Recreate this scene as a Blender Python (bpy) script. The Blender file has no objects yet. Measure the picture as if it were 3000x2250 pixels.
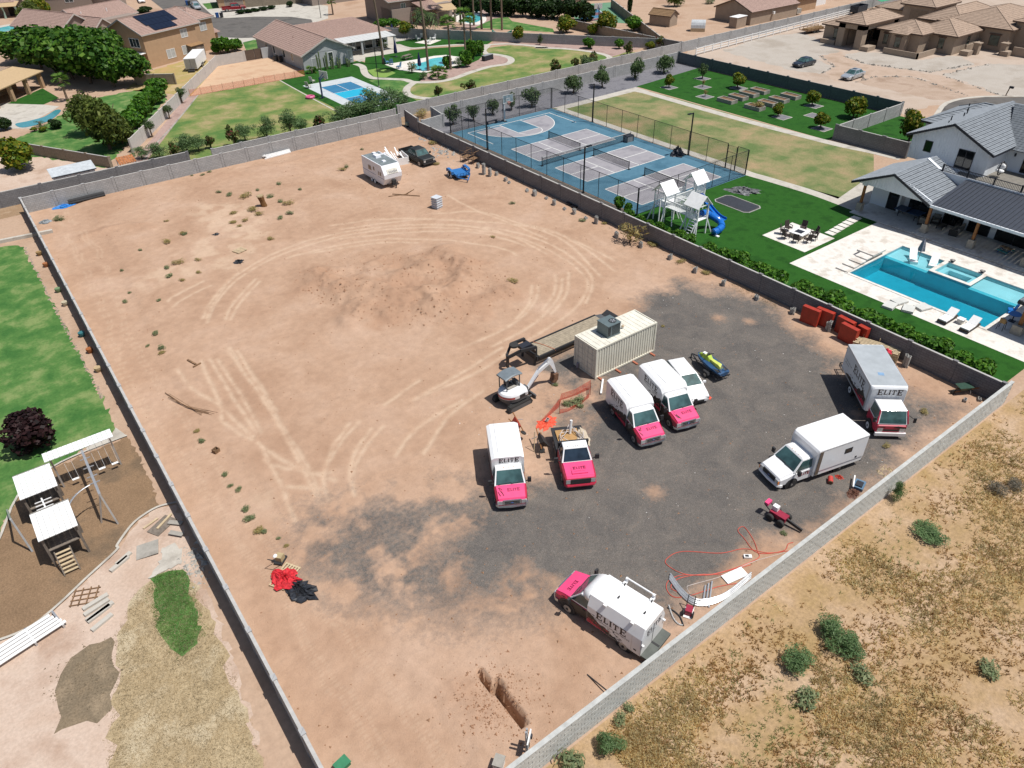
import bpy, bmesh, math, random
import numpy as np
from mathutils import Vector, Matrix

R = math.radians
scene = bpy.context.scene
COL = scene.collection

# ---------------------------------------------------------------- camera, sky, sun, exposure
CH,CYAW,CPIT,CROL,CF = 32.8073,0.6254,0.6339,-0.0267,2137.433
_f = Vector((math.sin(CYAW)*math.cos(CPIT),math.cos(CYAW)*math.cos(CPIT),-math.sin(CPIT)))
_r0 = Vector((math.cos(CYAW), -math.sin(CYAW), 0))
_u0 = _r0.cross(_f)
_r = math.cos(CROL)*_r0 + math.sin(CROL)*_u0
_u = -math.sin(CROL)*_r0 + math.cos(CROL)*_u0
cam = bpy.data.objects.new('camera',bpy.data.cameras.new('camera'))
COL.objects.link(cam)
cam.matrix_world = Matrix(((_r.x,_u.x,-_f.x,0),(_r.y,_u.y,-_f.y,0),(_r.z,_u.z,-_f.z,CH),(0,0,0,1)))
cam.data.sensor_width = 36
cam.data.lens = 36*CF/3000
cam.data.clip_start = 0.5
cam.data.clip_end = 3000
scene.camera = cam

SUN_AZ, SUN_EL = R(-52.5), R(66)          # direction towards the sun in the ground plane, height
world = bpy.data.worlds.new('World')
scene.world = world
world.use_nodes = True
wn = world.node_tree.nodes
sky = wn.new('ShaderNodeTexSky')
sky.sky_type = 'NISHITA'
sky.sun_disc = False
sky.sun_elevation = SUN_EL
sky.sun_rotation = R(90) - SUN_AZ
sky.air_density = 1.0
sky.dust_density = 1.5
wn['Background'].inputs['Strength'].default_value = 0.075
world.node_tree.links.new(sky.outputs[0],wn['Background'].inputs['Color'])
sun = bpy.data.objects.new('sun',bpy.data.lights.new('sun','SUN'))
COL.objects.link(sun)
sun.data.energy = 4.5
sun.data.angle = R(0.53)
sun.data.color = (1, 0.965, 0.91)
_sd = Vector((math.cos(SUN_EL)*math.cos(SUN_AZ),math.cos(SUN_EL)*math.sin(SUN_AZ),math.sin(SUN_EL)))
sun.rotation_euler = _sd.to_track_quat('Z', 'Y').to_euler()
sun.location = _sd*120
vs = scene.view_settings
vs.view_transform = 'Standard'
vs.look = 'None'
vs.gamma = 1
vs.exposure = 0.12
vs.use_curve_mapping = False
scene.cycles.max_bounces = 6
scene.cycles.transparent_max_bounces = 12
scene.cycles.use_adaptive_sampling = True

# ---------------------------------------------------------------- materials
def lin(c):
 return c/12.92 if c <= 0.04045 else ((c+0.055)/1.055)**2.4

def hx(h, k=0.72):
 "base colour from the colour a sunlit surface shows"
 return tuple(lin(int(h[i:i+2],16)/255)*k for i in (0,2,4))

MATS = {}

class NT:
 def __init__(s, name):
  s.m = bpy.data.materials.new(name)
  s.m.use_nodes = True
  s.t = s.m.node_tree
  s.b = s.t.nodes['Principled BSDF']

 def n(s, typ, **kw):
  nd = s.t.nodes.new(typ)
  for k, v in kw.items():
   if k.startswith('_'):
    setattr(nd, k[1:], v)
   else:
    key = int(k[1:]) if k[0] == 'i' and k[1:].isdigit() else k.replace('__',' ')
    if hasattr(v, 'is_output'):
     s.t.links.new(v, nd.inputs[key])
    else:
     nd.inputs[key].default_value = v
  return nd

 def l(s, a, b):
  s.t.links.new(a, b)

 def pos(s):
  return s.n('ShaderNodeTexCoord').outputs['Object']

 def noise(s, sc, det=4, rough=0.6, co=None, dist=0):
  return s.n('ShaderNodeTexNoise',Vector=co or s.pos(),Scale=sc,Detail=det,Roughness=rough,Distortion=dist).outputs['Fac']

 def ramp(s, fac, stops):
  nd = s.n('ShaderNodeValToRGB', Fac=fac)
  e = nd.color_ramp.elements
  while len(e) < len(stops):
   e.new(0.5)
  for el, (p, c) in zip(e, stops):
   el.position = p
   el.color = c if len(c) == 4 else (*c, 1)
  return nd.outputs['Color']

 def bw(s, fac, a, b):
  return s.n('ShaderNodeMapRange',Value=fac,From__Min=a,From__Max=b).outputs[0]

 def mix(s, fac, a, b, mode='MIX'):
  nd = s.t.nodes.new('ShaderNodeMix')
  nd.data_type = 'RGBA'
  nd.blend_type = mode
  for i, v in ((0, fac), (6, a), (7, b)):
   if hasattr(v, 'is_output'):
    s.t.links.new(v, nd.inputs[i])
   else:
    nd.inputs[i].default_value = v if i == 0 else (*v, 1)[:4]
  return nd.outputs[2]

 def math(s, op, a, b=0.0):
  return s.n('ShaderNodeMath',_operation=op,i0=a,i1=b).outputs[0]

 def bump(s, h, st, dist=0.05):
  s.l(s.n('ShaderNodeBump',Height=h,Strength=st,Distance=dist).outputs[0],s.b.inputs['Normal'])

def mt(name,col,rough=0.7,metal=0.0,var=0.12,sc=2.5,bump=0.0,bs=30,spec=0.4,coat=0.0):
 "plain surface with mottling and dust"
 if name in MATS:
  return MATS[name]
 t = NT(name)
 if isinstance(col, str):
  col = hx(col)
 f = t.noise(sc, 5)
 lo = tuple(c*(1-var*1.6) for c in col)
 hi = tuple(min(1, c*(1+var)) for c in col)
 t.l(t.ramp(f,[(0.3,lo),(0.7,hi)]),t.b.inputs['Base Color'])
 t.b.inputs['Roughness'].default_value = rough
 t.b.inputs['Metallic'].default_value = metal
 t.b.inputs['Specular IOR Level'].default_value = spec
 t.b.inputs['Coat Weight'].default_value = coat
 if bump:
  t.bump(t.noise(bs, 3), bump)
 MATS[name] = t.m
 return t.m

def mg(name,cols,sc=0.3,fine=6.0,fv=0.35,bump=0.3,rough=0.95,dist=0.15,pos=(0.35,0.5,0.65)):
 "ground cover: big patches of two or three colours with fine speckle"
 if name in MATS:
  return MATS[name]
 t = NT(name)
 cs = [hx(c) if isinstance(c, str) else c for c in cols]
 a = t.noise(sc, 5, 0.62, dist=dist)
 p = pos if len(cs) == 3 else (pos[0], pos[2])
 big = t.ramp(a, list(zip(p, cs)))
 fn = t.noise(fine, 6, 0.7)
 k = t.ramp(fn, [(0.3, (1-fv,)*3), (0.7, (1+fv*0.6,)*3)])
 t.l(t.mix(1.0,big,k,'MULTIPLY'),t.b.inputs['Base Color'])
 t.b.inputs['Roughness'].default_value = rough
 t.b.inputs['Specular IOR Level'].default_value = 0.15
 if bump:
  t.bump(fn, bump, 0.06)
 MATS[name] = t.m
 return t.m

def mleaf(name, cols, trans=0.35):
 if name in MATS:
  return MATS[name]
 t = NT(name)
 rnd = t.n('ShaderNodeNewGeometry').outputs['Random Per Island']
 cs = [hx(c, 0.62) for c in cols]
 stops = [(i/(max(1,len(cs)-1)),c) for i,c in enumerate(cs)]
 base = t.ramp(rnd, stops)
 nz = t.ramp(t.noise(0.7,3),[(0.3,(0.7,)*3),(0.7,(1.25,)*3)])
 c = t.mix(1.0, base, nz, 'MULTIPLY')
 t.l(c, t.b.inputs['Base Color'])
 t.b.inputs['Roughness'].default_value = 0.55
 t.b.inputs['Specular IOR Level'].default_value = 0.25
 tr = t.n('ShaderNodeBsdfTranslucent', Color=c)
 mx = t.n('ShaderNodeMixShader', Fac=trans)
 t.l(t.b.outputs[0], mx.inputs[1])
 t.l(tr.outputs[0], mx.inputs[2])
 t.l(mx.outputs[0], t.t.nodes['Material Output'].inputs[0])
 MATS[name] = t.m
 return t.m

def mnet(name, col, alpha, sc=60):
 "see-through mesh or netting"
 if name in MATS:
  return MATS[name]
 t = NT(name)
 t.b.inputs['Base Color'].default_value = (*hx(col), 1)
 t.b.inputs['Roughness'].default_value = 0.7
 f = t.bw(t.noise(sc, 2), 0.3, 0.7)
 t.l(t.math('MULTIPLY', f, alpha*2), t.b.inputs['Alpha'])
 MATS[name] = t.m
 return t.m

def mglass(name, col='1c2a30', rough=0.08):
 if name in MATS:
  return MATS[name]
 t = NT(name)
 f = t.noise(1.3, 2)
 c = hx(col)
 t.l(t.ramp(f,[(0.35,tuple(x*0.6 for x in c)),(0.65,tuple(x*1.3 for x in c))]),t.b.inputs['Base Color'])
 t.b.inputs['Roughness'].default_value = rough
 t.b.inputs['Specular IOR Level'].default_value = 0.7
 MATS[name] = t.m
 return t.m

# ---------------------------------------------------------------- mesh helpers
def lerp(a, b, t):
 return tuple(x+(y-x)*t for x, y in zip(a, b))

class MB:
 def __init__(s):
  s.v, s.f = [], []

 def add(s, vs_, fs_):
  o = len(s.v)
  s.v.extend(tuple(v) for v in vs_)
  s.f.extend(tuple(i+o for i in f) for f in fs_)
  return s

 def box(s, x, y, z, sx, sy, sz, rz=0, tx=1.0, ty=1.0):
  "box standing on z, optionally tapering upwards"
  c, n = math.cos(rz), math.sin(rz)
  vs_ = []
  for k, (a, b) in ((0, (1, 1)), (1, (tx, ty))):
   for px, py in ((-1, -1), (1, -1), (1, 1), (-1, 1)):
    u, w = px*sx/2*a, py*sy/2*b
    vs_.append((x+u*c-w*n, y+u*n+w*c, z+k*sz))
  return s.add(vs_,[(3,2,1,0),(4,5,6,7),(0,1,5,4),(1,2,6,5),(2,3,7,6),(3,0,4,7)])

 def b2(s, x0, x1, y0, y1, z0, z1):
  return s.box((x0+x1)/2,(y0+y1)/2,z0,abs(x1-x0),abs(y1-y0),z1-z0)

 def bar(s, a, b, w, h=None):
  a, b = Vector(a), Vector(b)
  d = (b-a).normalized()
  up = Vector((0,0,1)) if abs(d.z) < 0.95 else Vector((1,0,0))
  r = d.cross(up).normalized()*w/2
  u = r.cross(d).normalized()*(h or w)/2
  vs_ = [a-r-u,a+r-u,a+r+u,a-r+u,b-r-u,b+r-u,b+r+u,b-r+u]
  return s.add(vs_,[(0,1,2,3),(7,6,5,4),(1,0,4,5),(2,1,5,6),(3,2,6,7),(0,3,7,4)])

 def tube(s, pts, r, n=7, cap=True):
  P = [Vector(p) for p in pts]
  rs = r if isinstance(r, (list, tuple)) else [r]*len(P)
  rings = []
  ref = None
  for i, p in enumerate(P):
   d = (P[min(i+1, len(P)-1)]-P[max(i-1, 0)])
   d = d.normalized() if d.length > 1e-6 else Vector((0, 0, 1))
   if ref is None:
    ref = d.orthogonal().normalized()
   a = (ref-d*ref.dot(d))
   a = a.normalized() if a.length > 1e-5 else d.orthogonal().normalized()
   ref = a
   b = d.cross(a)
   rings.append([p+(a*math.cos(2*math.pi*k/n)+b*math.sin(2*math.pi*k/n))*rs[i] for k in range(n)])
  return s.loft(rings, cap)

 def loft(s, rings, cap=True):
  n = len(rings[0])
  o = len(s.v)
  for rg in rings:
   s.v.extend(tuple(v) for v in rg)
  for i in range(len(rings)-1):
   for k in range(n):
    a, b = o+i*n+k, o+i*n+(k+1) % n
    s.f.append((a, b, b+n, a+n))
  if cap:
   s.f.append(tuple(o+k for k in reversed(range(n))))
   s.f.append(tuple(o+(len(rings)-1)*n+k for k in range(n)))
  return s

 def lathe(s, x, y, prof, n=16):
  return s.loft([[(x+r*math.cos(2*math.pi*k/n),y+r*math.sin(2*math.pi*k/n),z) for k in range(n)] for r,z in prof])

 def cyl(s, x, y, z, r, h, n=14, r2=None):
  return s.lathe(x,y,[(r,z),(r if r2 is None else r2,z+h)],n)

 def wheel(s, x, y, z, r, w, n=18):
  "disc with its axle along y"
  rings = []
  for yy,rr in ((-w/2,r*0.86),(-w/2+w*0.18,r),(w/2-w*0.18,r),(w/2,r*0.86)):
   rings.append([(x+rr*math.cos(2*math.pi*k/n),y+yy,z+rr*math.sin(2*math.pi*k/n)) for k in range(n)])
  return s.loft(rings)

 def disc(s, x, y, z, r, w, n=14):
  return s.loft([[(x+r*math.cos(2*math.pi*k/n),y+q,z+r*math.sin(2*math.pi*k/n)) for k in range(n)] for q in (-w/2,w/2)])

 def prism(s, poly, z0, z1):
  n = len(poly)
  vs_ = [(p[0],p[1],z0) for p in poly]+[(p[0],p[1],z1) for p in poly]
  a = sum(poly[i][0]*poly[(i+1) % n][1]-poly[(i+1) % n][0]*poly[i][1] for i in range(n))
  fs_ = [tuple(range(n,2*n)),tuple(reversed(range(n)))]+[(i,(i+1) % n,(i+1) % n+n,i+n) for i in range(n)]
  if a < 0:
   fs_ = [tuple(reversed(f)) for f in fs_]
  return s.add(vs_, fs_)

 def slab(s, poly, t):
  "thick plate from a 3D polygon, grown along its normal"
  P = [Vector(p) for p in poly]
  nrm = (P[1]-P[0]).cross(P[2]-P[1]).normalized()*t
  n = len(P)
  return s.add(P+[p+nrm for p in P],[tuple(reversed(range(n))),tuple(range(n,2*n))]+[(i,(i+1) % n,(i+1) % n+n,i+n) for i in range(n)])

 def side(s, poly, y0, y1):
  "profile in x,z extruded along y"
  n = len(poly)
  a = sum(poly[i][0]*poly[(i+1) % n][1]-poly[(i+1) % n][0]*poly[i][1] for i in range(n))
  vs_ = [(p[0],y0,p[1]) for p in poly]+[(p[0],y1,p[1]) for p in poly]
  fs_ = [tuple(range(n)),tuple(reversed(range(n,2*n)))]+[((i+1) % n,i,i+n,(i+1) % n+n) for i in range(n)]
  if a < 0:
   fs_ = [tuple(reversed(f)) for f in fs_]
  return s.add(vs_, fs_)

 def face(s, pts):
  return s.add(pts, [tuple(range(len(pts)))])

 def ball(s, x, y, z, rx, ry, rz, n=10, m=6):
  rings = []
  for j in range(m+1):
   a = -math.pi/2+math.pi*j/m
   q = max(0.02, math.cos(a))
   rings.append([(x+rx*q*math.cos(2*math.pi*k/n),y+ry*q*math.sin(2*math.pi*k/n),z+rz*math.sin(a)) for k in range(n)])
  return s.loft(rings)

 def mesh(s, name):
  m = bpy.data.meshes.new(name)
  m.from_pydata(s.v, [], s.f)
  m.update()
  return m

 def build(s, name, mat, parent=None, smooth=False, bevel=0):
  return obj(name, s.mesh(name), mat, parent, smooth, bevel)

def obj(name,mesh,mat,parent=None,smooth=False,bevel=0):
 o = bpy.data.objects.new(name, mesh)
 COL.objects.link(o)
 if mat is not None and not mesh.materials:
  mesh.materials.append(mat)
 if smooth:
  mesh.polygons.foreach_set('use_smooth',[True]*len(mesh.polygons))
 if bevel:
  b = o.modifiers.new('bevel', 'BEVEL')
  b.width = bevel
  b.segments = 2
  b.limit_method = 'ANGLE'
 if parent is not None:
  o.parent = parent
 return o

def tag(o, label=None, cat=None, group=None, kind=None):
 if label:
  o['label'] = label
 if cat:
  o['category'] = cat
 if group:
  o['group'] = group
 if kind:
  o['kind'] = kind
 return o

def thing(name,label,cat,loc=(0,0,0),rz=0,group=None):
 o = bpy.data.objects.new(name, None)
 COL.objects.link(o)
 o.empty_display_size = 0.3
 o.location = (loc[0], loc[1], loc[2] if len(loc) > 2 else 0)
 o.rotation_euler = (0, 0, rz)
 return tag(o, label, cat, group)

def copy_tree(o, parent=None):
 c = o.copy()
 COL.objects.link(c)
 c.parent = parent
 for ch in o.children:
  copy_tree(ch, c)
 return c

def place(root, loc, rz=0, label=None, group=None, sc=1.0):
 root.location = (loc[0],loc[1],loc[2] if len(loc) > 2 else 0)
 root.rotation_euler = (0, 0, rz)
 root.scale = (sc,sc,sc) if not isinstance(sc,tuple) else sc
 return tag(root, label, None, group)

def heading(a, b):
 return math.atan2(b[1]-a[1], b[0]-a[0])

def sheet(name, poly, z, mat, kind='structure', rag=0.0):
 "flat ground polygon, with a ragged edge for planted or loose ground"
 if rag:
  rr = random.Random(len(name))
  out = []
  for a, b in zip(poly, poly[1:]+poly[:1]):
   n = max(1, int(math.hypot(b[0]-a[0], b[1]-a[1])/(rag*1.6)))
   out += [tuple(c+rr.uniform(-rag,rag)*(i > 0) for c in lerp(a,b,i/n)) for i in range(n)]
  poly = out
 bm = bmesh.new()
 vs_ = [bm.verts.new((p[0], p[1], z)) for p in poly]
 f = bm.faces.new(vs_)
 f.normal_update()
 if f.normal.z < 0:
  f.normal_flip()
 bmesh.ops.triangulate(bm,faces=bm.faces[:],ngon_method='EAR_CLIP')
 me = bpy.data.meshes.new(name)
 bm.to_mesh(me)
 bm.free()
 return tag(obj(name, me, mat), kind=kind)

def rect(x0, x1, y0, y1):
 return [(x0, y0), (x1, y0), (x1, y1), (x0, y1)]

def smooth_path(pts, n=6, closed=False):
 "Catmull-Rom through the points"
 out = []
 m = len(pts)
 for i in range(m if closed else m-1):
  g = lambda k: pts[k % m] if closed else pts[min(max(k,0),m-1)]
  p0, p1, p2, p3 = g(i-1), g(i), g(i+1), g(i+2)
  for j in range(n):
   t = j/n
   out.append(tuple(0.5*(2*b+(c-a)*t+(2*a-5*b+4*c-d)*t*t+(3*b-a-3*c+d)*t**3) for a,b,c,d in zip(p0,p1,p2,p3)))
 if not closed:
  out.append(tuple(pts[-1]))
 return out

def ribbon(name, pts, w, z, mat, kind='structure', n=6):
 "path of constant width along a curve"
 P = smooth_path(pts, n)
 mb = MB()
 L = []
 for i, p in enumerate(P):
  a, b = P[max(i-1, 0)], P[min(i+1, len(P)-1)]
  d = Vector((b[0]-a[0], b[1]-a[1], 0)).normalized()
  L.append(((p[0]-d.y*w/2,p[1]+d.x*w/2,z),(p[0]+d.y*w/2,p[1]-d.x*w/2,z)))
 for i in range(len(L)-1):
  mb.face([L[i][1], L[i+1][1], L[i+1][0], L[i][0]])
 return tag(mb.build(name, mat), kind=kind)

# value noise for terrain
_rng = np.random.default_rng(7)
_tab = _rng.random((256, 256))

def vnoise(x, y):
 xi, yi = np.floor(x).astype(int), np.floor(y).astype(int)
 fx, fy = x-xi, y-yi
 fx, fy = fx*fx*(3-2*fx), fy*fy*(3-2*fy)
 t = lambda a, b: _tab[a % 256, b % 256]
 return (t(xi,yi)*(1-fx)+t(xi+1,yi)*fx)*(1-fy)+(t(xi,yi+1)*(1-fx)+t(xi+1,yi+1)*fx)*fy

def fbm(x, y, o=4):
 s, a = 0, 0.5
 for i in range(o):
  s = s+a*vnoise(x*2**i+i*17.3, y*2**i+i*9.1)
  a *= 0.5
 return s

# ================================================================ THE SETTING
X0, X1, Y0, Y1 = 2.1, 51.84, 12.56, 97.73          # the fenced dirt lot
POOL = (61.4, 70.5, 18.2, 30.6)

# base ground: one sheet to the horizon, open where the lot and the pool are let in
m_desert = mg('desert_soil',['c4a58c','ccaf97','bb9b82'],0.12,3.0,0.16,0.35)
xs = [-900, X0, X1, POOL[0], POOL[1], 1200]
ys = [-900, Y0, POOL[2], POOL[3], Y1, 1500]
mb = MB()
for i in range(5):
 for j in range(5):
  cx, cy = (xs[i]+xs[i+1])/2, (ys[j]+ys[j+1])/2
  if X0 < cx < X1 and Y0 < cy < Y1 or POOL[0] < cx < POOL[1] and POOL[2] < cy < POOL[3]:
   continue
  mb.face([(xs[i],ys[j],0),(xs[i+1],ys[j],0),(xs[i+1],ys[j+1],0),(xs[i],ys[j+1],0)])
tag(mb.build('ground', m_desert), kind='structure')

# ---- the lot: a relief grid with tyre tracks, a spoil heap, a trench and a pad of asphalt millings
def poly_sd(px, py, poly):
 "distance to a polygon, negative inside"
 d = np.full(px.shape, 1e9)
 ins = np.zeros(px.shape, bool)
 n = len(poly)
 for i in range(n):
  ax, ay = poly[i]
  bx, by = poly[(i+1) % n]
  ex, ey = bx-ax, by-ay
  t = np.clip(((px-ax)*ex+(py-ay)*ey)/(ex*ex+ey*ey+1e-9),0,1)
  d = np.minimum(d, np.hypot(px-ax-t*ex, py-ay-t*ey))
  c = (ay > py) != (by > py)
  ins ^= c & (px < ex*(py-ay)/(ey if abs(ey) > 1e-9 else 1e-9)+ax)
 return np.where(ins, -d, d)

def line_d(px, py, pts):
 d = np.full(px.shape, 1e9)
 for a, b in zip(pts[:-1], pts[1:]):
  ex, ey = b[0]-a[0], b[1]-a[1]
  t = np.clip(((px-a[0])*ex+(py-a[1])*ey)/(ex*ex+ey*ey+1e-9),0,1)
  d = np.minimum(d, np.hypot(px-a[0]-t*ex, py-a[1]-t*ey))
 return d

gx = np.linspace(X0, X1, 400)
gy = [Y0]
while gy[-1] < Y1:
 gy.append(gy[-1]+0.085+0.0022*(gy[-1]-Y0))
gy[-1] = Y1
gy = np.array(gy)
GX, GY = np.meshgrid(gx, gy)
hgt = (fbm(GX*0.25,GY*0.25)-0.47)*0.10+(fbm(GX*1.7+40,GY*1.7,4)-0.47)*0.05
trk = np.zeros_like(GX)
dark = np.zeros_like(GX)
wob = (fbm(GX*0.5+9, GY*0.5+3, 4)-0.47)

heap = [(19.35,62.9),(22.8,64.13),(27.59,63.28),(34.9,59.73),(36.38,54.87),(36.58,48.93),(34.37,46.51),(29.98,45.68),(23.75,47.97),(20.46,51.5),(19.55,57.46)]
sd = poly_sd(GX, GY, heap)+wob*5
inh = np.clip(-sd/2.5, 0, 1)
hgt += inh*(fbm(GX*0.55+5, GY*0.55, 5)*1.5-0.42)*0.55
dark = np.maximum(dark,np.clip(-sd/1.5+0.3,0,1)*np.clip((fbm(GX*0.4+70,GY*0.4,4)-0.36)*6,0.15,1))
for pts,hh,w in (([(34.32,58.41),(33.94,55.06),(33.18,52.24),(30.91,50.85),(28.36,51.62)],0.75,1.3),
                   ([(21.83,62.01),(22.99,58.32),(25.03,55.34),(26.66,52.99),(27.63,50.45)],0.55,1.3),
                   ([(20.32,52.06), (21.73,52.79), (22.71,53.44)], 0.6, 1.2),
                   ([(24.15,51.31),(27.08,49.91),(30.23,47.38),(34.24,47.64)],0.5,1.2),
                   ([(27.43,56.35), (30.09,56.44), (31.22,56.68)], 0.5, 1.0),
                   ([(27.72,94.42),(31.39,93.55),(35.07,93.65),(37.98,93.57),(45.03,93.31),(48.03,93.64),(51.52,93.64)],0.20,0.6),
                   ([(23.92,94.61),(26.25,93.08),(29.52,92.03),(31.97,90.4)],0.16,1.4),
                   ([(5.93,86.45),(7.8,86.43),(9.71,86.41),(11.89,84.94),(12.36,83.76)],0.30,0.7)):
 d = line_d(GX, GY, pts)
 k = np.exp(-(d/w)**2)
 hgt += k*hh*0.75*(0.45+1.1*fbm(GX*1.1, GY*1.1, 3))
 dark = np.maximum(dark, np.exp(-(d/(w*1.1))**2)*0.45)
# ledge beside the packed road along the left wall
edge = 6.6+0.9*np.sin(GY*0.09)+wob*1.2
hgt += np.clip((GX-edge)/0.7, 0, 1)*0.10
road = np.exp(-((GX-edge+1.6)/1.7)**2)
# the trench
for pts,w in (([(10.5,17.91),(10.43,17.34),(10.41,16.64)],0.13),([(10.75,16.88),(10.63,16.19),(10.65,15.35),(10.58,14.54)],0.18)):
 d = line_d(GX, GY, pts)+(fbm(GX*3, GY*3, 2)-0.4)*0.15
 k = np.clip((w*1.35-d)/0.10, 0, 1)
 hgt = hgt*(1-k)-1.5*k
spoil = np.exp(-(line_d(GX,GY,[(9.04,17.83),(9.48,17.64)])/0.7)**2)+0.8*np.exp(-(line_d(GX,GY,[(9.36,16.35),(9.7,15.95)])/0.8)**2)
hgt += spoil*0.16*fbm(GX*4, GY*4, 3)
dark = np.maximum(dark, spoil*0.75)

tracks = [
 [(10.57,54.27),(10.34,44.63),(9.74,38.53),(9.19,33.6)],[(11.06,51.89),(10.62,44.09)],
 [(11.21,53.76), (10.4,43.94), (9.87,37.08), (9.3,33.51)],
 [(6.41,54.05),(6.6,50.28),(7.62,47.44),(7.05,45.32),(7.99,41.88)],
 [(8.3,54.08),(7.66,47.08),(8.16,42.33)],[(8.96,53.95),(8.66,47.62),(8.52,42.64)],[(9.44,53.57),(9.21,46.85),(8.76,42.45)],
 [(8.25,40.54),(8.03,37.73),(7.34,32.97)],[(8.15,41.47),(9.3,37.53),(10.8,34.79)],[(8.12,36.14),(9.8,34.58)],
 [(8.03,39.6), (8.36,38.53), (9.95,36.23), (10.89,35.62)],
 [(14.78,39.23),(12.32,37.62),(10.42,35.6),(9.71,33.44)],[(14.13,39.44),(11.78,37.49),(10.19,35.27)],
 [(15.89,37.74),(13.3,36.01),(11.88,34.47),(11.17,32.77)],[(15.17,38),(12.95,36.29),(11.67,34.37)],
 [(20.75,40.82),(17.22,39.85)],[(30.41,40.08),(25.34,39.01),(21.33,38.95),(19.11,39.02)],[(28.31,40.52),(23.27,39.54),(19.5,39.04)],
 [(23.73,36.71),(20.28,35.83),(16.64,33.39)],[(22,36.73),(17.7,36.02),(15.04,34.38)],
 [(10.69,59.79),(12.43,62.7),(15.6,65.94),(20.16,68.1),(25.35,68.67),(31.04,67.44),(36.87,63.7),(41.3,57.96),(42.57,52.3),(42.17,47.19),(40.98,44.28),(38.41,42.25),(35.68,41.11),(32.55,40.48),(27.89,39.65)],
 [(10.63,60.77),(12.25,63.35),(15.11,66.34),(20,68.85),(25.04,69.6),(30.99,68.33),(37.32,64.42),(42.13,58.31),(43.54,52.46),(42.88,46.9),(41.29,44.03),(38.46,41.72)],
 [(12.15,59.32),(13.67,61.7),(16.91,64.88)],[(12.52,59.02),(14.14,61.33),(17.07,64.2)],
 [(37.14,46.86),(35.5,45.1),(32.77,43.45),(29.72,42.75),(25.7,42.6)],[(36.68,47.24),(34.57,44.86),(32.11,43.51)],
 [(39.65,46.44),(37.66,44.36),(34.83,42.72),(31.63,41.66),(27.95,41.22)],[(39.73,47.48),(37.53,44.98),(34.77,43.25)],[(40.96,47.04),(38.12,43.99),(34.89,42.21)],
 [(21.18,67.26),(25.68,66.76),(30.9,64.8),(36.03,60.25),(39.18,55.07),(39.33,53.07)],[(23.3,66.78),(29.52,64.59),(33.14,61.96)],
 [(28.03,71.71),(34.44,68.79),(42.92,60.16),(45.68,54.35),(46.18,46.28)],[(39.61,63.63),(45.11,57.28),(45.74,50.98),(44.63,44.63)],
 [(44.55,58.45),(45.19,53.41),(44.46,49.5),(42.76,44.46)],[(42.53,70.77),(42.48,65.86),(43.47,60.14),(44.04,54.26)],
 [(28.45,70.04),(32.25,68.76),(36.82,66.58),(39.7,63.56)],[(27.41,67.91),(31.77,65.8),(35.95,63.25),(39.51,59.73),(41.4,54.17)],
 [(36.05,65.31),(39.67,61.71),(41.51,57.5),(41.9,51.6)],[(38.41,67.22),(42.7,64.33),(44.24,59.5),(45.18,55.67)],
 [(10.84,54.88),(10.7,52.17)],[(10.9,60.55),(12.24,62.86),(14.76,66.07),(16.14,67.2)],[(9.04,64.44),(10.3,65.43),(13.09,66.33)],[(9.08,65.91),(9.85,66.56),(12.8,67.66)],
]
brk = fbm(GX*2.2+3, GY*2.2+8, 3)
for pts in tracks:
 sp = smooth_path(pts, 5)
 d = line_d(GX+wob*0.3, GY+wob*0.3, sp)
 k = np.exp(-(d/0.18)**2)
 trk = np.maximum(trk, k*np.clip(0.55+2.0*(brk-0.32), 0, 1))
 hgt -= 0.025*k
# packed tread marks on the left road
for off in (1.0, 1.35, 2.5, 2.85):
 d = np.abs(GX-edge+off+0.25*np.sin(GY*0.21+off))
 trk = np.maximum(trk,np.exp(-(d/0.12)**2)*0.35*(np.sin(GY*26) > -0.2))
# bleached crust patches
crust = np.zeros_like(GX)
for poly in ([(11.74,75.28),(15.29,78.28),(19.92,77.66),(16.14,67.2),(13.92,70.47),(11.6,69.75),(8.67,69.37),(7.88,71.65)],
             [(18.61,87.42),(22.51,85.98),(23.54,79.86),(22.43,74.37),(18.87,70.41),(14.39,74.07),(16.11,81.12)],
             [(6.44,38.97),(7.33,38.5),(7.14,35.22),(7.03,34.21),(6.14,33.35),(6.12,35.71),(5.75,36.62)],
             [(6.68,31.28), (7.03,30.12), (6.42,28.39), (6.31,29.39)]):
 s_ = poly_sd(GX, GY, poly)+wob*6
 crust = np.maximum(crust,np.clip(-s_/2.0+0.2,0,1)*np.clip((fbm(GX*0.9+30,GY*0.9+5,4)-0.34)*5,0,1))
trk = np.maximum(trk, crust*0.75)

pad = [(41.54,38.68),(43.71,39.25),(47.36,38.73),(49.37,35.55),(50.25,31.66),(49.01,28.35),(48.33,25.63),(47.31,22.43),(46.96,18.75),(49.06,14.27),(44.6,13.92),
       (40.12,14.59),(35.96,13.93),(33.37,13.81),(30,14.31),(28.3,14.65),(25.26,15.15),(22.34,15.26),(20.04,15.8),(18.39,18.04),(17.09,20.03),(15.96,21.52),(12.66,22.66),(13.08,25.23),
       (15.76,26.32),(17.88,26.62),(19.72,25.95),(22.59,27.19),(24.73,30.31),(28.57,31.3),(28.92,33.56),(28.73,36.41),(32.95,36.35),(35.27,34.5)]
sd = poly_sd(GX, GY, pad)
pm = np.clip(0.60-(sd+wob*4.0)/2.6, 0, 1)
fade = [(7.27,29.52),(8.65,31.85),(12.56,30.27),(17.08,27.75),(17.09,24.35),(15.5,20.08),(12.15,21.9),(10.15,24.41),(8.14,26.56)]
s2 = poly_sd(GX, GY, fade)
pm = np.maximum(pm,np.clip(0.9-s2/4.0,0,1)*np.clip((fbm(GX*0.8+11,GY*0.8+2,5)-0.30)*3.2,0,0.8))
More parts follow.
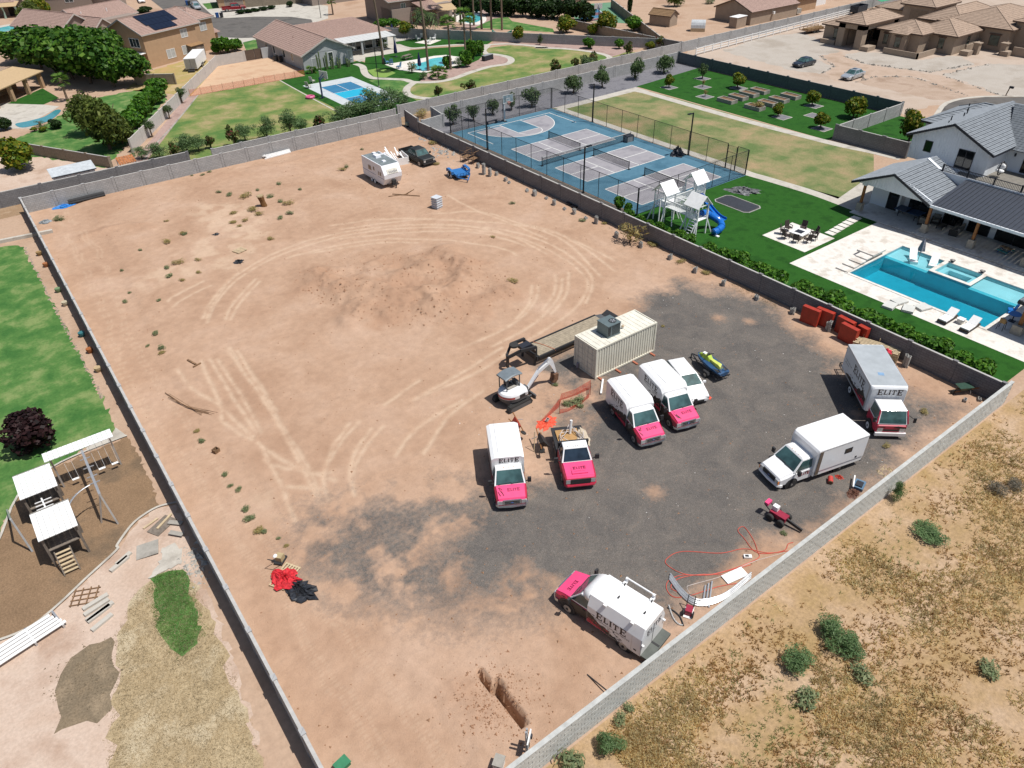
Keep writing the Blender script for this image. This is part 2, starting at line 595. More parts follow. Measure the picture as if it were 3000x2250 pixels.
# dusty strip under the excavator side of the pad
s3 = poly_sd(GX,GY,[(25.45,34.47),(32.8,33.98),(29.89,30.25),(26.17,28.54),(23.12,27.34),(20.39,27.8)])
pm = pm*(1-np.clip(0.5-s3/2.5,0,0.8)*np.clip((fbm(GX*0.7,GY*0.7+50,4)-0.25)*3,0,1))
rng = np.random.default_rng(3)
for _ in range(16):                                   # bare patches worn through the millings
 qx, qy = rng.uniform(24, 50), rng.uniform(15, 42)
 pm -= 0.7*np.exp(-((GX-qx)**2+(GY-qy)**2)/rng.uniform(0.1,0.5))*(rng.random() > 0.3)
pm = np.clip(pm, 0, 1)
hgt = hgt*(1-0.65*pm)+0.03*pm
dark = dark*(1-pm)
trk = trk*(1-pm*0.9)
# settle to the walls and along the front strip
hgt[:, 0] = hgt[:, -1] = 0
hgt[0, :] = hgt[-1, :] = 0

t = NT('lot_soil')
at = t.n('ShaderNodeAttribute', _attribute_name='mask')
sp = t.n('ShaderNodeSeparateColor',Color=at.outputs['Color'])
na,nb,nc = t.noise(0.16,5,0.6,dist=0.5),t.noise(1.4,6,0.65),t.noise(14,4,0.7)
base = t.ramp(na,[(0.32,hx('bd9a80')),(0.5,hx('c9a78d')),(0.68,hx('d1b199'))])
base = t.mix(1.0,base,t.ramp(nb,[(0.28,(0.88,0.87,0.86)),(0.72,(1.09,1.09,1.09))]),'MULTIPLY')
base = t.mix(t.math('MULTIPLY',sp.outputs['Blue'],0.7),base,t.mix(nb,hx('b48d72'),hx('c6a186')))
base = t.mix(t.math('MULTIPLY',sp.outputs['Red'],0.70),base,t.mix(nb,hx('dcbda1'),hx('e8cfb5')))
peb = t.n('ShaderNodeTexVoronoi',Vector=t.pos(),Scale=9.0,_feature='F1')
gr = t.ramp(t.noise(22,5,0.8),[(0.28,hx('524f4d')),(0.5,hx('726e6b')),(0.66,hx('8f8a86')),(0.78,hx('b8b3ad'))])
gr = t.mix(1.0,gr,t.ramp(t.noise(0.45,5,0.65,dist=0.8),[(0.3,(0.80,0.80,0.80)),(0.7,(1.28,1.22,1.14))]),'MULTIPLY')
spk = t.bw(peb.outputs['Distance'], 0.10, 0.06)
gr = t.mix(t.math('MULTIPLY',spk,t.bw(t.noise(3.1,2),0.56,0.62)),gr,hx('d8d4cc'))
gm = t.bw(t.math('ADD',sp.outputs['Green'],t.math('MULTIPLY',t.math('SUBTRACT',t.noise(3.4,7,0.75),0.5),1.3)),0.08,0.92)
col = t.mix(gm, base, gr)
col = t.mix(1.0,col,t.ramp(nc,[(0.3,(0.92,0.92,0.92)),(0.7,(1.06,1.06,1.06))]),'MULTIPLY')
t.l(col, t.b.inputs['Base Color'])
t.b.inputs['Roughness'].default_value = 0.95
t.b.inputs['Specular IOR Level'].default_value = 0.12
t.bump(t.math('ADD',nb,t.math('MULTIPLY',nc,0.6)),0.55,0.07)
m_lot = t.m

nx, ny = len(gx), len(gy)
V = np.stack([GX, GY, hgt], -1).reshape(-1, 3)
MK = np.stack([trk,pm,dark,np.ones_like(trk)],-1).reshape(-1,4)
ii = (np.arange(ny-1)[:,None]*nx+np.arange(nx-1)[None,:]).reshape(-1)
F4 = np.stack([ii, ii+1, ii+nx+1, ii+nx], -1)
ispad = (MK[F4, 1].mean(1) > 0.5)

def np_mesh(name, V, F, MK, mat):
 used = np.unique(F)
 rm = np.full(len(V), -1)
 rm[used] = np.arange(len(used))
 me = bpy.data.meshes.new(name)
 me.vertices.add(len(used))
 me.vertices.foreach_set('co',V[used].astype(np.float32).ravel())
 me.loops.add(F.size)
 me.polygons.add(len(F))
 me.loops.foreach_set('vertex_index',rm[F].astype(np.int32).ravel())
 me.polygons.foreach_set('loop_start',np.arange(0,F.size,F.shape[1],dtype=np.int32))
 me.update(calc_edges=True)
 ca = me.color_attributes.new('mask', 'FLOAT_COLOR', 'POINT')
 ca.data.foreach_set('color',MK[used].astype(np.float32).ravel())
 return obj(name, me, mat, smooth=True)

tag(np_mesh('dirt_lot',V,F4[~ispad],MK,m_lot),kind='structure')
tag(np_mesh('gravel_pad',V,F4[ispad],MK,m_lot),kind='structure')

def lot_z(x, y):
 i = int(np.clip(np.searchsorted(gx, x), 1, nx-1))
 j = int(np.clip(np.searchsorted(gy, y), 1, ny-1))
 return float(hgt[j, i])

# ---- sheets of ground around the lot
m_turf = mg('artificial_turf',['2b5c20','336624','26531c'],0.5,14,0.3,0.35)
m_lawn = mg('lawn_grass',['5f8344','879456','b3a377'],0.22,5,0.22,0.35)
m_lawn_dry = mg('lawn_half_dry',['6f8450','9a966a','b59e7a'],0.20,5,0.25,0.35,pos=(0.38,0.52,0.66))
m_lawn_g = mg('lawn_green',['46763a','5d8746','8a9e62'],0.45,5,0.22,0.35)
m_conc = mg('concrete',['c9c3b8','d6d0c5','bbb4a9'],0.5,8,0.10,0.08)
m_conc_g = mg('grey_concrete',['a8a49c','b9b4ab','969189'],0.4,8,0.14,0.08)
m_trav = mg('travertine',[(0.62,0.58,0.53),(0.70,0.67,0.62),(0.53,0.48,0.42)],0.7,5,0.10,0.05,rough=0.6)
m_asph = mg('asphalt',['6c6966','77736f','625f5c'],0.3,9,0.15,0.15)
m_gbed = mg('grey_gravel',['84838a','8f8e93','77767d'],0.6,12,0.3,0.4)
m_rock = mg('pink_gravel',['b79c93','c2a79d','a98e85'],0.6,12,0.28,0.4)
m_tan = mg('tan_gravel',['c2b8ac','cac1b6','b8ada0'],0.15,10,0.25,0.4)
m_sand = mg('sand',['d9b596','dfbf9f','d2ab8c'],0.3,6,0.10,0.2)
m_mulch = mg('wood_mulch',['93795f','a08468','85715c'],0.35,10,0.35,0.5)
m_straw = mg('straw_grass',['cbb794','bda885','d4c4a6'],0.4,7,0.28,0.5)
m_comp = mg('compost',['9a8870','8c7d68','a8957c'],0.6,9,0.35,0.5)
m_dust = mg('pale_dust',['d2b8a4','dcc5b3','c5a995'],0.25,6,0.16,0.25)

# east neighbour
sheet('gravel_bed',rect(52.0,110.1,90.4,97.7),0.004,m_gbed)
sheet('court_margin',rect(51.95,55.6,52.6,90.4),0.004,mg('dark_fabric_ground',['77716a','6a655f'],0.5,9,0.2,0.2))
sheet('court_verge',rect(74.3,75.0,53,90.3),0.004,m_turf)
sheet('lawn',[(75.3,41.5),(77.2,41.5),(83.4,41.6),(92.6,47.3),(92.6,90.2),(75.3,90.2)],0.004,m_lawn_dry)
sheet('garden_turf',[(92.9,54.2),(110.1,54.2),(110.1,92.5),(93.0,90.8)],0.006,m_turf)
sheet('side_turf',rect(94.2,110.1,44.0,54.0),0.004,m_turf)
sheet('play_turf',[(51.95,13.5),(58.8,13.5),(58.8,35.3),(73.9,35.3),(73.9,38.4),(77,40.4),(75.2,53),(51.95,53)],0.004,m_turf)
ribbon('path',[(75.2,38.5),(75.6,44),(75.2,50),(74.9,53),(75.1,56),(75.0,70),(75.0,89.6)],1.4,0.010,m_conc,n=4)
sheet('path_corner',[(74.4,90.3),(75.7,88.7),(90.6,88.8),(90.8,87.4),(92.5,87.4),(92.6,90.6)],0.008,m_conc)
ribbon('path_long',[(91.6,87.6),(91.5,70),(92.2,53.9),(93.2,48),(93.6,44.2)],1.5,0.010,m_conc,n=4)
sheet('path_end',[(75.8,40.2),(76.2,41.6),(83.4,42.9),(84,41),(79,38.4),(76,38.4)],0.012,m_conc)
sheet('pool_deck_west',rect(58.8,61.4,13,35.3),0.008,m_trav)
sheet('pool_deck_north',rect(61.4,73.7,30.6,35.3),0.008,m_trav)
sheet('pool_deck_east',rect(70.5,73.7,13,30.6),0.008,m_trav)
sheet('pool_deck_south',rect(61.4,70.5,5,18.2),0.008,m_trav)
# far east: gravel forecourt, drive and street corner
sheet('forecourt',[(111,99),(119,103),(176,104),(230,100),(230,40),(150,40),(118,54),(111,54)],0.003,mg('forecourt_soil',['c9b5a3','d0beae','bfa996'],0.12,8,0.18,0.3),rag=0.6)
sheet('gravel_island',[(124.4,99),(140.1,100.8),(149.4,98.5),(143.9,88.9),(139.4,83.1),(134,83.8),(130.5,81),(128.7,77.1),(122.3,75.7),(121.2,80.2),(122,88.9)],0.007,m_tan,rag=0.6)
sheet('gravel_island_house',[(136.7,80.4),(139.4,81),(142,80.7),(144.4,77.4),(143.6,70.1),(151,67.8),(151.9,66.5),(148.3,62.1),(141.8,62.5),(137.1,64.1),(136.1,68.6),(134.4,75.6)],0.007,m_tan,rag=0.5)
sheet('gravel_island_middle',[(121.9,68.6),(126.4,68.6),(130.3,66.9),(131.7,64.4),(131.4,61),(129.8,56.3),(127.1,52.1),(122.7,53.3),(121.5,56.3),(121.8,61.8)],0.007,mg('brown_gravel',['bea692','c9b29f','b19884'],0.2,9,0.25,0.4),rag=0.5)
sheet('gravel_island_right',[(136.8,61.8),(141.8,61.7),(150.3,60.3),(154.8,55.3),(134.7,46.5),(131.4,49.7),(134.1,54.7)],0.007,m_tan,rag=0.5)
sheet('drive',[(134.9,84.1),(140.4,84.3),(137.4,80.7),(133.8,75.2),(135.5,68.2),(135.9,63.5),(136.2,61.5),(133.5,54.4),(130.8,49.6),(127.1,52.1),(129.2,56.7),(131.9,61.3),(132.2,64.7),(130,67.5),(122.5,68.9),(119.7,71.4),(124,75.9),(128.8,76.9)],0.005,mg('drive_dust',['c3ab97','cdb6a3','b79f8a'],0.2,8,0.14,0.2),rag=0.4)
sheet('street_east',[(116.6,51.5),(119.2,52.3),(121.7,52.8),(124.9,52.3),(128.7,50.6),(133,46.9),(136.4,43.2),(150,20),(95,30),(99,42)],0.010,m_asph)
ribbon('street_kerb',[(101,46),(117,51.7),(119.5,52.5),(122,52.9),(125.3,52.5),(129,50.8),(133.4,47.1),(136.9,43.5)],0.7,0.05,m_conc)

# north: yards behind the lot
sheet('alley',[(-40,97.7),(110,97.7),(110,102),(-40,102)],0.003,mg('alley_dirt',['b59b80','a98c6e','c2a88d'],0.3,6,0.25,0.3))
sheet('yard_lawn',[(14.6,101.6),(49.5,101.6),(49.5,136),(33.5,136)],0.005,m_lawn,rag=0.25)
sheet('rock_strip',[(12.9,101.6),(14.9,101.6),(33.8,136),(31.9,136)],0.008,m_rock)
ribbon('rock_strip_edging',[(15.2,102),(19.3,110.9),(26,122),(33.9,136)],0.25,0.02,m_conc_g,n=3)
sheet('sand_court',[(32.6,136.1),(43.6,154.6),(53.6,154.4),(53.4,135.9)],0.008,m_sand)
sheet('side_turf_north',rect(48.4,66.5,102,140),0.006,m_turf)
ribbon('lawn_edging',[(48.5,136),(48.0,122),(47.6,104)],0.25,0.02,m_conc)
sheet('court_slab',rect(50.1,59.6,109.5,129.6),0.010,mg('pale_slab',['ccd3d6','d6dcde','c0c8cc'],0.5,8,0.06,0.05))
sheet('big_lawn',[(60,102.4),(115,102.6),(104,118),(96,131),(70,136),(62,124)],0.009,m_lawn,rag=0.15)
sheet('house_patio',[(66,139),(78,141),(90,150),(86,166),(76,160),(66,148)],0.012,m_conc)
sheet('house_turf',[(79.8,150.3),(85,149.9),(90.5,147.3),(92.4,143),(96.3,136.8),(92.5,134.2),(89,138.6),(84.1,140.8),(79.7,142.5),(78.9,145.6)],0.015,m_turf)
sheet('pool_turf',[(68.6,141.6),(72.8,141),(78.9,141),(83.1,139.4),(92.2,134.5),(86.8,127.1),(83.5,123.8),(67.2,116.6),(66.6,118.8),(63.8,123.8),(62,126.3),(63.5,132.2)],0.014,m_turf)
sheet('turf_triangle',[(60.7,125.3),(63.5,123.3),(65.5,120.8),(65.6,118),(62.7,115.7),(59.8,113.3),(59.6,115.3)],0.014,m_lawn_g)
sheet('putting_green',[(63.9,131.8),(65.9,131.9),(67.2,129.3),(66.9,126.4),(63.9,124.8),(62.6,126.5)],0.018,mg('putting_turf',['86a653','90ae5c'],0.5,9,0.1,0.1))
sheet('rock_bed',[(67.2,118.3),(72.8,123.9),(76.6,122.3),(78.9,122.1),(84,124.5),(87.4,127.6),(89.4,125.3),(88.8,121.1),(86.3,118.3),(82.9,119.3),(77.8,117.9),(72.7,116.3),(68.9,116.3)],0.019,m_rock)
sheet('rock_bed_wall',[(95.6,135.9),(102.5,126.7),(105.5,126.4),(107.1,120.7),(115.2,110.9),(109.7,110.4),(104.2,109.1),(104.9,111.6),(104.6,116.7),(102.6,121.4),(99.1,126),(97.2,131.3),(94.3,133.7)],0.016,m_rock)
ribbon('garden_path',[(64.6,138),(64.6,135.1),(62.5,129.9),(62,126.1),(63.7,123.7),(65.7,121.1),(66.1,118.6),(68.8,116.2),(72.5,115.9),(77.5,117.6),(82.5,118.7),(85.9,118.2),(88.2,119.6),(89.6,122.2),(89.4,125.3),(88.2,128)],1.3,0.024,m_conc)
ribbon('garden_path_branch',[(66.4,118.5),(63.5,116.2),(61.5,112.9),(61.4,110),(62.9,107.3)],1.3,0.028,m_conc)
ribbon('garden_path_far',[(79.2,147.7),(79.6,142.4),(84,140.7),(89.2,138.2),(91.7,135),(94.3,133.7),(97.3,131.3),(100.5,124.2),(98.7,125.5),(102.2,121),(104.2,116.3),(104.8,111.5),(103.4,108.6),(100.8,108.1)],1.1,0.026,m_conc)
ribbon('garden_path_link',[(93,133.8),(89.5,130.6),(88.1,127.5)],1.1,0.030,m_conc)
sheet('far_lawn',[(101.2,151),(110.9,156.9),(114.4,156),(112,151.2),(113.4,137.9),(111.2,134.5),(110.1,136.2)],0.012,m_lawn_g)
sheet('far_rock_bed',[(117.1,171.7),(117.4,166),(115.5,157.5),(110.6,156.5),(101.2,151),(99.6,153.9)],0.010,m_rock)
# street and pavements to the north
sheet('pavement_north',[(58.1,241.9),(62.5,246.3),(70.3,240.8),(89.4,202.8),(81.3,185.5),(78,183.7),(56.3,169),(50.5,175.6),(49,183.5),(53.1,196.6)],0.006,m_conc)
sheet('street_north',[(56.8,256.5),(67.5,245.8),(63.8,228),(60.6,207.1),(62.5,204.4),(68.5,201.2),(75.4,194.2),(77.6,187.1),(73.9,176.9),(62.3,173.7),(56.5,177.5),(53.1,182.3),(53.4,191.9),(55.4,203.8),(53.6,224.5)],0.012,m_asph)
sheet('verge_north',[(65,230.9),(70.3,229.8),(68.3,219.7),(63.2,220.8)],0.016,m_lawn_g)
sheet('front_lawn',[(55.1,172.6),(58,173.7),(59.3,173.2),(56.1,164.3),(52.7,163.9)],0.016,m_lawn_g)
sheet('side_yard_north',[(33,136),(43.5,155),(43.5,166),(33,160),(25,148)],0.004,mg('yard_dry',['c9a877','b7a66a','d0b48c'],0.3,6,0.15,0.2),rag=0.4)
# west side yards
sheet('west_lawn',[(3.5,104.5),(13,108),(29,137),(31,147),(18,146),(8,132),(2,128),(-4,125)],0.004,m_lawn_g,rag=0.3)
sheet('shed_yard',[(-12,102),(13.5,102),(13.5,107),(7,118.5),(-2,126),(-12,126)],0.006,m_dust,rag=0.4)
sheet('house_deck_west',[(4.9,153.8),(8.9,152.5),(13.8,144.6),(12.3,142.4),(9.6,138.8),(8,134.1),(6.1,135.7),(3.1,137.7)],0.010,m_conc)
sheet('putting_green_west',[(7.2,152.5),(13.7,159.6),(14.8,150.3),(11.9,147.6)],0.014,m_turf)
# left neighbour beside the lot
sheet('left_lawn',[(-4.42,91.39),(-1.66,89.29),(-0.4,88.83),(0.41,87.7),(0.33,84.59),(0.49,78.76),(0.5,74.25),(0.6,69.06),(0.66,62.9),(0.77,58.15),(0.83,53.56),(0.8,50.2),(0.7,49.49),(0.32,49.01),(-3.83,47.71),(-5.93,46.17),(-7.47,42.97),(-11.44,46.06)],0.006,m_lawn_g,rag=0.22)
sheet('mulch_yard',[(1.13,47.99),(1.26,45.3),(1.24,42.9),(1.05,39.64),(-0.29,39.18),(-1.01,38.66),(-1.86,37.75),(-2.01,37.34),(-3.88,36.23),(-5.39,35.28),(-6.88,34.6),(-8.39,34.69),(-12.56,36.56),(-9.59,45.18),(-7.47,42.97),(-5.93,46.12),(-3.84,47.66)],0.010,m_mulch,rag=0.15)
ribbon('mulch_kerb',[(2.03,39.18),(0.9,39.5),(-0.29,39.19),(-1.01,38.68),(-1.86,37.75),(-2.01,37.34),(-3.88,36.23),(-5.39,35.28),(-6.88,34.6),(-8.39,34.69),(-9.8,35.3)],0.16,0.09,m_conc,n=4)
ribbon('lawn_kerb',[(1.18,48.07),(-1.51,48.08),(-3.84,47.68),(-5.93,46.14),(-7.27,43),(-8.36,40.65)],0.16,0.09,m_conc,n=3)
sheet('lawn_apron',[(0.76,49.58),(1.18,48.07),(-1.41,48),(-1.43,48.5),(0.32,48.88)],0.014,m_conc)
sheet('pale_yard',[(0.89,39.46),(1.92,39.07),(1.21,29.58),(0.95,25.19),(0.4,21.04),(-11.82,26.83),(-12.58,36.18),(-8.4,34.63),(-5.4,35.21),(-2.02,37.29),(-0.3,39.15)],0.004,m_dust,rag=0.2)
sheet('dry_grass',[(0.73,33.53),(-0.83,33.94),(-1.68,33.61),(-2.56,32.57),(-3.44,31.14),(-3.73,29),(-4.76,26.26),(-5.51,23.73),(0.05,19.49),(0.55,24.26),(0.84,27.44),(0.79,30.43),(0.87,32.2)],0.008,m_straw,rag=0.3)
sheet('green_patch',[(-0.99,34),(-0.68,34.06),(0,33.94),(0.67,33.54),(0.77,32.46),(0.4,31.63),(0.41,30.54),(0.35,29.05),(-0.17,28.13),(-1.03,27.85),(-1.38,28.67),(-1.54,29.67),(-1.62,30.57),(-1.22,31.45),(-1.13,32.82)],0.012,m_lawn_g,rag=0.3)
sheet('compost_patch',[(-3.67,31.31),(-4.2,31.31),(-4.68,31.52),(-5.65,31.25),(-6.23,30.55),(-6.62,29.75),(-6.66,28.66),(-7.07,27.38),(-5.33,26.7),(-4.58,27.07),(-3.82,28.85),(-3.94,30.09)],0.012,m_comp,rag=0.35)
# front right: dry weeds beyond the wall
sheet('weed_field',[(3,12.3),(130,12.3),(130,-80),(-20,-80),(-5,0)],0.004,mg('weed_soil',['cfb294','c4a580','b79a6e'],0.35,5,0.3,0.45))

# ================================================================ WALLS AND FENCES
def mblock(name, col, bs=(0.4, 0.2), mort=0.55, dirs=0):
 "concrete block face: running courses with slightly darker joints"
 if name in MATS:
  return MATS[name]
 t = NT(name)
 c = hx(col)
 co = t.n('ShaderNodeTexCoord').outputs['Object']
 s_ = t.n('ShaderNodeSeparateXYZ', Vector=co)
 u = t.math('ADD', s_.outputs[0], s_.outputs[1])
 cv = t.n('ShaderNodeCombineXYZ',X=u,Y=s_.outputs[2]).outputs[0]
 br = t.n('ShaderNodeTexBrick', Vector=cv, Scale=1.0)
 br.inputs['Brick Width'].default_value = bs[0]
 br.inputs['Row Height'].default_value = bs[1]
 br.inputs['Mortar Size'].default_value = 0.012
 br.inputs['Color1'].default_value = (*[x*0.93 for x in c],1)
 br.inputs['Color2'].default_value = (*[x*1.07 for x in c],1)
 br.inputs['Mortar'].default_value = (*[x*mort for x in c],1)
 nz = t.ramp(t.noise(1.2,6,0.65),[(0.3,(0.84,)*3),(0.7,(1.14,)*3)])
 t.l(t.mix(1.0,br.outputs['Color'],nz,'MULTIPLY'),t.b.inputs['Base Color'])
 t.b.inputs['Roughness'].default_value = 0.9
 t.b.inputs['Specular IOR Level'].default_value = 0.2
 t.bump(t.noise(40, 3), 0.2, 0.02)
 MATS[name] = t.m
 return t.m

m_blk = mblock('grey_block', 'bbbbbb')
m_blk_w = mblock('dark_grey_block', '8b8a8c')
m_blk_t = mblock('tan_block', 'a39684')
m_cap = mt('wall_cap', 'c9c7c3', 0.9, var=0.10, sc=4)
m_stucco_w = mt('white_stucco','d2ccc6',0.9,var=0.06,sc=1.5)
m_joint = mt('wall_joint', '55534f', 0.9)

def wall(name,label,pts,h=1.83,mat=None,sp=3.3,th=0.15,post=0.34,cap=True,group=None,cat='wall',pm_=None,joint=False,steps=None):
 "panel wall: posts every few metres, a panel and a cap between each pair"
 o = thing(name,label,cat,(pts[0][0],pts[0][1],0),0,group)
 ox, oy = pts[0]
 for a, b in zip(pts[:-1], pts[1:]):
  L = math.hypot(b[0]-a[0], b[1]-a[1])
  n = max(1, round(L/sp))
  ang = heading(a, b)
  for i in range(n):
   p, q = lerp(a, b, i/n), lerp(a, b, (i+1)/n)
   cx, cy = (p[0]+q[0])/2-ox, (p[1]+q[1])/2-oy
   w = L/n
   k = h if steps is None else h+steps(i/n)
   c, s_ = math.cos(ang), math.sin(ang)
   e = MB().box(0,0,0,w-post*0.6,th,k-0.06).build('panel',mat)
   e.parent,e.location,e.rotation_euler = o,(cx,cy,0),(0,0,ang)
   if cap:
    e = MB().box(0,0,0,w-post*0.7,th*1.12,0.06).build('cap',pm_ or m_cap)
    e.parent,e.location,e.rotation_euler = o,(cx,cy,k-0.059),(0,0,ang)
   e = MB().box(0,0,0,post,th*1.45,k+0.02).box(0,0,k+0.02,post*1.06,th*1.6,0.05).build('post',pm_ or mat)
   e.parent,e.location,e.rotation_euler = o,(p[0]-ox,p[1]-oy,0),(0,0,ang)
   if joint:
    e = MB().box(0,0,0,0.03,th*1.5,k).build('joint',m_joint)
    e.parent,e.location,e.rotation_euler = o,(p[0]-ox+c*post*0.52,p[1]-oy+s_*post*0.52,0),(0,0,ang)
 e = MB().box(0,0,0,post,th*1.45,h+0.02).box(0,0,h+0.02,post*1.06,th*1.6,0.05).build('post',pm_ or mat)
 e.parent, e.location = o, (pts[-1][0]-ox, pts[-1][1]-oy, 0)
 return o

wall('block_wall','long grey block wall across the back of the dirt lot',[(X0,Y1),(X1-0.25,Y1)],1.83,m_blk,joint=True)
wall('block_wall','long grey wall along the left side of the dirt lot casting a black shadow',[(X0,Y1-0.3),(X0,Y0+0.2)],1.83,m_blk,sp=3.3)
wall('block_wall','long dark shaded wall between the dirt lot and the sport court',[(X1,Y0+0.2),(X1,92.7)],1.83,m_blk_w,sp=3.45)  # darker, cooler block colour has this face's shade painted in
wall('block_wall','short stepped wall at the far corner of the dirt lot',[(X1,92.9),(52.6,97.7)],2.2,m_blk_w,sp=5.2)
wall('block_wall','grey wall behind the row of trees beside the basketball hoop',[(57.0,97.6),(110.3,97.75)],1.83,m_blk,sp=5.2,joint=True)
wall('block_wall','short grey wall joining the lot corner to the tree bed',[(52.5,92.9),(56.3,93.4),(57.0,97.4)],1.83,m_blk,sp=4)
wall('block_wall','grey wall along the near edge of the backyard lawn with the curving path',[(53.6,101.8),(116.5,102.9)],1.83,m_blk,sp=5.2,joint=True)
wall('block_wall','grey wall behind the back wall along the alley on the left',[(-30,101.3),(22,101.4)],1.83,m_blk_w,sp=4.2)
wall('block_wall','low grey wall piece behind the oleanders',[(25.2,101.4),(52.9,101.6)],1.5,m_blk,sp=4.2)
wall('white_wall','white rendered diagonal wall between the two back lawns',[(17.4,112.0),(43.6,154.7),(49.2,154.9)],1.83,m_stucco_w,sp=4.6,pm_=m_stucco_w)
wall('tan_wall','tan block wall around the lawn under the drooping tree',[(-8,132),(3.4,125.3),(13.6,107.2)],1.5,m_blk_t,sp=4)
wall('block_wall','grey pillared wall behind the palms and the green tarp',[(81.4,156.2),(116.7,107.7)],1.83,m_blk,sp=5.1,post=0.5)
wall('tan_wall','tan wall beside the brown garden shed',[(140.5,148),(116.9,108.2)],2.0,m_blk_t,sp=4.4,post=0.2)
wall('tan_wall','tan wall in front of the red and green court',[(116.2,135),(116.5,108.6)],1.9,m_blk_t,sp=4.4,post=0.2)
wall('dark_wall','dark teal grey wall along the raised planter garden',[(110.4,97.6),(110.3,54.1)],1.9,mblock('slate_block','6c7478',mort=0.8),sp=3.9,cap=False)
wall('grey_wall','light grey wall closing the planter garden near the white house',[(110.0,54.0),(93.9,54.0)],1.8,m_blk,sp=3.9,joint=True)
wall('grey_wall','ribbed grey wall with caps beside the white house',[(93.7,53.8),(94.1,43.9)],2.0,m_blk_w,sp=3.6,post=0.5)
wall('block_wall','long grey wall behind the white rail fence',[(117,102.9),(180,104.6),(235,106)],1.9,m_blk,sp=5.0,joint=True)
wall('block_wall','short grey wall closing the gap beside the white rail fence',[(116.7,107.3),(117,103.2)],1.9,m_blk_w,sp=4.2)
wall('tan_wall','long tan wall across the street at the top of the picture',[(72,216),(97,208)],1.9,m_blk_t,sp=4.4,post=0.2)
wall('tan_wall','tan wall in the shade of the big ficus trees',[(27.5,150.5),(33.2,146.0)],1.8,m_blk_t,sp=4.4,post=0.2)

# the front wall: its blocks are built one by one where they show
fw = thing('front_wall','pale block wall along the front right edge of the lot','wall',(X0,Y0-0.05,0))
m_fb = mt('pale_block','d6d8d4',0.92,var=0.10,sc=1.1,bump=0.25,bs=30)
L_ = X1-X0+0.6
MB().b2(0,L_,-0.075,0.095,0,1.80).build('core',mt('block_joint','a2a3a1',0.95),fw)
MB().b2(0,L_,-0.11,0.115,1.80,1.87).build('cap',mt('block_cap','d2d3cf',0.95,var=0.12,sc=3,bump=0.3),fw)
bw_, bh_ = 0.4, 0.2
rnd = random.Random(5)
bmeshes = []
for k in range(4):
 m_ = MB().box(0,0,0,bw_-0.022,0.035,bh_-0.007).mesh('block')
 m_.materials.append(m_fb)
 bmeshes.append(m_)
rest = MB()
cells = [(i,j) for i in range(int(L_/bw_)) for j in range(9)]
cells.sort(key=lambda c: abs((X0+c[0]*bw_)-29.0)+(0 if 24 < X0+c[0]*bw_ < 40 else 30))
for n_, (i, j) in enumerate(cells):
 x = i*bw_+bw_/2+(bw_/2 if j % 2 else 0)
 if x > L_-0.1:
  continue
 yb = -0.082-rnd.random()*0.010
 if n_ < 290:
  e = obj('block', bmeshes[n_ % 4], None, fw)
  e.location = (x, yb, j*bh_+0.003)
 else:
  rest.box(x, yb, j*bh_+0.003, bw_-0.022, 0.035, bh_-0.007)
tag(rest.build('blocks', m_fb, fw), kind='stuff')

# white three-rail fence
rf = thing('rail_fence','white three rail fence along the gravel forecourt','fence',(117.2,99.4))
m_vin = mt('white_vinyl', (0.78, 0.78, 0.77), 0.5, var=0.04)
A_, B_ = Vector((117.2, 99.4, 0)), Vector((173.4, 103.1, 0))
n_ = 22
for i in range(n_+1):
 p = A_.lerp(B_, i/n_)-A_
 MB().box(p.x,p.y,0,0.14,0.14,1.4).build('post',m_vin,rf)
for z in (0.35, 0.78, 1.2):
 MB().bar((0,0,z),tuple(B_-A_+Vector((0,0,z))),0.05,0.15).build('rail',m_vin,rf)

# chain-link fence round the sport court
m_blkmetal = mt('black_metal', '2a2c31', 0.45, 0.3, var=0.1)
m_net = mnet('chain_link', '30343a', 0.13, 90)
def chain_fence(label,a,b,h=3.05,sp=3.05,gate=None,th=0.035):
 o = thing('chain_link_fence', label, 'fence', a)
 d = (b[0]-a[0], b[1]-a[1])
 n = max(1, round(math.hypot(*d)/sp))
 for i in range(n+1):
  MB().cyl(d[0]*i/n,d[1]*i/n,0,th*(1.5 if i in (0,n) else 1),h,8).build('post',m_blkmetal,o)
 MB().tube([(0,0,h),(d[0],d[1],h)],th*0.85,6).build('top_rail',m_blkmetal,o)
 MB().tube([(0,0,0.06),(d[0],d[1],0.06)],th*0.6,6).build('bottom_rail',m_blkmetal,o)
 MB().slab([(0,0,0.05),(d[0],d[1],0.05),(d[0],d[1],h),(0,0,h)],0.004).build('mesh',m_net,o)
 return o
chain_fence('black chain link fence on the near side of the blue court',(55.6,52.8),(55.6,90.4))
chain_fence('black chain link fence behind the basketball hoop',(55.7,90.45),(74.2,90.45))
chain_fence('black chain link fence between the blue court and the long lawn',(74.25,90.3),(74.25,56.2))
chain_fence('black chain link fence behind the white playset',(55.7,52.8),(74.2,53.0))
gt = thing('fence_gate','open black chain link gate at the corner of the blue court','gate',(74.25,56.1))
MB().tube([(0,0,0.05),(0,0,2.9),(0,-1.3,2.9),(0,-1.3,0.05),(0,0,0.05)],0.03,6).tube([(0,0,2.1),(0,-1.3,2.1)],0.025,6).build('gate_frame',m_blkmetal,gt)
MB().slab([(0.02,0,0.05),(0.02,-1.3,0.05),(0.02,-1.3,2.9),(0.02,0,2.9)],0.004).build('mesh',m_net,gt)
chain_fence('black chain link stub by the gate',(74.25,54.7),(74.25,53.1),sp=1.6)

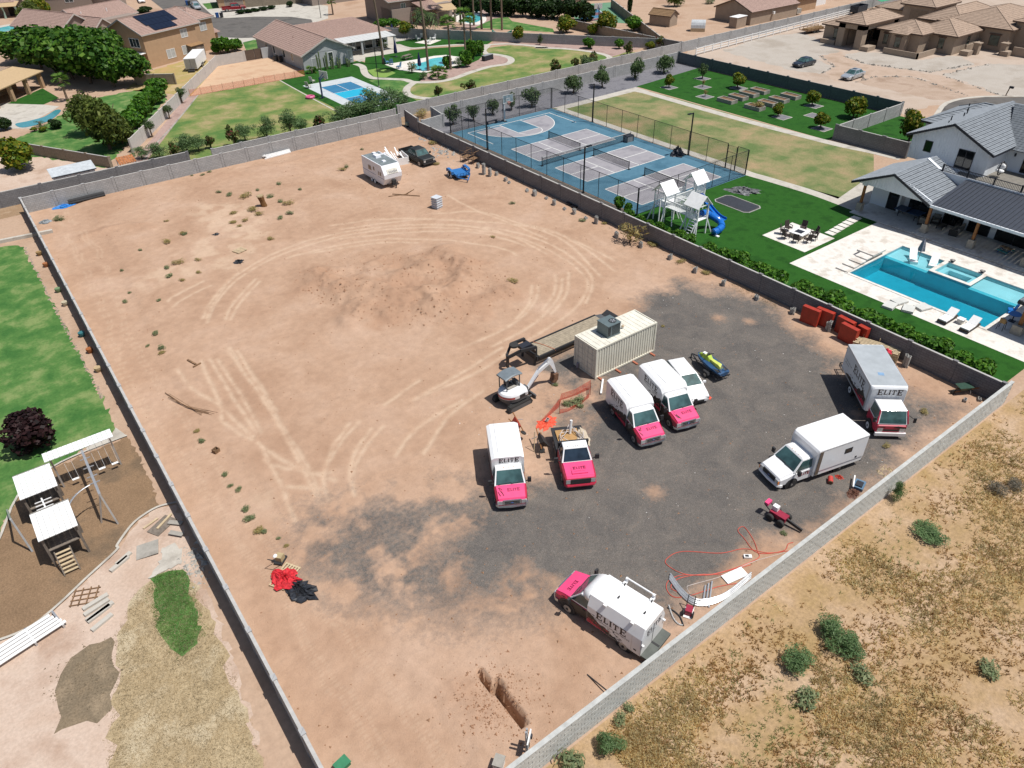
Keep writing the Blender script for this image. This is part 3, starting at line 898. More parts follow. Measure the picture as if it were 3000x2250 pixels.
# ---------------------------------------------------------------- sport court
m_blue = mg('court_blue',['557f95','5f8aa0','4d778d'],0.25,6,0.08,0.03,rough=0.75)
m_cgrey = mg('court_grey',['a5a2a8','b0adb2','99969d'],0.3,6,0.07,0.03,rough=0.75)
m_line = mt('line_paint', 'f2f2ee', 0.7, var=0.05)
sheet('sport_court',rect(55.7,74.2,52.85,90.35),0.010,m_blue)
mk = MB()
def ln(x0, y0, x1, y1, w=0.06, z=0.022):
 d = Vector((x1-x0, y1-y0, 0)).normalized()
 n = Vector((-d.y, d.x, 0))*w
 mk.face([(x0-n.x,y0-n.y,z),(x1-n.x,y1-n.y,z),(x1+n.x,y1+n.y,z),(x0+n.x,y0+n.y,z)])
for cx, cy in ((58.05, 79.1), (58.03, 69.8), (58.03, 60.5)):
 sheet('court_panel',rect(cx,cx+13.41,cy-6.1,cy),0.016,m_cgrey)
 for a in ((0,0,13.41,0),(0,-6.1,13.41,-6.1),(0,0,0,-6.1),(13.41,0,13.41,-6.1),(4.57,0,4.57,-6.1),(8.84,0,8.84,-6.1),(0,-3.05,4.57,-3.05),(8.84,-3.05,13.41,-3.05)):
  ln(cx+a[0], cy+a[1], cx+a[2], cy+a[3])
# basketball half court
hxc, hyc = 64.9, 88.6
arc = [(hxc+6.3*math.cos(a),hyc-0.4-6.3*math.sin(a)) for a in [math.pi*i/28 for i in range(29)]]
sheet('court_arc',[(x,min(y,hyc)) for x,y in arc],0.016,m_cgrey)
sheet('court_key',rect(hxc-1.9,hxc+1.9,hyc-4.6,hyc),0.020,m_blue)
for (xa, ya), (xb, yb) in zip(arc[:-1], arc[1:]):
 ln(xa, min(ya, hyc), xb, min(yb, hyc), z=0.026)
ln(57.4, hyc+0.1, 72.6, hyc+0.1, z=0.026)
for s_ in (-1, 1):
 ln(hxc+s_*7.5, hyc+0.1, hxc+s_*7.5, hyc-6.2, z=0.026)
 ln(hxc+s_*1.9, hyc, hxc+s_*1.9, hyc-4.6, z=0.026)
ln(hxc-1.9, hyc-4.6, hxc+1.9, hyc-4.6, z=0.026)
for i in range(14):
 a, b = math.pi*i/14, math.pi*(i+1)/14
 ln(hxc+1.9*math.cos(a),hyc-4.6-1.9*math.sin(a),hxc+1.9*math.cos(b),hyc-4.6-1.9*math.sin(b),z=0.026)
tag(mk.build('court_lines', m_line), kind='structure')

m_netblk = mnet('sport_net', '3b3d40', 0.30, 70)
def net(label, x0, x1, y, h=0.95, axis='x', white=False):
 o = thing('court_net', label, 'net', (x0, y))
 L = x1-x0
 dx, dy = (1, 0) if axis == 'x' else (0, -1)
 for t_ in (0, L):
  MB().cyl(dx*t_,dy*t_,0,0.05,h+0.1,10).box(dx*t_,dy*t_,0,0.35,0.35,0.04).build('post',m_blkmetal,o)
 MB().slab([(0,0,0.08),(dx*L,dy*L,0.08),(dx*L,dy*L,h),(0,0,h)],0.006).build('mesh',m_netblk,o)
 MB().slab([(0,0,h-0.03),(dx*L,dy*L,h-0.03),(dx*L,dy*L,h+0.05),(0,0,h+0.05)],0.015).build('tape',m_line if white else m_blkmetal,o)
net('low net of the pickleball court nearest the basketball hoop',64.75,64.75+6.6,79.35,axis='y')
net('low net of the middle pickleball court',64.75,64.75+6.6,70.05,axis='y')
net('low net of the pickleball court beside the white playset',64.75,64.75+6.6,60.75,axis='y')
net('long tennis net with white tape crossing the blue court',57.2,72.7,71.4,1.07,white=True)

def hoop(label, loc, rz, h=3.05, pad=True, board='clear'):
 o = thing('basketball_hoop',label,'basketball hoop',loc,rz)
 m = mt('hoop_pole_'+board,'d9dde0' if board == 'clear' else '3a4a6a',0.4,0.2)
 MB().box(0,0,0,0.2,0.2,h+0.2).bar((0,0,h-0.3),(0.9,0,h+0.1),0.12).bar((0,0,h),(0.9,0,h+0.6),0.1).build('pole',m,o)
 MB().box(0.95,0,h-0.15,0.05,1.8,1.1).build('backboard',mglass('board_glass','8fa3ab',0.15) if board == 'clear' else m_line,o)
 f = MB()
 for z in (h-0.15, h+0.93):
  f.box(0.985, 0, z, 0.03, 1.84, 0.05)
 for y in (-0.9, 0.9):
  f.box(0.985, y, h-0.1, 0.03, 0.05, 1.03)
 f.box(0.985,0,h+0.05,0.03,0.6,0.05).box(0.985,0,h+0.45,0.03,0.6,0.05).box(0.985,0.3,h+0.05,0.03,0.05,0.45).box(0.985,-0.3,h+0.05,0.03,0.05,0.45)
 f.build('frame', m_line, o)
 MB().tube([(1.25+0.23*math.cos(a),0.23*math.sin(a),h) for a in [2*math.pi*i/14 for i in range(15)]],0.02,6).build('rim',mt('rim_red','d4563c',0.4),o)
 MB().loft([[(1.25+r*math.cos(2*math.pi*k/10),r*math.sin(2*math.pi*k/10),z) for k in range(10)] for r,z in ((0.23,h),(0.15,h-0.25),(0.13,h-0.42))],cap=False).build('net',mnet('hoop_net','e8b0a0',0.4,40),o)
 MB().box(-0.1,0,0,0.9,0.5,0.08).build('base',m_blkmetal,o)
 return o
hoop('tall basketball hoop with clear backboard at the blue court',(64.7,89.7),R(-90))
hoop('portable basketball hoop with dark pole beside the small blue court',(49.4,119.9),R(20),board='blue')
hoop('white basketball backboard at the red and green court',(124.7,135.2),R(60),board='blue')

def lamp_post(label, loc, rz, h=5.4):
 o = thing('court_light',label,'lamp post',loc,rz,'court lights')
 MB().box(0,0,0,0.13,0.13,h).box(0,0,0,0.3,0.3,0.06).build('pole',m_blkmetal,o)
 MB().bar((0,0,h-0.05),(0.35,0,h-0.05),0.08).build('arm',m_blkmetal,o)
 MB().box(0.65,0,h-0.08,0.65,0.34,0.10,0,0.9,0.8).build('lamp_head',m_blkmetal,o)
lamp_post('black court light nearest the black pickup',(55.41,80.98),R(0))
lamp_post('black court light in front of the middle pickleball court',(55.36,61.36),R(0))
lamp_post('black court light beside the long lawn near the hoop end',(74.31,80.92),R(180))
lamp_post('black court light beside the long lawn near the covered pile',(74.29,62.25),R(180))

# ================================================================ HOUSES
def tile_rows(mb,A,B,C,D,row=0.42,col=0.34,lift=0.05,rib=0.03):
 "overlapping tile courses from eave A-B up to ridge D-C"
 A, B, C, D = map(Vector, (A, B, C, D))
 nrm = (B-A).cross(D-A).normalized()
 if nrm.z < 0:
  nrm = -nrm
 n = max(2, round(((A+B)/2-(C+D)/2).length/row))
 for i in range(n):
  t0, t1 = i/n, min(1, (i+1.12)/n)
  l0,r0,l1,r1 = A.lerp(D,t0),B.lerp(C,t0),A.lerp(D,t1),B.lerp(C,t1)
  m = max(1, round((r0-l0).length/col)) if rib else 1
  lo, hi = [], []
  for k in range(m+1):
   z = rib if (k % 2) else 0
   lo.append(l0.lerp(r0, k/m)+nrm*(lift+z))
   hi.append(l1.lerp(r1, k/m)+nrm*(0.006+z*0.6))
  for k in range(m):
   mb.face([lo[k], lo[k+1], hi[k+1], hi[k]])
  mb.face([l0, r0, r0+nrm*lift, l0+nrm*lift])
 return n

class House:
 def __init__(s,name,label,cat,loc,rz,wallm,roofm,fascia):
  s.o = thing(name, label, cat, loc, rz)
  s.w, s.r, s.fa = wallm, roofm, fascia

 def walls(s, x0, x1, y0, y1, h, z0=0, mat=None):
  MB().b2(x0,x1,y0,y1,z0,h).build('wall',mat or s.w,s.o)

 def slope(s,pts,row=0.42,col=0.34,courses=False,rib=0.03):
  mb = MB()
  A, B, C, D = pts if len(pts) == 4 else (*pts, pts[2])
  if courses:
   A, B, C, D = map(Vector, (A, B, C, D))
   n = max(2, round(((A+B)/2-(C+D)/2).length/row))
   rp = MB().slab([tuple(A),tuple(B),tuple(C),tuple(D)],0.03).build('roof',s.fa,s.o)
   for i in range(n):
    m2 = MB()
    tile_rows(m2,A.lerp(D,i/n),B.lerp(C,i/n),B.lerp(C,(i+0.9)/n),A.lerp(D,(i+0.9)/n),9,0.4,0.075,0)
    m2.v = [(v[0], v[1], v[2]+0.036) for v in m2.v]
    m2.build('tile_course', s.r, rp)
   return
  tile_rows(mb, A, B, C, D, row, col, rib=rib)
  mb.build('roof', s.r, s.o)

 def soffit(s, x0, x1, y0, y1, z, t=0.22):
  MB().b2(x0,x1,y0,y1,z-t,z-0.015).build('fascia',s.fa,s.o)

 def hip(s, x0, x1, y0, y1, z, rise, ov=0.5, **k):
  x0, x1, y0, y1 = x0-ov, x1+ov, y0-ov, y1+ov
  w, l = x1-x0, y1-y0
  s.soffit(x0, x1, y0, y1, z)
  if w >= l:
   d = min(l/2, w/2)
   r0,r1 = (x0+d,(y0+y1)/2,z+rise),(x1-d,(y0+y1)/2,z+rise)
   s.slope([(x0, y0, z), (x1, y0, z), r1, r0], **k)
   s.slope([(x1, y1, z), (x0, y1, z), r0, r1], **k)
   s.slope([(x0, y1, z), (x0, y0, z), r0, r0], **k)
   s.slope([(x1, y0, z), (x1, y1, z), r1, r1], **k)
  else:
   d = w/2
   r0,r1 = ((x0+x1)/2,y0+d,z+rise),((x0+x1)/2,y1-d,z+rise)
   s.slope([(x0, y1, z), (x0, y0, z), r0, r1], **k)
   s.slope([(x1, y0, z), (x1, y1, z), r1, r0], **k)
   s.slope([(x0, y0, z), (x1, y0, z), r0, r0], **k)
   s.slope([(x1, y1, z), (x0, y1, z), r1, r1], **k)
  rid = MB()
  for a,b in ((r0,r1),((x0,y0,z),r0),((x0,y1,z),r0 if w >= l else r1),((x1,y0,z),r1 if w >= l else r0),((x1,y1,z),r1)):
   if (Vector(a)-Vector(b)).length > 0.1:
    rid.bar((a[0],a[1],a[2]+0.05),(b[0],b[1],b[2]+0.05),0.22,0.07)
  rid.build('ridge_cap', s.r, s.o)

 def gable(s,x0,x1,y0,y1,z,rise,axis='x',ov=0.5,fill=True,courses=False,peak=None,**k):
  "ridge along the given axis"
  a0,a1,b0,b1 = (x0,x1,y0,y1) if axis == 'x' else (y0,y1,x0,x1)
  pk = (b0+b1)/2 if peak is None else peak
  q = lambda a, b, c: (a, b, c) if axis == 'x' else (b, a, c)
  dz0, dz1 = rise/(pk-b0)*ov, rise/(b1-pk)*ov
  E0, E1 = a0-ov, a1+ov
  s.slope([q(E0,b0-ov,z-dz0),q(E1,b0-ov,z-dz0),q(E1,pk,z+rise),q(E0,pk,z+rise)],courses=courses,**k)
  s.slope([q(E1,b1+ov,z-dz1),q(E0,b1+ov,z-dz1),q(E0,pk,z+rise),q(E1,pk,z+rise)],courses=courses,**k)
  fb = MB()
  for e in (E0, E1):
   fb.bar(q(e,b0-ov,z-dz0-0.06),q(e,pk,z+rise-0.06),0.06,0.24).bar(q(e,pk,z+rise-0.06),q(e,b1+ov,z-dz1-0.06),0.06,0.24)
  fb.bar(q(E0,b0-ov,z-dz0-0.06),q(E1,b0-ov,z-dz0-0.06),0.06,0.2).bar(q(E0,b1+ov,z-dz1-0.06),q(E1,b1+ov,z-dz1-0.06),0.06,0.2)
  fb.build('fascia', s.fa, s.o)
  if fill:
   for e, d in ((a0, 0.12), (a1, -0.12)):
    g = MB()
    P = [q(e, b0, z), q(e, b1, z), q(e, pk, z+rise-0.02)]
    Q = [q(e+d, b0, z), q(e+d, b1, z), q(e+d, pk, z+rise-0.02)]
    g.add(P+Q,[(0,1,2),(5,4,3),(0,3,4,1),(1,4,5,2),(2,5,3,0)])
    g.build('gable', s.w, s.o)
  MB().bar(q(E0,pk,z+rise+0.06),q(E1,pk,z+rise+0.06),0.25,0.08).build('ridge_cap',s.r,s.o)

 def window(s,x,y,z,w,h,face,split=1,frame=None,glass=None,name='window'):
  "face: '-x','+x','-y','+y' side the window looks to"
  rz = {'-y': 0,'+x': R(90),'+y': R(180),'-x': R(-90)}[face]
  f = MB()
  t_ = 0.07
  f.b2(-w/2,w/2,-0.05,0.03,-t_,0).b2(-w/2,w/2,-0.05,0.03,h,h+t_).b2(-w/2-t_,-w/2,-0.05,0.03,-t_,h+t_).b2(w/2,w/2+t_,-0.05,0.03,-t_,h+t_)
  for i in range(1, split+1):
   xx = -w/2+w*i/(split+1)
   f.b2(xx-0.03, xx+0.03, -0.045, 0.03, 0, h)
  e = f.build(name, frame or m_vin, s.o)
  e.location, e.rotation_euler = (x, y, z), (0, 0, rz)
  MB().b2(-w/2,w/2,-0.02,0.03,0,h).build('pane',glass or mglass('window_glass','3b464b'),e)
  return e

m_tan_st = mt('tan_stucco','c9a684',0.92,var=0.06,sc=1.2,bump=0.1)
m_gry_st = mt('grey_stucco','bfc2c4',0.92,var=0.06,sc=1.2)
m_taupe = mt('taupe_stucco','b5a28f',0.92,var=0.07,sc=1.0)
m_brn_st = mt('brown_stucco', 'a5968b', 0.92, var=0.06)
m_roof_p = mt('pink_tile', 'b99c90', 0.85, var=0.16, sc=3.0)
m_roof_t = mt('sand_tile', 'b8a08c', 0.85, var=0.14, sc=2.0)
m_fas_w = mt('pale_fascia', 'cfc9c2', 0.7, var=0.05)
m_fas_b = mt('brown_fascia', '6e5a4e', 0.7, var=0.08)
m_dark_in = mt('interior_shade', '2b2925', 0.9)  # near-black colour paints the shade inside doorways and the porch
m_patio_r = mt('tan_sheet_roof', 'd2b58c', 0.7, var=0.06)

# grey house with the pink tile roof
h = House('grey_house','single storey grey house with pink tile roof and glazed patio','house',(54.9,139.6),0,m_gry_st,m_roof_p,m_fas_w)
h.walls(0, 10.2, 0, 23.5, 2.7)
h.gable(0, 10.2, 0, 23.5, 2.75, 2.3, 'y', 0.45)
h.walls(10.2, 22.5, 8.6, 23, 2.8)
h.slope([(9.0,8.0,2.75),(23.4,8.0,2.75),(18.5,15.8,5.0),(5.1,15.8,5.0)])
h.slope([(23.4,23.6,2.75),(7,23.6,2.75),(5.1,15.8,5.0),(18.5,15.8,5.0)])
h.slope([(23.4,8.0,2.75),(23.4,23.6,2.75),(18.5,15.8,5.0),(18.5,15.8,5.0)])
cv = MB()
for i in range(12):
 xa = 10.4+i*0.98
 cv.slab([(xa,4.0,2.58),(xa+0.94,4.0,2.58),(xa+0.94,8.3,2.86),(xa,8.3,2.86)],0.06)
cv.build('patio_cover',mt('white_panel_roof','dfe0de',0.6,var=0.08),h.o)
for xp in (14.4, 18.8, 21.8):
 MB().box(xp,4.3,0,0.35,0.35,2.55).build('patio_post',m_gry_st,h.o)
for xp in (11.5, 13.5, 16.0, 18.0, 20.5):
 h.window(xp,8.55,0.15,1.7,2.2,'-y',0,m_vin,mglass('window_glass_dark','1d2427'))
h.window(2.5,0,0.1,1.6,1.7,'-y',0,m_vin,mt('vent_slats','b9bcbc',0.6),'louvre_vent')
h.window(5.6, 0, 0.8, 0.9, 1.6, '-y', 0)
h.window(9.5,0,0.7,0.8,1.5,'-y',0,m_vin,mt('blinds','c8c9c6'))
for yy in (5, 9, 14, 18):
 h.window(0, yy, 0.9, 1.0, 1.3, '-x', 0)
for x_, y_ in ((3.5, 6), (2.6, 9.5), (4.2, 14), (12, 14.5)):
 MB().cyl(x_,y_,3.4,0.07,0.9,8).build('vent_pipe',m_roof_p,h.o)
MB().b2(-2.2,0,15.2,15.4,0,1.9).build('side_wall',m_gry_st,h.o)

# tan two-storey house with solar panels
h = House('tan_house','tan two storey house with dark solar panels on the roof','house',(33.0,161.6),R(25),m_tan_st,m_roof_p,m_fas_w)
h.walls(0, 12.6, 0, 10.2, 6.1)
h.walls(12.6, 18.6, 1.6, 11, 6.1)
h.gable(0, 13.4, 0, 10.2, 6.1, 2.2, 'x', 0.45)
h.hip(12.6, 18.6, 1.6, 11, 6.1, 1.9, 0.45)
h.walls(17.5, 20.5, 3, 9, 2.8)
h.slope([(17.3,2.5,2.7),(21,2.5,2.7),(21,6,3.9),(17.3,6,3.9)])
h.window(0, 2.6, 3.6, 2.6, 1.5, '-x', 2)
h.window(0, 6.2, 4.4, 0.6, 0.6, '-x', 0)
h.window(9.6, 0, 3.9, 1.5, 1.4, '-y', 1, m_vin, mt('blinds'
, 'c8c9c6'))
h.window(5.4,0,0.9,1.9,1.5,'-y',1,m_vin,mt('blinds','c8c9c6'))
h.window(9.2,0,0.9,1.9,1.5,'-y',1,m_vin,mt('blinds','c8c9c6'))
h.window(16,1.6,3.9,1.6,1.4,'-y',1,m_vin,mt('blinds','c8c9c6'))
m_solar = mt('solar_glass','232c40',0.15,0.1,var=0.2,sc=3)
sl = 2.2/5.1
for r_ in range(3):
 for c_ in range(7 if r_ else 5):
  xa, ya = 3.2+c_*1.08-(0.4 if r_ else 0), -0.1+r_*1.65
  z0 = 6.1+(ya)*sl+0.16
  MB().slab([(xa,ya,z0),(xa+1.03,ya,z0),(xa+1.03,ya+1.6,z0+1.6*sl),(xa,ya+1.6,z0+1.6*sl)],0.04).build('solar_panel',m_solar,h.o)
MB().slab([(-3.4,0.2,2.5),(0,0.2,2.7),(0,5,2.7),(-3.4,5,2.5)],0.1).build('patio_cover',m_vin,h.o)
for y_ in (0.4, 4.8):
 MB().box(-3.1,y_,0,0.25,0.25,2.5).build('patio_post',m_tan_st,h.o)
h.window(0,2.2,0.1,2.6,2.1,'-x',1,m_fas_w,m_dark_in,'patio_door')

# pink-roofed houses beyond the ficus trees
h = House('brown_house','low house with pink tile roof behind the big ficus trees','house',(24.6,199),R(25),m_brn_st,m_roof_p,m_fas_w)
h.walls(0, 20, 0, 17, 2.9)
h.gable(0, 8, 0, 17, 2.9, 2.5, 'y', 0.5)
h.gable(8, 22, 3, 14, 2.9, 2.2, 'x', 0.5, fill=False)
h.gable(5, 9, -5, 2, 2.9, 1.5, 'y', 0.4)
h.walls(5, 9, -5, 0, 2.9)
for x_, y_ in ((6, 5), (10, 6), (14, 7), (16, 5)):
 MB().cyl(x_,y_,3.6,0.1,0.9,8).build('vent_pipe',m_vin,h.o)
h = House('brown_house','two storey brown house at the top left behind the pink roof','house',(31,243),R(-25),m_brn_st,m_roof_p,m_fas_w)
h.walls(-6, 9, 0, 10, 5.8)
h.walls(9, 15, 1.0, 10, 5.8)
h.hip(-6, 15, 0, 10, 5.8, 2.0, 0.5)
h.window(3.6, 0, 2.6, 2.0, 2.0, '-y', 1)
h.window(11.8,1.0,2.6,1.8,2.0,'-y',1,m_vin,mt('blinds','c8c9c6'))
h = House('awning_house','house with tan awning and green curtains at the top left corner','house',(14,247),R(-20),m_brn_st,m_roof_p,m_fas_w)
h.walls(-8, 7, 4, 14, 3.2)
h.hip(-8, 7, 4, 14, 3.2, 2, 0.5)
MB().slab([(-1,0,2.6),(8.5,0,2.6),(8.5,4.5,3.2),(-1,4.5,3.2)],0.1).build('awning',m_patio_r,h.o)
for x_ in (5.2, 8.2):
 MB().tube([(x_,0.2,0),(x_+0.1,0.3,1.4),(x_,0.2,2.6)],[0.3,0.16,0.3],8).build('curtain',mt('green_curtain','9fb8a8'),h.o)
MB().b2(5.5,8,3.8,4.05,0,2.3).build('doorway',m_dark_in,h.o)
# patio house at the left edge
h = House('patio_house','tan house with square patio pillars at the left edge','house',(13.6,160.2),R(50),m_tan_st,m_roof_t,m_fas_w)
h.walls(-22, -0.3, 4.2, 14, 2.7)
MB().slab([(-22,-1.0,2.55),(0.8,-1.0,2.55),(0.8,4.4,3.3),(-22,4.4,3.3)],0.16).build('patio_roof',m_patio_r,h.o)
for x_ in (0.0, -4.2, -8.6, -13):
 MB().box(x_,-0.4,0,0.6,0.6,2.55).build('pillar',m_tan_st,h.o)
h.window(-6.5,4.2,0.2,2.4,2.1,'-y',1,m_fas_w,m_dark_in,'patio_door')
h.window(-11,4.2,0.2,2.4,2.1,'-y',1,m_fas_w,m_dark_in,'patio_door')
h.hip(-20, -0.3, 4.4, 14, 3.3, 1.5, 0.3)

# brown house at the top centre
h = House('brown_house','tall brown house with tan patio roof behind the palms','house',(88.3,165.5),R(-2),m_brn_st,m_roof_p,m_fas_w)
h.walls(0, 16, 0, 5.5, 3.4)
h.walls(0, 10, 0.5, 14, 5.2)
h.gable(-0.5, 9, 0.2, 14, 5.2, 1.6, 'x', 0.4, fill=False)
h.slope([(6,-5.5,3.3),(10.5,-5.5,3.3),(10.5,5,5.4),(4.5,5,5.4)])
MB().slab([(8.5,-5.6,2.6),(14.5,-5.0,2.6),(17.5,5.4,3.6),(10,5.4,3.9)],0.1).build('patio_roof',m_patio_r,h.o)
for x_, y_ in ((9, -5.2), (14, -4.6)):
 MB().box(x_,y_,0,0.4,0.4,2.6).build('patio_post',m_brn_st,h.o)
h.window(3.3,0.5,2.9,1.1,1.5,'-y',1,m_vin,mglass('window_teal','3a6f70'))
h.window(5.6,0,0.1,1.0,2.1,'-y',0,m_vin,mt('red_door','a84450'),'door')
h.window(6.8, 0, 0.6, 1.0, 1.5, '-y', 1)
MB().b2(4.8,8,-0.5,0,2.5,2.7).build('door_canopy',m_roof_p,h.o)
h = House('brown_house','brown house wall at the top edge beyond the palm clump','house',(78,205),0,m_brn_st,m_roof_p,m_fas_w)
h.walls(8, 26, 0, 9, 5)
h.hip(8, 26, 0, 9, 5, 1.8)
h.window(12,0,0.1,4,2.3,'-y',1,m_fas_w,m_brn_st,'garage_door')
h = House('brown_house','brown house with garage behind the red pickup','house',(66,220),R(-15),m_tan_st,m_roof_p,m_fas_w)
h.walls(0, 14, 0, 10, 3.2)
h.hip(0, 14, 0, 10, 3.2, 1.8)
h.window(4,0,0.1,4.6,2.3,'-y',1,m_fas_w,m_brn_st,'garage_door')

# long tan outbuilding and sheds
h = House('tan_garage','long tan outbuilding with pink shingle roof behind the grey wall','garage',(147.2,110.6),0,m_taupe,m_roof_p,m_fas_b)
h.walls(0, 16.5, 0, 10, 2.8)
h.gable(0, 16.5, 0, 10, 2.8, 1.9, 'x', 0.35, rib=0)
MB().box(7.5,-0.25,1.5,0.5,0.5,0.5).build('swamp_cooler',m_vin,h.o)
h = House('tan_shed','small tan utility shed with white roof beside the tan outbuilding','shed',(142.3,110.4),R(5),m_taupe,m_vin,m_vin)
h.walls(0, 3.6, 0, 1.9, 2.1)
MB().b2(-0.1,3.7,-0.1,2.0,2.1,2.2).build('roof',m_vin,h.o)
h = House('garden_shed','brown clapboard garden shed with gabled roof','shed',(132.0,126.4),R(-77),m_taupe,mt('brown_shingle','9c7d5c',0.9),m_fas_b)
h.walls(0, 5.2, 0, 3.2, 2.3)
h.gable(0, 5.2, 0, 3.2, 2.3, 0.9, 'x', 0.25, rib=0)
for i in range(9):
 MB().b2(0,5.2,-0.03-0.002*(i % 2),0,0.1+i*0.24,0.31+i*0.24).build('board',m_taupe,h.o)
h = House('corrugated_house','tan building with air conditioner at the top of the picture','building',(165.5,113),0,m_tan_st,m_roof_t,m_fas_b)
h.walls(0, 9, 0, 9, 3)
h.walls(10, 16, 2, 8, 2.6, 0, m_vin)
MB().box(-0.5,-1.6,0.3,1.6,1.2,1.0).build('air_conditioner',m_conc_g,h.o)
h.hip(0, 9, 0, 9, 3, 1.2)
h = House('stable','tan stable block at the top of the picture beyond the dry yard','building',(128,168),R(-30),m_taupe,m_roof_p,m_fas_b)
h.walls(10, 24, 0, 8, 3)
h.hip(10, 24, 0, 8, 3, 1.4)

# the taupe estate
h = House('estate_house','sprawling taupe house with many hipped tile roofs and a carriage porch','house',(143,62),0,m_taupe,m_roof_t,m_fas_b)
k_ = dict(row=0.5, rib=0)
h.walls(2.2, 10, 23.5, 29, 3.1)
h.hip(2.2, 10, 23.5, 29, 3.2, 1.3, 0.5, **k_)
for a in ((0.2,1.7,19.5,20.9),(0.2,1.7,23.4,24.8),(10.5,12,19.5,20.9),(10.5,12,23.4,24.8)):
 h.walls(*a, 4.3)
h.walls(0.2, 12, 19.5, 24.8, 4.45, 3.4)
MB().b2(1.7,11,24.0,24.3,0,3.4).build('porch_wall',m_dark_in,h.o)
MB().b2(11.0,11.4,20.9,23.4,0,3.4).build('porch_wall',m_dark_in,h.o)
h.hip(0.2, 12, 19.5, 24.8, 4.5, 1.5, 0.6, **k_)
h.walls(4.6, 12, 10.6, 18.6, 3.4)
h.walls(3.4, 4.6, 12.6, 15.6, 3.3)
h.hip(4.6, 12, 10.6, 18.6, 3.45, 1.5, 0.6, **k_)
h.slope([(2.8,16,3.3),(2.8,12.2,3.3),(5.6,14.1,4.2),(5.6,14.1,4.2)],**k_)
h.slope([(2.8,12.2,3.3),(6.5,12.2,4.0),(5.6,14.1,4.2),(5.6,14.1,4.2)],**k_)
h.walls(8.4, 17.8, 6, 14, 3.2)
h.hip(8.4, 17.8, 6, 14, 3.3, 1.9, 0.6, **k_)
h.walls(17.6, 36, 0.8, 12, 3.8)
h.hip(17.6, 36, 0.8, 14, 3.9, 2.3, 0.6, **k_)
h.walls(19.8, 30, -8, 1.2, 5.0)
h.hip(19.8, 30, -8, 1.2, 5.1, 1.8, 0.6, **k_)
h.walls(18, 33, 12, 18, 3.6)
h.hip(18, 34, 10, 18, 3.7, 2.1, 0.6, **k_)
h.walls(25, 34, 19.5, 26, 4.6)
h.hip(25, 34, 19.5, 26, 4.7, 1.6, 0.6, **k_)
h.walls(26, 34, 26, 32, 3.2)
h.hip(26, 34, 26, 32, 3.3, 1.2, 0.6, **k_)
gd = mt('garage_door_tan', '9c8a76', 0.7)
h.window(25,22.5,0.1,3.6,3.6,'-x',0,m_taupe,gd,'garage_door')
h.window(26,29,0.1,3.2,2.4,'-x',0,m_taupe,gd,'garage_door')
h.window(19.8,-3,0.1,3.0,4.2,'-x',1,m_fas_b,m_dark_in,'entry_door')
for x_,y_,w_,f_ in ((2.2,26.4,0.7,'-x'),(4.6,17.2,0.8,'-x'),(3.4,14.1,1.0,'-x'),(8.4,8.4,1.0,'-x'),(17.6,3.2,1.7,'-x'),(13.5,6,0.9,'-y')):
 h.window(x_,y_,0.9,w_,1.7,f_,0,m_fas_b,mglass('window_green','5d6a62'))
 MB().box(x_-(0.08 if f_ == '-x' else 0),y_-(0 if f_ == '-x' else 0.08),2.72,0.18 if f_ == '-x' else w_+0.5,w_+0.5 if f_ == '-x' else 0.18,0.2).build('lintel',m_fas_b,h.o)
for a in ((1.0, 1.25, 8.4, 15.2), (1.0, 7.5, 8.4, 8.65)):
 MB().b2(*a, 0, 1.0).build('garden_wall', m_taupe, h.o)
for a in ((-0.2,2.4,17.6,19.2),(9.6,11.4,3.6,5.2),(14.4,16.2,-1.2,0.2),(0.5,2.0,25.2,28.4)):
 MB().b2(*a, 0, 0.8).build('planter_wall', m_taupe, h.o)
for a in ((11.4, 17.4, 5.0, 5.25), (16, 16.3, -8, -1.2)):
 MB().b2(*a, 0, 1.5).build('courtyard_wall', m_taupe, h.o)
for a in ((12.4, 3.6), (15.6, 0.2)):
 MB().box(a[0],a[1],0,1.0,1.0,1.9).box(a[0],a[1],1.9,1.3,1.3,0.15).build('gate_pier',m_taupe,h.o)

# ================================================================ WHITE HOUSE, POOL AND PLAY YARD
m_bb = mt('white_board',(0.72,0.75,0.78),0.6,var=0.04,sc=1.0)
m_slate = mt('grey_slate', '9aa1a8', 0.75, var=0.14, sc=2.2)
m_char = mt('charcoal_trim', '33363f', 0.5, var=0.08)
m_blackglass = mglass('black_glass', '14181b', 0.06)
m_seam = mt('charcoal_seam_roof','555a64',0.45,0.3,var=0.06)
m_wood = mt('oak_post', 'a9713f', 0.65, var=0.15, sc=6)
m_stone = mt('limestone','c4b9a9',0.85,var=0.12,sc=5,bump=0.3)

h = House('white_house','white board and batten house with grey tile roofs beside the pool','house',(0,0),0,m_bb,m_slate,m_char)
k_ = dict(row=0.42, courses=True)
h.walls(78.7, 100, 4, 35.4, 3.05)
h.walls(77.7, 90, 35.4, 38.7, 3.1)
h.walls(86.0, 98, 31.4, 40.0, 5.85, 3.05)
h.walls(90.4, 100, 4, 31.4, 5.6, 3.05)
h.gable(86.0, 98, 31.4, 40.0, 5.85, 1.95, 'x', 0.55, **k_)
h.slope([(89.6,31.6,5.35),(89.6,4,5.35),(97.2,4,8.0),(97.2,35,8.0)],**k_)
h.slope([(105,4,5.35),(105,33,5.35),(97.2,35,8.0),(97.2,4,8.0)],**k_)
# garage wing at the back
h.walls(97.5, 106, 33, 44.2, 3.9)
h.hip(97.5, 106, 33, 44.2, 4.0, 2.2, 0.5, row=0.42, rib=0)
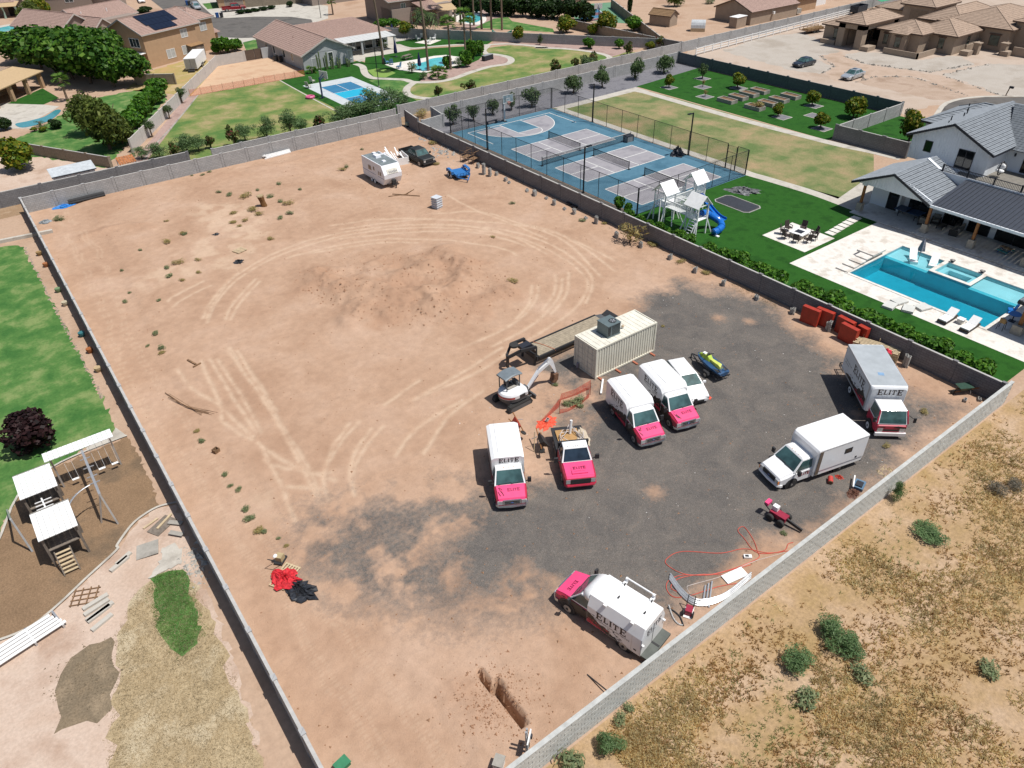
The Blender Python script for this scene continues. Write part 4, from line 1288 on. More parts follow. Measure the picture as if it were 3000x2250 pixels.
# patio gable
h.gable(74.4,81.6,31.2,38.9,3.45,1.75,'x',0.45,fill=False,**k_)
g = MB()
g.add([(74.45,30.9,3.2),(74.45,39.1,3.2),(74.45,39.1,3.5),(74.45,35.05,5.15),(74.45,30.9,3.5),(74.6,30.9,3.2),(74.6,39.1,3.2),(74.6,39.1,3.5),(74.6,35.05,5.15),(74.6,30.9,3.5)],
      [(4,3,2,1,0),(5,6,7,8,9),(0,1,6,5),(1,2,7,6),(2,3,8,7),(3,4,9,8),(4,0,5,9)])
g.build('gable', m_bb, h.o)
for i in range(27):
 y_ = 31.1+i*0.3
 top = 5.1-abs(y_-35.05)*0.40
 MB().b2(74.41,74.45,y_-0.025,y_+0.025,3.2,top).build('batten',m_bb,h.o)
for i in range(29):
 y_ = 31.5+i*0.3
 if 32.9 < y_ < 34.75 or 37.5 < y_ < 38.5:
  MB().b2(85.95,86.0,y_-0.03,y_+0.03,5.45,7.72-abs(y_-35.7)*0.452).build('batten',m_bb,h.o)
  continue
 MB().b2(85.95,86.0,y_-0.03,y_+0.03,3.05,7.72-abs(y_-35.7)*0.452).build('batten',m_bb,h.o)
# standing-seam patio roof in pans
for i in range(58):
 y_ = 30.75-i*0.42
 m2 = MB().slab([(74.0,y_-0.40,3.3),(80.35,y_-0.40,4.35),(80.35,y_,4.35),(74.0,y_,3.3)][::-1],0.03)
 m2.bar((74.0,y_-0.41,3.36),(80.35,y_-0.41,4.41),0.025,0.06).build('roof_pan',m_seam,h.o)
MB().b2(73.95,74.1,6,30.9,3.08,3.34).build('patio_beam',m_bb,h.o)
MB().b2(80.35,80.7,6,33.8,3.05,4.5).build('parapet',m_bb,h.o)
MB().slab([(80.3,33.6,4.48),(80.7,33.6,4.48),(80.7,35.2,5.28),(80.3,35.2,5.28)],0.16).build('parapet',m_bb,h.o)
MB().b2(80.7,90,6,33.8,2.9,3.06).build('balcony',mt('balcony_floor','8e8980',0.8),h.o)
for i in range(6):
 MB().box(80.52,33.4-i*2.6,4.5,0.13,0.13,0.75).build('railing_post',m_char,h.o)
for i in range(90):
 MB().box(80.52,33.3-i*0.15,4.52,0.03,0.03,0.62).build('baluster',m_char,h.o)
MB().b2(80.48,80.56,20,33.5,5.12,5.18).b2(80.48,80.56,20,33.5,4.54,4.58).build('railing',m_char,h.o)
for y_ in (38.2, 30.9, 26.2, 21.2, 16):
 MB().box(74.9,y_,0.0,0.62,0.62,1.0,0,0.9,0.9).build('plinth',m_stone,h.o)
 MB().box(74.9,y_,1.0,0.24,0.24,1.95).build('post',m_wood,h.o)
 MB().box(74.9,y_,2.95,0.5,0.5,0.28).build('bracket',m_bb,h.o)
h.window(77.7,36.2,0.05,1.05,2.15,'-x',0,m_char,m_blackglass,'door')
for y_,w_ in ((33.6,2.4),(30.0,1.9),(27.4,2.0),(24.0,3.3),(19.5,3.8)):
 h.window(78.7,y_,0.05,w_,2.4,'-x',1,m_char,m_blackglass,'patio_door')
h.window(86.0,38.0,4.2,0.75,1.1,'-x',0,m_char,m_blackglass)
h.window(86.0,33.8,3.35,1.6,1.95,'-x',1,m_char,m_blackglass)
h.window(90.4,28.3,3.15,2.6,2.2,'-x',1,m_char,m_blackglass,'patio_door')
MB().box(90.3,30.6,4.6,0.15,0.15,0.3).build('wall_lamp',m_char,h.o)
for x_,y_ in ((88,37.5),(90,38.2),(92.2,37.9),(94.5,38.6),(99,40.5),(101.5,41.5)):
 MB().cyl(x_,y_,6.2 if x_ < 97 else 4.8,0.07,1.1,8).build('vent_pipe',m_char,h.o)
MB().b2(73.8,78.6,8,38.6,0.0,0.10).build('patio_floor',m_trav,h.o)

eg = thing('egg_chair','round wicker hanging chair with white cushions on the balcony','chair',(87.2,30.4,3.06))
MB().tube([(0.5*math.cos(a),0,1.0+0.75*math.sin(a)) for a in [2*math.pi*i/18 for i in range(19)]],0.06,6).build('frame',m_char,eg)
MB().ball(0.25,0,0.95,0.3,0.5,0.65).build('basket',mnet('wicker','5a5750',0.4,30),eg)
MB().ball(-0.1,0,0.75,0.3,0.45,0.2).ball(0.1,0,1.15,0.2,0.4,0.35).build('cushion',m_vin,eg)

# the pool: a basin let into the ground
px0, px1, py0, py1 = POOL
m_plast = mt('pool_plaster',(0.46,0.66,0.70),0.5,var=0.06,sc=0.8)
m_tile = mt('pool_tile',(0.22,0.38,0.44),0.3,var=0.1,sc=9)
bas = MB()
D_ = -1.6
def quad(a, b, c, d):
 bas.face([a, b, c, d])
def wallq(xa, ya, xb, yb, z0, z1):
 quad((xa, ya, z0), (xb, yb, z0), (xb, yb, z1), (xa, ya, z1))
sx = 67.5                                   # edge of the shelves
quad((px0,py0,D_),(sx,py0,D_),(sx,py1,D_),(px0,py1,D_))
for y0_,y1_,z_ in ((26.0,py1,-0.30),(py0,22.7,-0.30)):
 quad((sx,y0_,z_),(px1,y0_,z_),(px1,y1_,z_),(sx,y1_,z_))
 wallq(sx, y1_, sx, y0_, D_, z_)
wallq(px0, py0, sx, py0, D_, 0)
wallq(sx, py1, px0, py1, D_, 0)
wallq(px0, py1, px0, py0, D_, 0)
wallq(sx, 26.0, sx, 22.7, D_, 0)
wallq(px1, py0, px1, 22.7, -0.3, 0)
wallq(px1, 26.0, px1, py1, -0.3, 0)
wallq(sx, py0, px1, py0, -0.3, 0)
wallq(px1, py1, sx, py1, -0.3, 0)
wallq(px1, 22.7, sx, 22.7, -0.3, 0)
wallq(sx, 26.0, px1, 26.0, -0.3, 0)
# spa floor and bench
quad((sx,22.7,-0.001),(sx+0.35,22.7,-0.001),(sx+0.35,26.0,-0.001),(sx,26.0,-0.001))
pl = tag(bas.build('pool_basin', m_plast), kind='structure')
cop = MB()
for a in ((px0-0.3,px0,py0-0.3,py1+0.3),(px0,px1+0.3,py1,py1+0.3),(px1,px1+0.3,py0-0.3,py1),(px0,px1,py0-0.3,py0),(sx-0.02,sx+0.38,22.4,26.3),(sx+0.38,px1,22.4,22.75),(sx+0.38,px1,25.95,26.3)):
 cop.b2(*a, 0.0, 0.05)
tag(cop.build('pool_coping', m_trav), kind='structure')
sp_ = MB()
sp_.b2(px1,px1+0.05,22.7,26,-0.9,-0.01).b2(sx+0.3,sx+0.38,22.7,26,-0.9,-0.01).b2(sx+0.38,px1,22.65,22.75,-0.9,-0.01).b2(sx+0.38,px1,25.95,26.05,-0.9,-0.01).b2(sx+0.38,px1,22.75,25.95,-0.9,-0.85).b2(sx+0.38,px1,22.75,23.3,-0.85,-0.4).b2(sx+0.38,px1,25.4,25.95,-0.85,-0.4).b2(sx+0.38,sx+0.95,23.3,25.4,-0.85,-0.4).b2(px1-0.6,px1,23.3,25.4,-0.85,-0.4)
tag(sp_.build('spa_basin', m_plast), kind='structure')
tag(MB().b2(px0+0.004,sx,py1-0.02,py1-0.004,-0.16,-0.002).b2(sx,px1,py1-0.02,py1-0.004,-0.16,-0.002).b2(px1-0.02,px1-0.004,py0,22.4,-0.16,-0.002).b2(px1-0.02,px1-0.004,26.3,py1-0.02,-0.16,-0.002).b2(sx-0.03,sx-0.02,22.4,26.3,-0.2,0).build('pool_tile_band',m_tile),kind='structure')
t = NT('pool_water')
nt, out = t.t, t.t.nodes['Material Output']
tr = t.n('ShaderNodeBsdfTransparent',Color=(0.13,0.60,0.70,1))
gl = t.n('ShaderNodeBsdfGlossy', Roughness=0.02)
bp = t.n('ShaderNodeBump',Height=t.noise(2.2,3),Strength=0.08,Distance=0.05)
t.l(bp.outputs[0], gl.inputs['Normal'])
fr = t.n('ShaderNodeFresnel', IOR=1.33)
t.l(bp.outputs[0], fr.inputs['Normal'])
mx = t.n('ShaderNodeMixShader', Fac=fr.outputs[0])
t.l(tr.outputs[0], mx.inputs[1])
t.l(gl.outputs[0], mx.inputs[2])
t.l(mx.outputs[0], out.inputs[0])
m_water = t.m
t2 = NT('shallow_water')
tr2 = t2.n('ShaderNodeBsdfTransparent',Color=(0.66,0.86,0.89,1))
gl2 = t2.n('ShaderNodeBsdfGlossy', Roughness=0.02)
mx2 = t2.n('ShaderNodeMixShader',Fac=t2.n('ShaderNodeFresnel',IOR=1.33).outputs[0])
t2.l(tr2.outputs[0], mx2.inputs[1])
t2.l(gl2.outputs[0], mx2.inputs[2])
t2.l(mx2.outputs[0],t2.t.nodes['Material Output'].inputs[0])
sheet('pool_water', rect(px0, sx, py0, py1), -0.07, m_water)
sheet('shelf_water', rect(sx, px1, 26.0, py1), -0.07, t2.m)
sheet('shelf_water', rect(sx, px1, py0, 22.7), -0.07, t2.m)
sheet('spa_water',rect(sx+0.38,px1,22.75,25.95),-0.06,t2.m)
st = thing('pool_steps','four white cantilever steps and landing at the pool corner','steps',(61.2,31.3))
for i in range(4):
 MB().b2(0.05+i*1.0,1.0+i*1.0,-0.62,0.65,0.02+0.11*i,0.14+0.11*i).build('step',m_trav,st)
MB().b2(4.05,6.2,-0.65,1.1,0.4,0.58).build('landing',m_trav,st)
MB().b2(4.3,6.0,-0.5,0.95,0.0,0.4).build('support',m_stone,st)

def lounger(label,loc,rz,col='white',group=None,wicker=False):
 o = thing('sun_lounger', label, 'lounger', loc, rz, group)
 if not wicker:
  prof = [(-0.95,0.0),(-0.95,0.28),(-0.3,0.22),(0.2,0.32),(0.95,0.85),(1.0,0.80),(0.25,0.2),(0.1,0.0)]
  MB().side(prof, -0.34, 0.34).build('shell', m_vin, o)
 else:
  w = mt('wicker_brown', '4a4038', 0.8)
  MB().b2(-1, 1, -0.38, 0.38, 0.16, 0.3).build('frame', w, o)
  for x_ in (-0.9, 0.9):
   for y_ in (-0.32, 0.32):
    MB().box(x_, y_, 0, 0.07, 0.07, 0.16).build('leg', w, o)
  MB().side([(-0.95,0.3),(-0.95,0.4),(0.2,0.4),(0.2,0.3)],-0.35,0.35).build('cushion',m_vin,o)
  MB().side([(0.2,0.3),(0.2,0.42),(0.9,0.85),(0.98,0.76)],-0.35,0.35).build('backrest',m_vin,o)
 return o
lounger('white moulded lounger in the shallow pool ledge next to the parasol',(69.0,28.6,-0.3),R(35))
lounger('white moulded lounger in the shallow pool ledge next to the spa',(69.6,26.9,-0.3),R(20))
lounger('wicker lounger on the pool edge nearest the spa side table',(60.2,20.7),R(0),wicker=True)
lounger('wicker lounger on the pool edge nearest the cabana',(60.3,18.9),R(0),wicker=True)
so = thing('side_table','white cube side table between the two wicker loungers','table',(60.6,19.8))
MB().box(0, 0, 0, 0.45, 0.45, 0.4).build('body', m_trav, so)
MB().box(0,0,0.4,0.55,0.55,0.05).build('table_top',m_vin,so)
pa = thing('parasol','closed grey striped parasol on the pool ledge','parasol',(68.7,28.0,-0.3))
MB().cyl(0, 0, 0, 0.03, 2.6, 8).build('pole', m_conc_g, pa)
cn = MB()
n_ = 12
cn.loft([[(r*(1.0 if k % 2 else 0.7)*math.cos(2*math.pi*k/n_),r*(1.0 if k % 2 else 0.7)*math.sin(2*math.pi*k/n_),z) for k in range(n_)] for r,z in ((0.36,1.35),(0.33,1.6),(0.2,2.2),(0.03,2.6))])
cn.build('canopy',mt('grey_canopy','9a97a0',0.8,var=0.3,sc=9),pa)
for lab,p_,a in (('white floor cushion lying on the turf edge of the pool deck',(58.6,24.9),8),('white floor cushion overhanging the deck beside another cushion',(59.9,24.8),-12),('white floor cushion nearest the hedge',(59.3,23.6),20),('white floor cushion nearest the pool water',(60.5,23.0),-15)):
 c_ = thing('floor_cushion',lab,'cushion',p_,R(a),'white cushions on the pool deck')
 MB().box(0,0,0.02,1.25,0.95,0.2,0,0.96,0.95).build('pad',mt('cream_fabric','e2e2dc',0.9,var=0.05),c_)
 MB().box(0,0,0.1,1.26,0.96,0.02).build('piping',m_conc_g,c_)
# table tennis table
tt = thing('table_tennis_table','blue table tennis table on the covered patio','table',(77.2,33.9,0.1),R(90))
for s_ in (-1, 1):
 MB().box(s_*0.69,0,0.73,1.36,1.52,0.035).build('table_half',mt('tt_blue','3c5c86',0.5),tt)
 MB().box(s_*0.9,0.5,0,0.06,0.06,0.73).box(s_*0.9,-0.5,0,0.06,0.06,0.73).bar((s_*0.9,-0.5,0.3),(s_*0.9,0.5,0.3),0.05).build('leg_frame',m_char,tt)
MB().box(0,0,0.765,0.02,1.7,0.15).build('net',m_char,tt)
# patio seating
m_fab = mt('grey_fabric', '8f8c86', 0.9, var=0.15, sc=5)
m_wick = mt('dark_wicker', '4b4744', 0.8, var=0.15, sc=9)
def armchair(label, loc, rz, w=0.8):
 o = thing('patio_armchair' if w < 1 else 'patio_sofa',label,'armchair' if w < 1 else 'sofa',loc,rz)
 MB().b2(-0.4,0.4,-w/2,w/2,0.1,0.32).build('frame',m_wick,o)
 MB().b2(-0.36,0.4,-w/2+0.1,w/2-0.1,0.32,0.46).build('seat_cushion',m_fab,o)
 MB().b2(-0.5,-0.3,-w/2+0.05,w/2-0.05,0.3,0.85).build('backrest',m_fab,o)
 for s_ in (-1, 1):
  MB().box(0,s_*w/2,0,0.8,0.1,0.6).build('armrest',m_wick,o)
armchair('wicker armchair behind the patio post next to the table tennis table',(76.6,32.0,0.1),R(20))
armchair('wicker armchair against the house wall by the coffee table',(77.9,31.3,0.1),R(200))
armchair('long grey sofa on the covered patio',(77.2,28.8,0.1),R(100),2.0)
o = thing('coffee_table','low dark coffee table between the patio seats','table',(77.2,30.3,0.1))
MB().box(0,0,0.3,1.1,0.7,0.08).build('table_top',m_wick,o)
for x_ in (-0.45, 0.45):
 for y_ in (-0.28, 0.28):
  MB().box(x_, y_, 0, 0.08, 0.08, 0.3).build('leg', m_wick, o)
o = thing('picnic_table','small teal picnic table on the shaded patio','table',(76.4,23.6,0.1),R(80))
MB().box(0,0,0.5,1.1,0.5,0.05).build('table_top',mt('tan_plank','a78a6b'),o)
for s_ in (-1, 1):
 MB().box(0,s_*0.5,0.28,1.1,0.26,0.05).build('bench',mt('teal_plastic','4fa3a0'),o)
 MB().bar((s_*0.4,-0.5,0.02),(s_*0.4,0.2,0.5),0.06).bar((s_*0.4,0.5,0.02),(s_*0.4,-0.2,0.5),0.06).build('leg',mt('blue_plastic','2f6da8'),o)
for s_, y_ in ((1, 25.75), (2, 22.95)):
 o = thing('fire_bowl','small dark bowl at the %s corner of the spa' % ('far' if s_ == 1 else 'near'),'bowl',(70.75,y_,0.05))
 MB().lathe(0,0,[(0.08,0),(0.2,0.12),(0.24,0.22)],12).build('bowl',m_char,o)
 MB().lathe(0,0,[(0.2,0.2),(0.05,0.3)],10).build('fill',m_conc_g,o)
# cabana at the frame edge
h = House('cabana','pool cabana with dark roof edge at the right of the frame','cabana',(0,0),0,m_bb,m_slate,m_char)
for x_, y_ in ((62.6, 16.2), (62.6, 12.0), (66.8, 16.2)):
 MB().box(x_,y_,0.01,0.9,0.8,0.8).build('plinth',m_stone,h.o)
 MB().box(x_,y_,0.8,0.28,0.28,1.9).build('post',m_wood,h.o)
MB().b2(62.0,68.5,10,16.9,2.7,2.95).build('roof_slab',m_char,h.o)
h.hip(62.2, 68.3, 10, 16.7, 2.96, 1.3, 0.1, row=0.42, rib=0)
o = thing('bar_stool','tan bar stool under the cabana','stool',(62.2,17.3))
MB().box(0,0,0.65,0.45,0.45,0.08).box(-0.2,0,0.73,0.06,0.45,0.35).build('seat',mt('tan_leather','b08d5c'),o)
for x_ in (-0.2, 0.2):
 for y_ in (-0.2, 0.2):
  MB().bar((x_*1.2,y_*1.2,0),(x_,y_,0.65),0.04).build('leg',m_char,o)
o = thing('pool_chair','bright blue plastic chair at the pool corner','chair',(65.4,18.0),R(120))
MB().box(0,0,0.35,0.5,0.5,0.06).build('seat',mt('bright_blue','1f7fd6',0.4),o)
MB().slab([(-0.25,-0.25,0.4),(-0.25,0.25,0.4),(-0.42,0.25,1.0),(-0.42,-0.25,1.0)],0.05).build('backrest',mt('bright_blue',''),o)
for x_ in (-0.2, 0.2):
 for y_ in (-0.22, 0.22):
  MB().box(x_,y_,0,0.05,0.05,0.35).build('leg',mt('bright_blue',''),o)
o = thing('round_table','round bright blue table under the cabana edge','table',(64.2,17.3))
MB().lathe(0,0,[(0.5,0.7),(0.5,0.74)],18).build('table_top',mt('bright_blue',''),o)
MB().cyl(0,0,0,0.05,0.7,8).box(0,0,0,0.5,0.5,0.04).build('leg',m_char,o)

# fire pit terrace
sheet('fire_pit_pad',rect(61.9,66.9,35.8,40.9),0.010,m_trav)
o = thing('fire_pit','square white fire pit table with dark burner','fire pit',(64.5,38.4),R(4))
MB().box(0,0,0.01,1.35,1.35,0.45).build('base',m_stone,o)
tp = MB()
for a in ((-0.8,0.8,0.42,0.8),(-0.8,0.8,-0.8,-0.42),(-0.8,-0.42,-0.42,0.42),(0.42,0.8,-0.42,0.42)):
 tp.b2(*a, 0.46, 0.56)
tp.build('table_top', m_vin, o)
MB().b2(-0.42,0.42,-0.42,0.42,0.4,0.5).build('burner',m_char,o)
proto = None
for i,(a,lab) in enumerate(((160,'nearest the trampoline'),(120,'second clockwise from the trampoline'),(78,'on the far side by the stepping stones'),(20,'standing alone nearest the house'),(-35,'nearest the pool deck'),(-75,'second nearest the pool deck'),(-112,'nearest the hedge'),(-155,'nearest the playset'))):
 if proto is None:
  proto = thing('fire_pit_chair', '', 'chair')
  m_brw = mt('brown_wicker', '4a3f3c', 0.8, var=0.15, sc=12)
  MB().box(0,0,0.36,0.55,0.56,0.08).build('seat',m_brw,proto)
  MB().slab([(0.22,-0.28,0.42),(0.22,0.28,0.42),(0.36,0.28,1.05),(0.36,-0.28,1.05)],0.05).build('backrest',m_brw,proto)
  for x_,y_ in ((-0.24,-0.25),(-0.24,0.25),(0.24,-0.25),(0.24,0.25)):
   MB().bar((x_*1.12,y_,0.01),(x_,y_,0.38),0.05).build('leg',m_brw,proto)
  for y_ in (-0.28, 0.28):
   MB().bar((-0.26,y_,0.62),(0.28,y_,0.62),0.05).bar((-0.24,y_,0.4),(-0.24,y_,0.62),0.04).build('armrest',m_brw,proto)
  c_ = proto
 else:
  c_ = copy_tree(proto)
 place(c_,(64.5+1.55*math.cos(R(a)),38.4+1.55*math.sin(R(a))),R(a),'brown wicker chair at the fire pit, '+lab,'chairs round the fire pit')
for i in range(7):
 o = tag(MB().box(0,0,0.006,0.72,0.95,0.05).build('stepping_stone',m_trav),'white square stepping stone in the turf, %s from the fire pit' % ['first','second','third','fourth','fifth','sixth','seventh'][i],'paver','stepping stones to the patio')
 o.location = (67.6+i*0.9, 36.75+i*0.09, 0)
# trampoline sunk in the turf
o = thing('trampoline','dark rectangular trampoline sunk in the turf','trampoline',(66.4,47.8))
def rrect(w, l, c):
 return [(-w+c,-l),(w-c,-l),(w,-l+c),(w,l-c),(w-c,l),(-w+c,l),(-w,l-c),(-w,-l+c)]
MB().prism(rrect(1.42,2.45,0.45),0.006,0.05).build('rim',mt('trampoline_rim','b5b3ae'),o)
MB().prism(rrect(1.30,2.33,0.4),0.05,0.06).build('pad',mt('trampoline_pad','4c4b4c'),o)
MB().prism(rrect(1.12,2.15,0.3),0.06,0.07).build('mat',mt('trampoline_mat','3d4048',0.6),o)
def crumple(label,name,cat,loc,r,mat,seed,h_=0.5,n=26,rz=0,el=1.0,group=None):
 "a heap of folded sheet"
 rr = random.Random(seed)
 mb = MB()
 m = 9
 rings = []
 for j in range(m):
  q = j/(m-1)
  rings.append([(r*el*(1-q)*(1+0.45*rr.uniform(-1,1))*math.cos(2*math.pi*k/n),r*(1-q)*(1+0.45*rr.uniform(-1,1))*math.sin(2*math.pi*k/n),0.01+h_*(q**0.7)*rr.uniform(0.35,1.1)+(0 if j else -0.01)) for k in range(n)])
 mb.loft(rings)
 o = tag(mb.build(name, mat), label, cat, group)
 o.location,o.rotation_euler = (loc[0],loc[1],loc[2] if len(loc) > 2 else 0),(0,0,rz)
 return o
crumple('grey and black tarp dumped on the turf beyond the trampoline','tarp','tarp',(69.9,49.8),1.1,mt('grey_tarp','7d7e80',0.5,var=0.5,sc=3),4,0.5,rz=R(-50),el=1.6)
crumple('black covered pile against the court fence','covered_pile','pile',(73.2,63.2),0.9,m_char,9,1.3)
o = thing('storage_bench','grey storage box with dark lid at the end of the tennis net','storage box',(72.2,71.3),R(0))
MB().b2(-0.6,0.6,-0.4,0.4,0.01,0.8).build('body',mt('panel_grey','8c8e90'),o)
MB().b2(-0.64,0.64,-0.44,0.44,0.8,0.88).build('lid',m_char,o)
for x_ in (-0.58, 0.58):
 MB().box(x_,-0.42,0.0,0.08,0.06,0.8).build('corner_post',m_char,o)
o = thing('bench','low dark bench behind the basketball hoop','bench',(62.6,90.0))
MB().box(0,0,0.4,1.8,0.35,0.06).build('seat',m_char,o)
for x_ in (-0.75, 0.75):
 MB().box(x_,0,0.01,0.08,0.3,0.4).build('leg',m_char,o)

# white playset with blue slides
ps = thing('playset','white three tower playset with two blue slides','playset',(0,0))
m_pw = mt('white_paint', (0.82, 0.83, 0.82), 0.5, var=0.05)
m_pb = mt('slide_blue', '1f78d8', 0.25, var=0.08, coat=0.3)
DK, RD = 1.75, 4.2
def tower(cx, cy, ax, splay=True):
 for x_ in (-0.75, 0.75):
  for y_ in (-0.75, 0.75):
   MB().box(cx+x_,cy+y_,0.005,0.12,0.12,3.25).build('tower_post',m_pw,ps)
   if splay:
    MB().bar((cx+x_*1.9,cy+y_*1.3,0.02),(cx+x_,cy+y_,1.7),0.1).build('brace',m_pw,ps)
 for i in range(8):
  MB().b2(cx-0.8,cx+0.8,cy-0.8+i*0.2,cy-0.62+i*0.2,DK-0.06,DK).build('deck_board',m_pw,ps)
 q = (lambda u,v: (cx+u,cy+v)) if ax == 'x' else (lambda u,v: (cx+v,cy+u))
 for s_ in (-1, 1):
  a,b,c,d = [(*q(-1.0,s_*1.05),3.1),(*q(1.0,s_*1.05),3.1),(*q(1.0,0),RD),(*q(-1.0,0),RD)]
  pts = [a, b, c, d]
  n = (Vector(b)-Vector(a)).cross(Vector(c)-Vector(b))
  MB().slab(pts if n.z > 0 else pts[::-1],0.05).build('roof_panel',m_pw,ps)
 for e in (-0.78, 0.78):
  MB().bar((*q(e,-0.85),3.2),(*q(e,0),RD-0.05),0.06).bar((*q(e,0.85),3.2),(*q(e,0),RD-0.05),0.06).bar((*q(e,-0.8),3.2),(*q(e,0.8),3.2),0.06).build('gable_trim',m_pw,ps)
def rail_run(a, b, z, h_=0.85, sp=0.13):
 MB().bar((a[0],a[1],z+h_),(b[0],b[1],z+h_),0.07).build('handrail',m_pw,ps)
 MB().bar((a[0],a[1],z+0.06),(b[0],b[1],z+0.06),0.06).build('bottom_rail',m_pw,ps)
 L = math.hypot(b[0]-a[0], b[1]-a[1])
 for i in range(1, int(L/sp)):
  p = lerp(a, b, i*sp/L)
  MB().box(p[0],p[1],z+0.08,0.035,0.035,h_-0.1).build('baluster',m_pw,ps)
tower(57.0, 50.2, 'x')
tower(61.7, 50.2, 'x')
tower(57.0, 45.7, 'y')
for i in range(16):
 MB().b2(57.85+i*0.19,58.0+i*0.19,49.7,50.7,DK-0.05,DK).build('bridge_board',m_pw,ps)
 MB().b2(56.5,57.5,46.6+i*0.18,46.75+i*0.18,DK-0.05,DK).build('bridge_board',m_pw,ps)
for y_ in (49.6, 50.8):
 rail_run((57.8, y_), (60.9, y_), DK)
for x_ in (56.4, 57.6):
 rail_run((x_, 46.5), (x_, 49.4), DK)
rail_run((62.5, 49.5), (62.5, 51), DK)
rail_run((57.8, 45.0), (57.8, 45.3), DK)
for (a,b) in (((56.15,44.9),(56.15,46.5)),((57.8,51.0),(56.2,51.0))):
 rail_run(a, b, DK)
for i in range(6):
 MB().box(56.2-0.12*(6-i),45.4,0.2+0.27*i,0.16,0.7,0.05).build('ladder_rung',m_pw,ps)
for y_ in (45.0, 45.8):
 MB().bar((55.3,y_,0.02),(56.2,y_,1.75),0.08).build('ladder_rail',m_pw,ps)
for i in range(6):
 MB().box(62.6+0.1*(6-i),50.2,0.2+0.27*i,0.16,0.7,0.05).build('ladder_rung',m_pw,ps)
for y_ in (49.8, 50.6):
 MB().bar((63.4,y_,0.02),(62.5,y_,1.75),0.08).build('ladder_rail',m_pw,ps)
sp_ = smooth_path([(57.7,45.7,1.95),(58.5,45.7,1.75),(59.3,45.45,1.25),(59.7,44.8,0.85),(59.3,44.15,0.6),(58.5,43.95,0.45),(57.9,44.0,0.4)],6)
MB().tube(sp_,0.36,14).build('tube_slide',m_pb,ps,smooth=True)
for i in (8, 16, 24, 30):
 if i < len(sp_)-1:
  MB().tube([sp_[i],lerp(sp_[i],sp_[i+1],0.35)],0.40,14).build('slide_collar',m_pb,ps)
ch = smooth_path([(61.5,49.4,1.75),(61.5,48.9,1.7),(61.4,47.4,0.85),(61.35,46.3,0.38),(61.35,45.4,0.28)],5)
sl_ = MB()
for a, b in zip(ch[:-1], ch[1:]):
 sl_.face([(a[0]-0.28,a[1],a[2]),(a[0]+0.28,a[1],a[2]),(b[0]+0.28,b[1],b[2]),(b[0]-0.28,b[1],b[2])][::-1])
 for s_ in (-1, 1):
  sl_.bar((a[0]+s_*0.3,a[1],a[2]+0.1),(b[0]+s_*0.3,b[1],b[2]+0.1),0.06,0.24)
sl_.build('open_slide', m_pb, ps)
MB().bar((58.1,44.0,0.05),(58.1,43.4,0.05),0.3,0.1).build('slide_mat',m_pw,ps)
MB().bar((55.2,49.2,3.0),(55.2,49.2,0.02),0.1).bar((57.9,48.2,0.03),(57.4,48.8,1.7),0.1).bar((56.2,48.2,0.03),(56.7,48.8,1.7),0.1).build('swing_leg',m_pw,ps)

# raised planters of the garden turf
i_ = 0
for row,(xs_,y0_,y1_) in enumerate((((96.4,99.1,101.8,104.5),73.6,76.3),((96.6,99.8,102.6,105.6),68.5,71.2))):
 for c_, x_ in enumerate(xs_):
  yo = 0.05*c_
  o = thing('raised_planter','%s row raised concrete planter, %s from the long path' % ('far left' if row == 0 else 'near right',['first','second','third','fourth'][c_]),'planter',(x_+0.65,(y0_+y1_)/2+yo),0,'raised planters on the turf')
  m2 = MB()
  for a in ((-0.75,0.75,-1.45,-1.3),(-0.75,0.75,1.3,1.45),(-0.75,-0.6,-1.3,1.3),(0.6,0.75,-1.3,1.3)):
   m2.b2(*a, 0.008, 0.55)
  m2.build('rim', m_conc_g, o)
  MB().b2(-0.6,0.6,-1.3,1.3,0.008,0.44).build('soil',mg('planter_soil',['9a7d66','86694f'],1.0,6,0.3,0.3),o)

# ================================================================ VEHICLES
m_pwhite = mt('white_car_paint',(0.80,0.80,0.80),0.3,var=0.03,coat=0.4)
m_pink = mt('pink_wrap',(0.80,0.075,0.21),0.35,var=0.05,coat=0.2)
m_red = mt('red_wrap',(0.48,0.03,0.065),0.35,var=0.08,coat=0.2)
m_splash = mt('black_wrap',(0.030,0.026,0.024),0.4,var=0.1)
m_ink = mt('letter_ink', (0.035, 0.022, 0.022), 0.5)
m_chrome = mt('chrome',(0.62,0.64,0.66),0.15,0.9,var=0.05)
m_rubber = mt('tyre_rubber',(0.035,0.034,0.033),0.85,var=0.2,sc=8)
m_rim = mt('steel_rim', (0.45, 0.44, 0.42), 0.4, 0.6)
m_plast_b = mt('black_plastic', (0.03, 0.03, 0.032), 0.6)
m_wind = mglass('windscreen', '4a6a6a', 0.04)  # glass colour lightened and greened to paint in the reflected sky
m_lamp = mt('headlamp_glass', (0.55, 0.56, 0.56), 0.15, 0.3)
m_amber = mt('amber_lamp', (0.7, 0.22, 0.03), 0.3)
m_alu = mt('aluminium',(0.55,0.56,0.57),0.35,0.6,var=0.08)

def ring8(x, hw, z0, z1, ch):
 return [(x,-hw+0.06,z0),(x,-hw,z0+0.1),(x,-hw,z1-ch),(x,-hw+ch,z1),(x,hw-ch,z1),(x,hw,z1-ch),(x,hw,z0+0.1),(x,hw-0.06,z0)]

def inset(c, k=0.07, out=0.012, ky=None):
 "quad shrunk inside a face and lifted off it"
 a, b, d, e = [Vector(p) for p in c]
 n = (b-a).cross(e-a).normalized()*out
 ky = k if ky is None else ky
 f = lambda u, v: (a.lerp(b, u)).lerp(e.lerp(d, u), v)+n
 return [tuple(f(k,ky)),tuple(f(1-k,ky)),tuple(f(1-k,1-ky)),tuple(f(k,1-ky))]

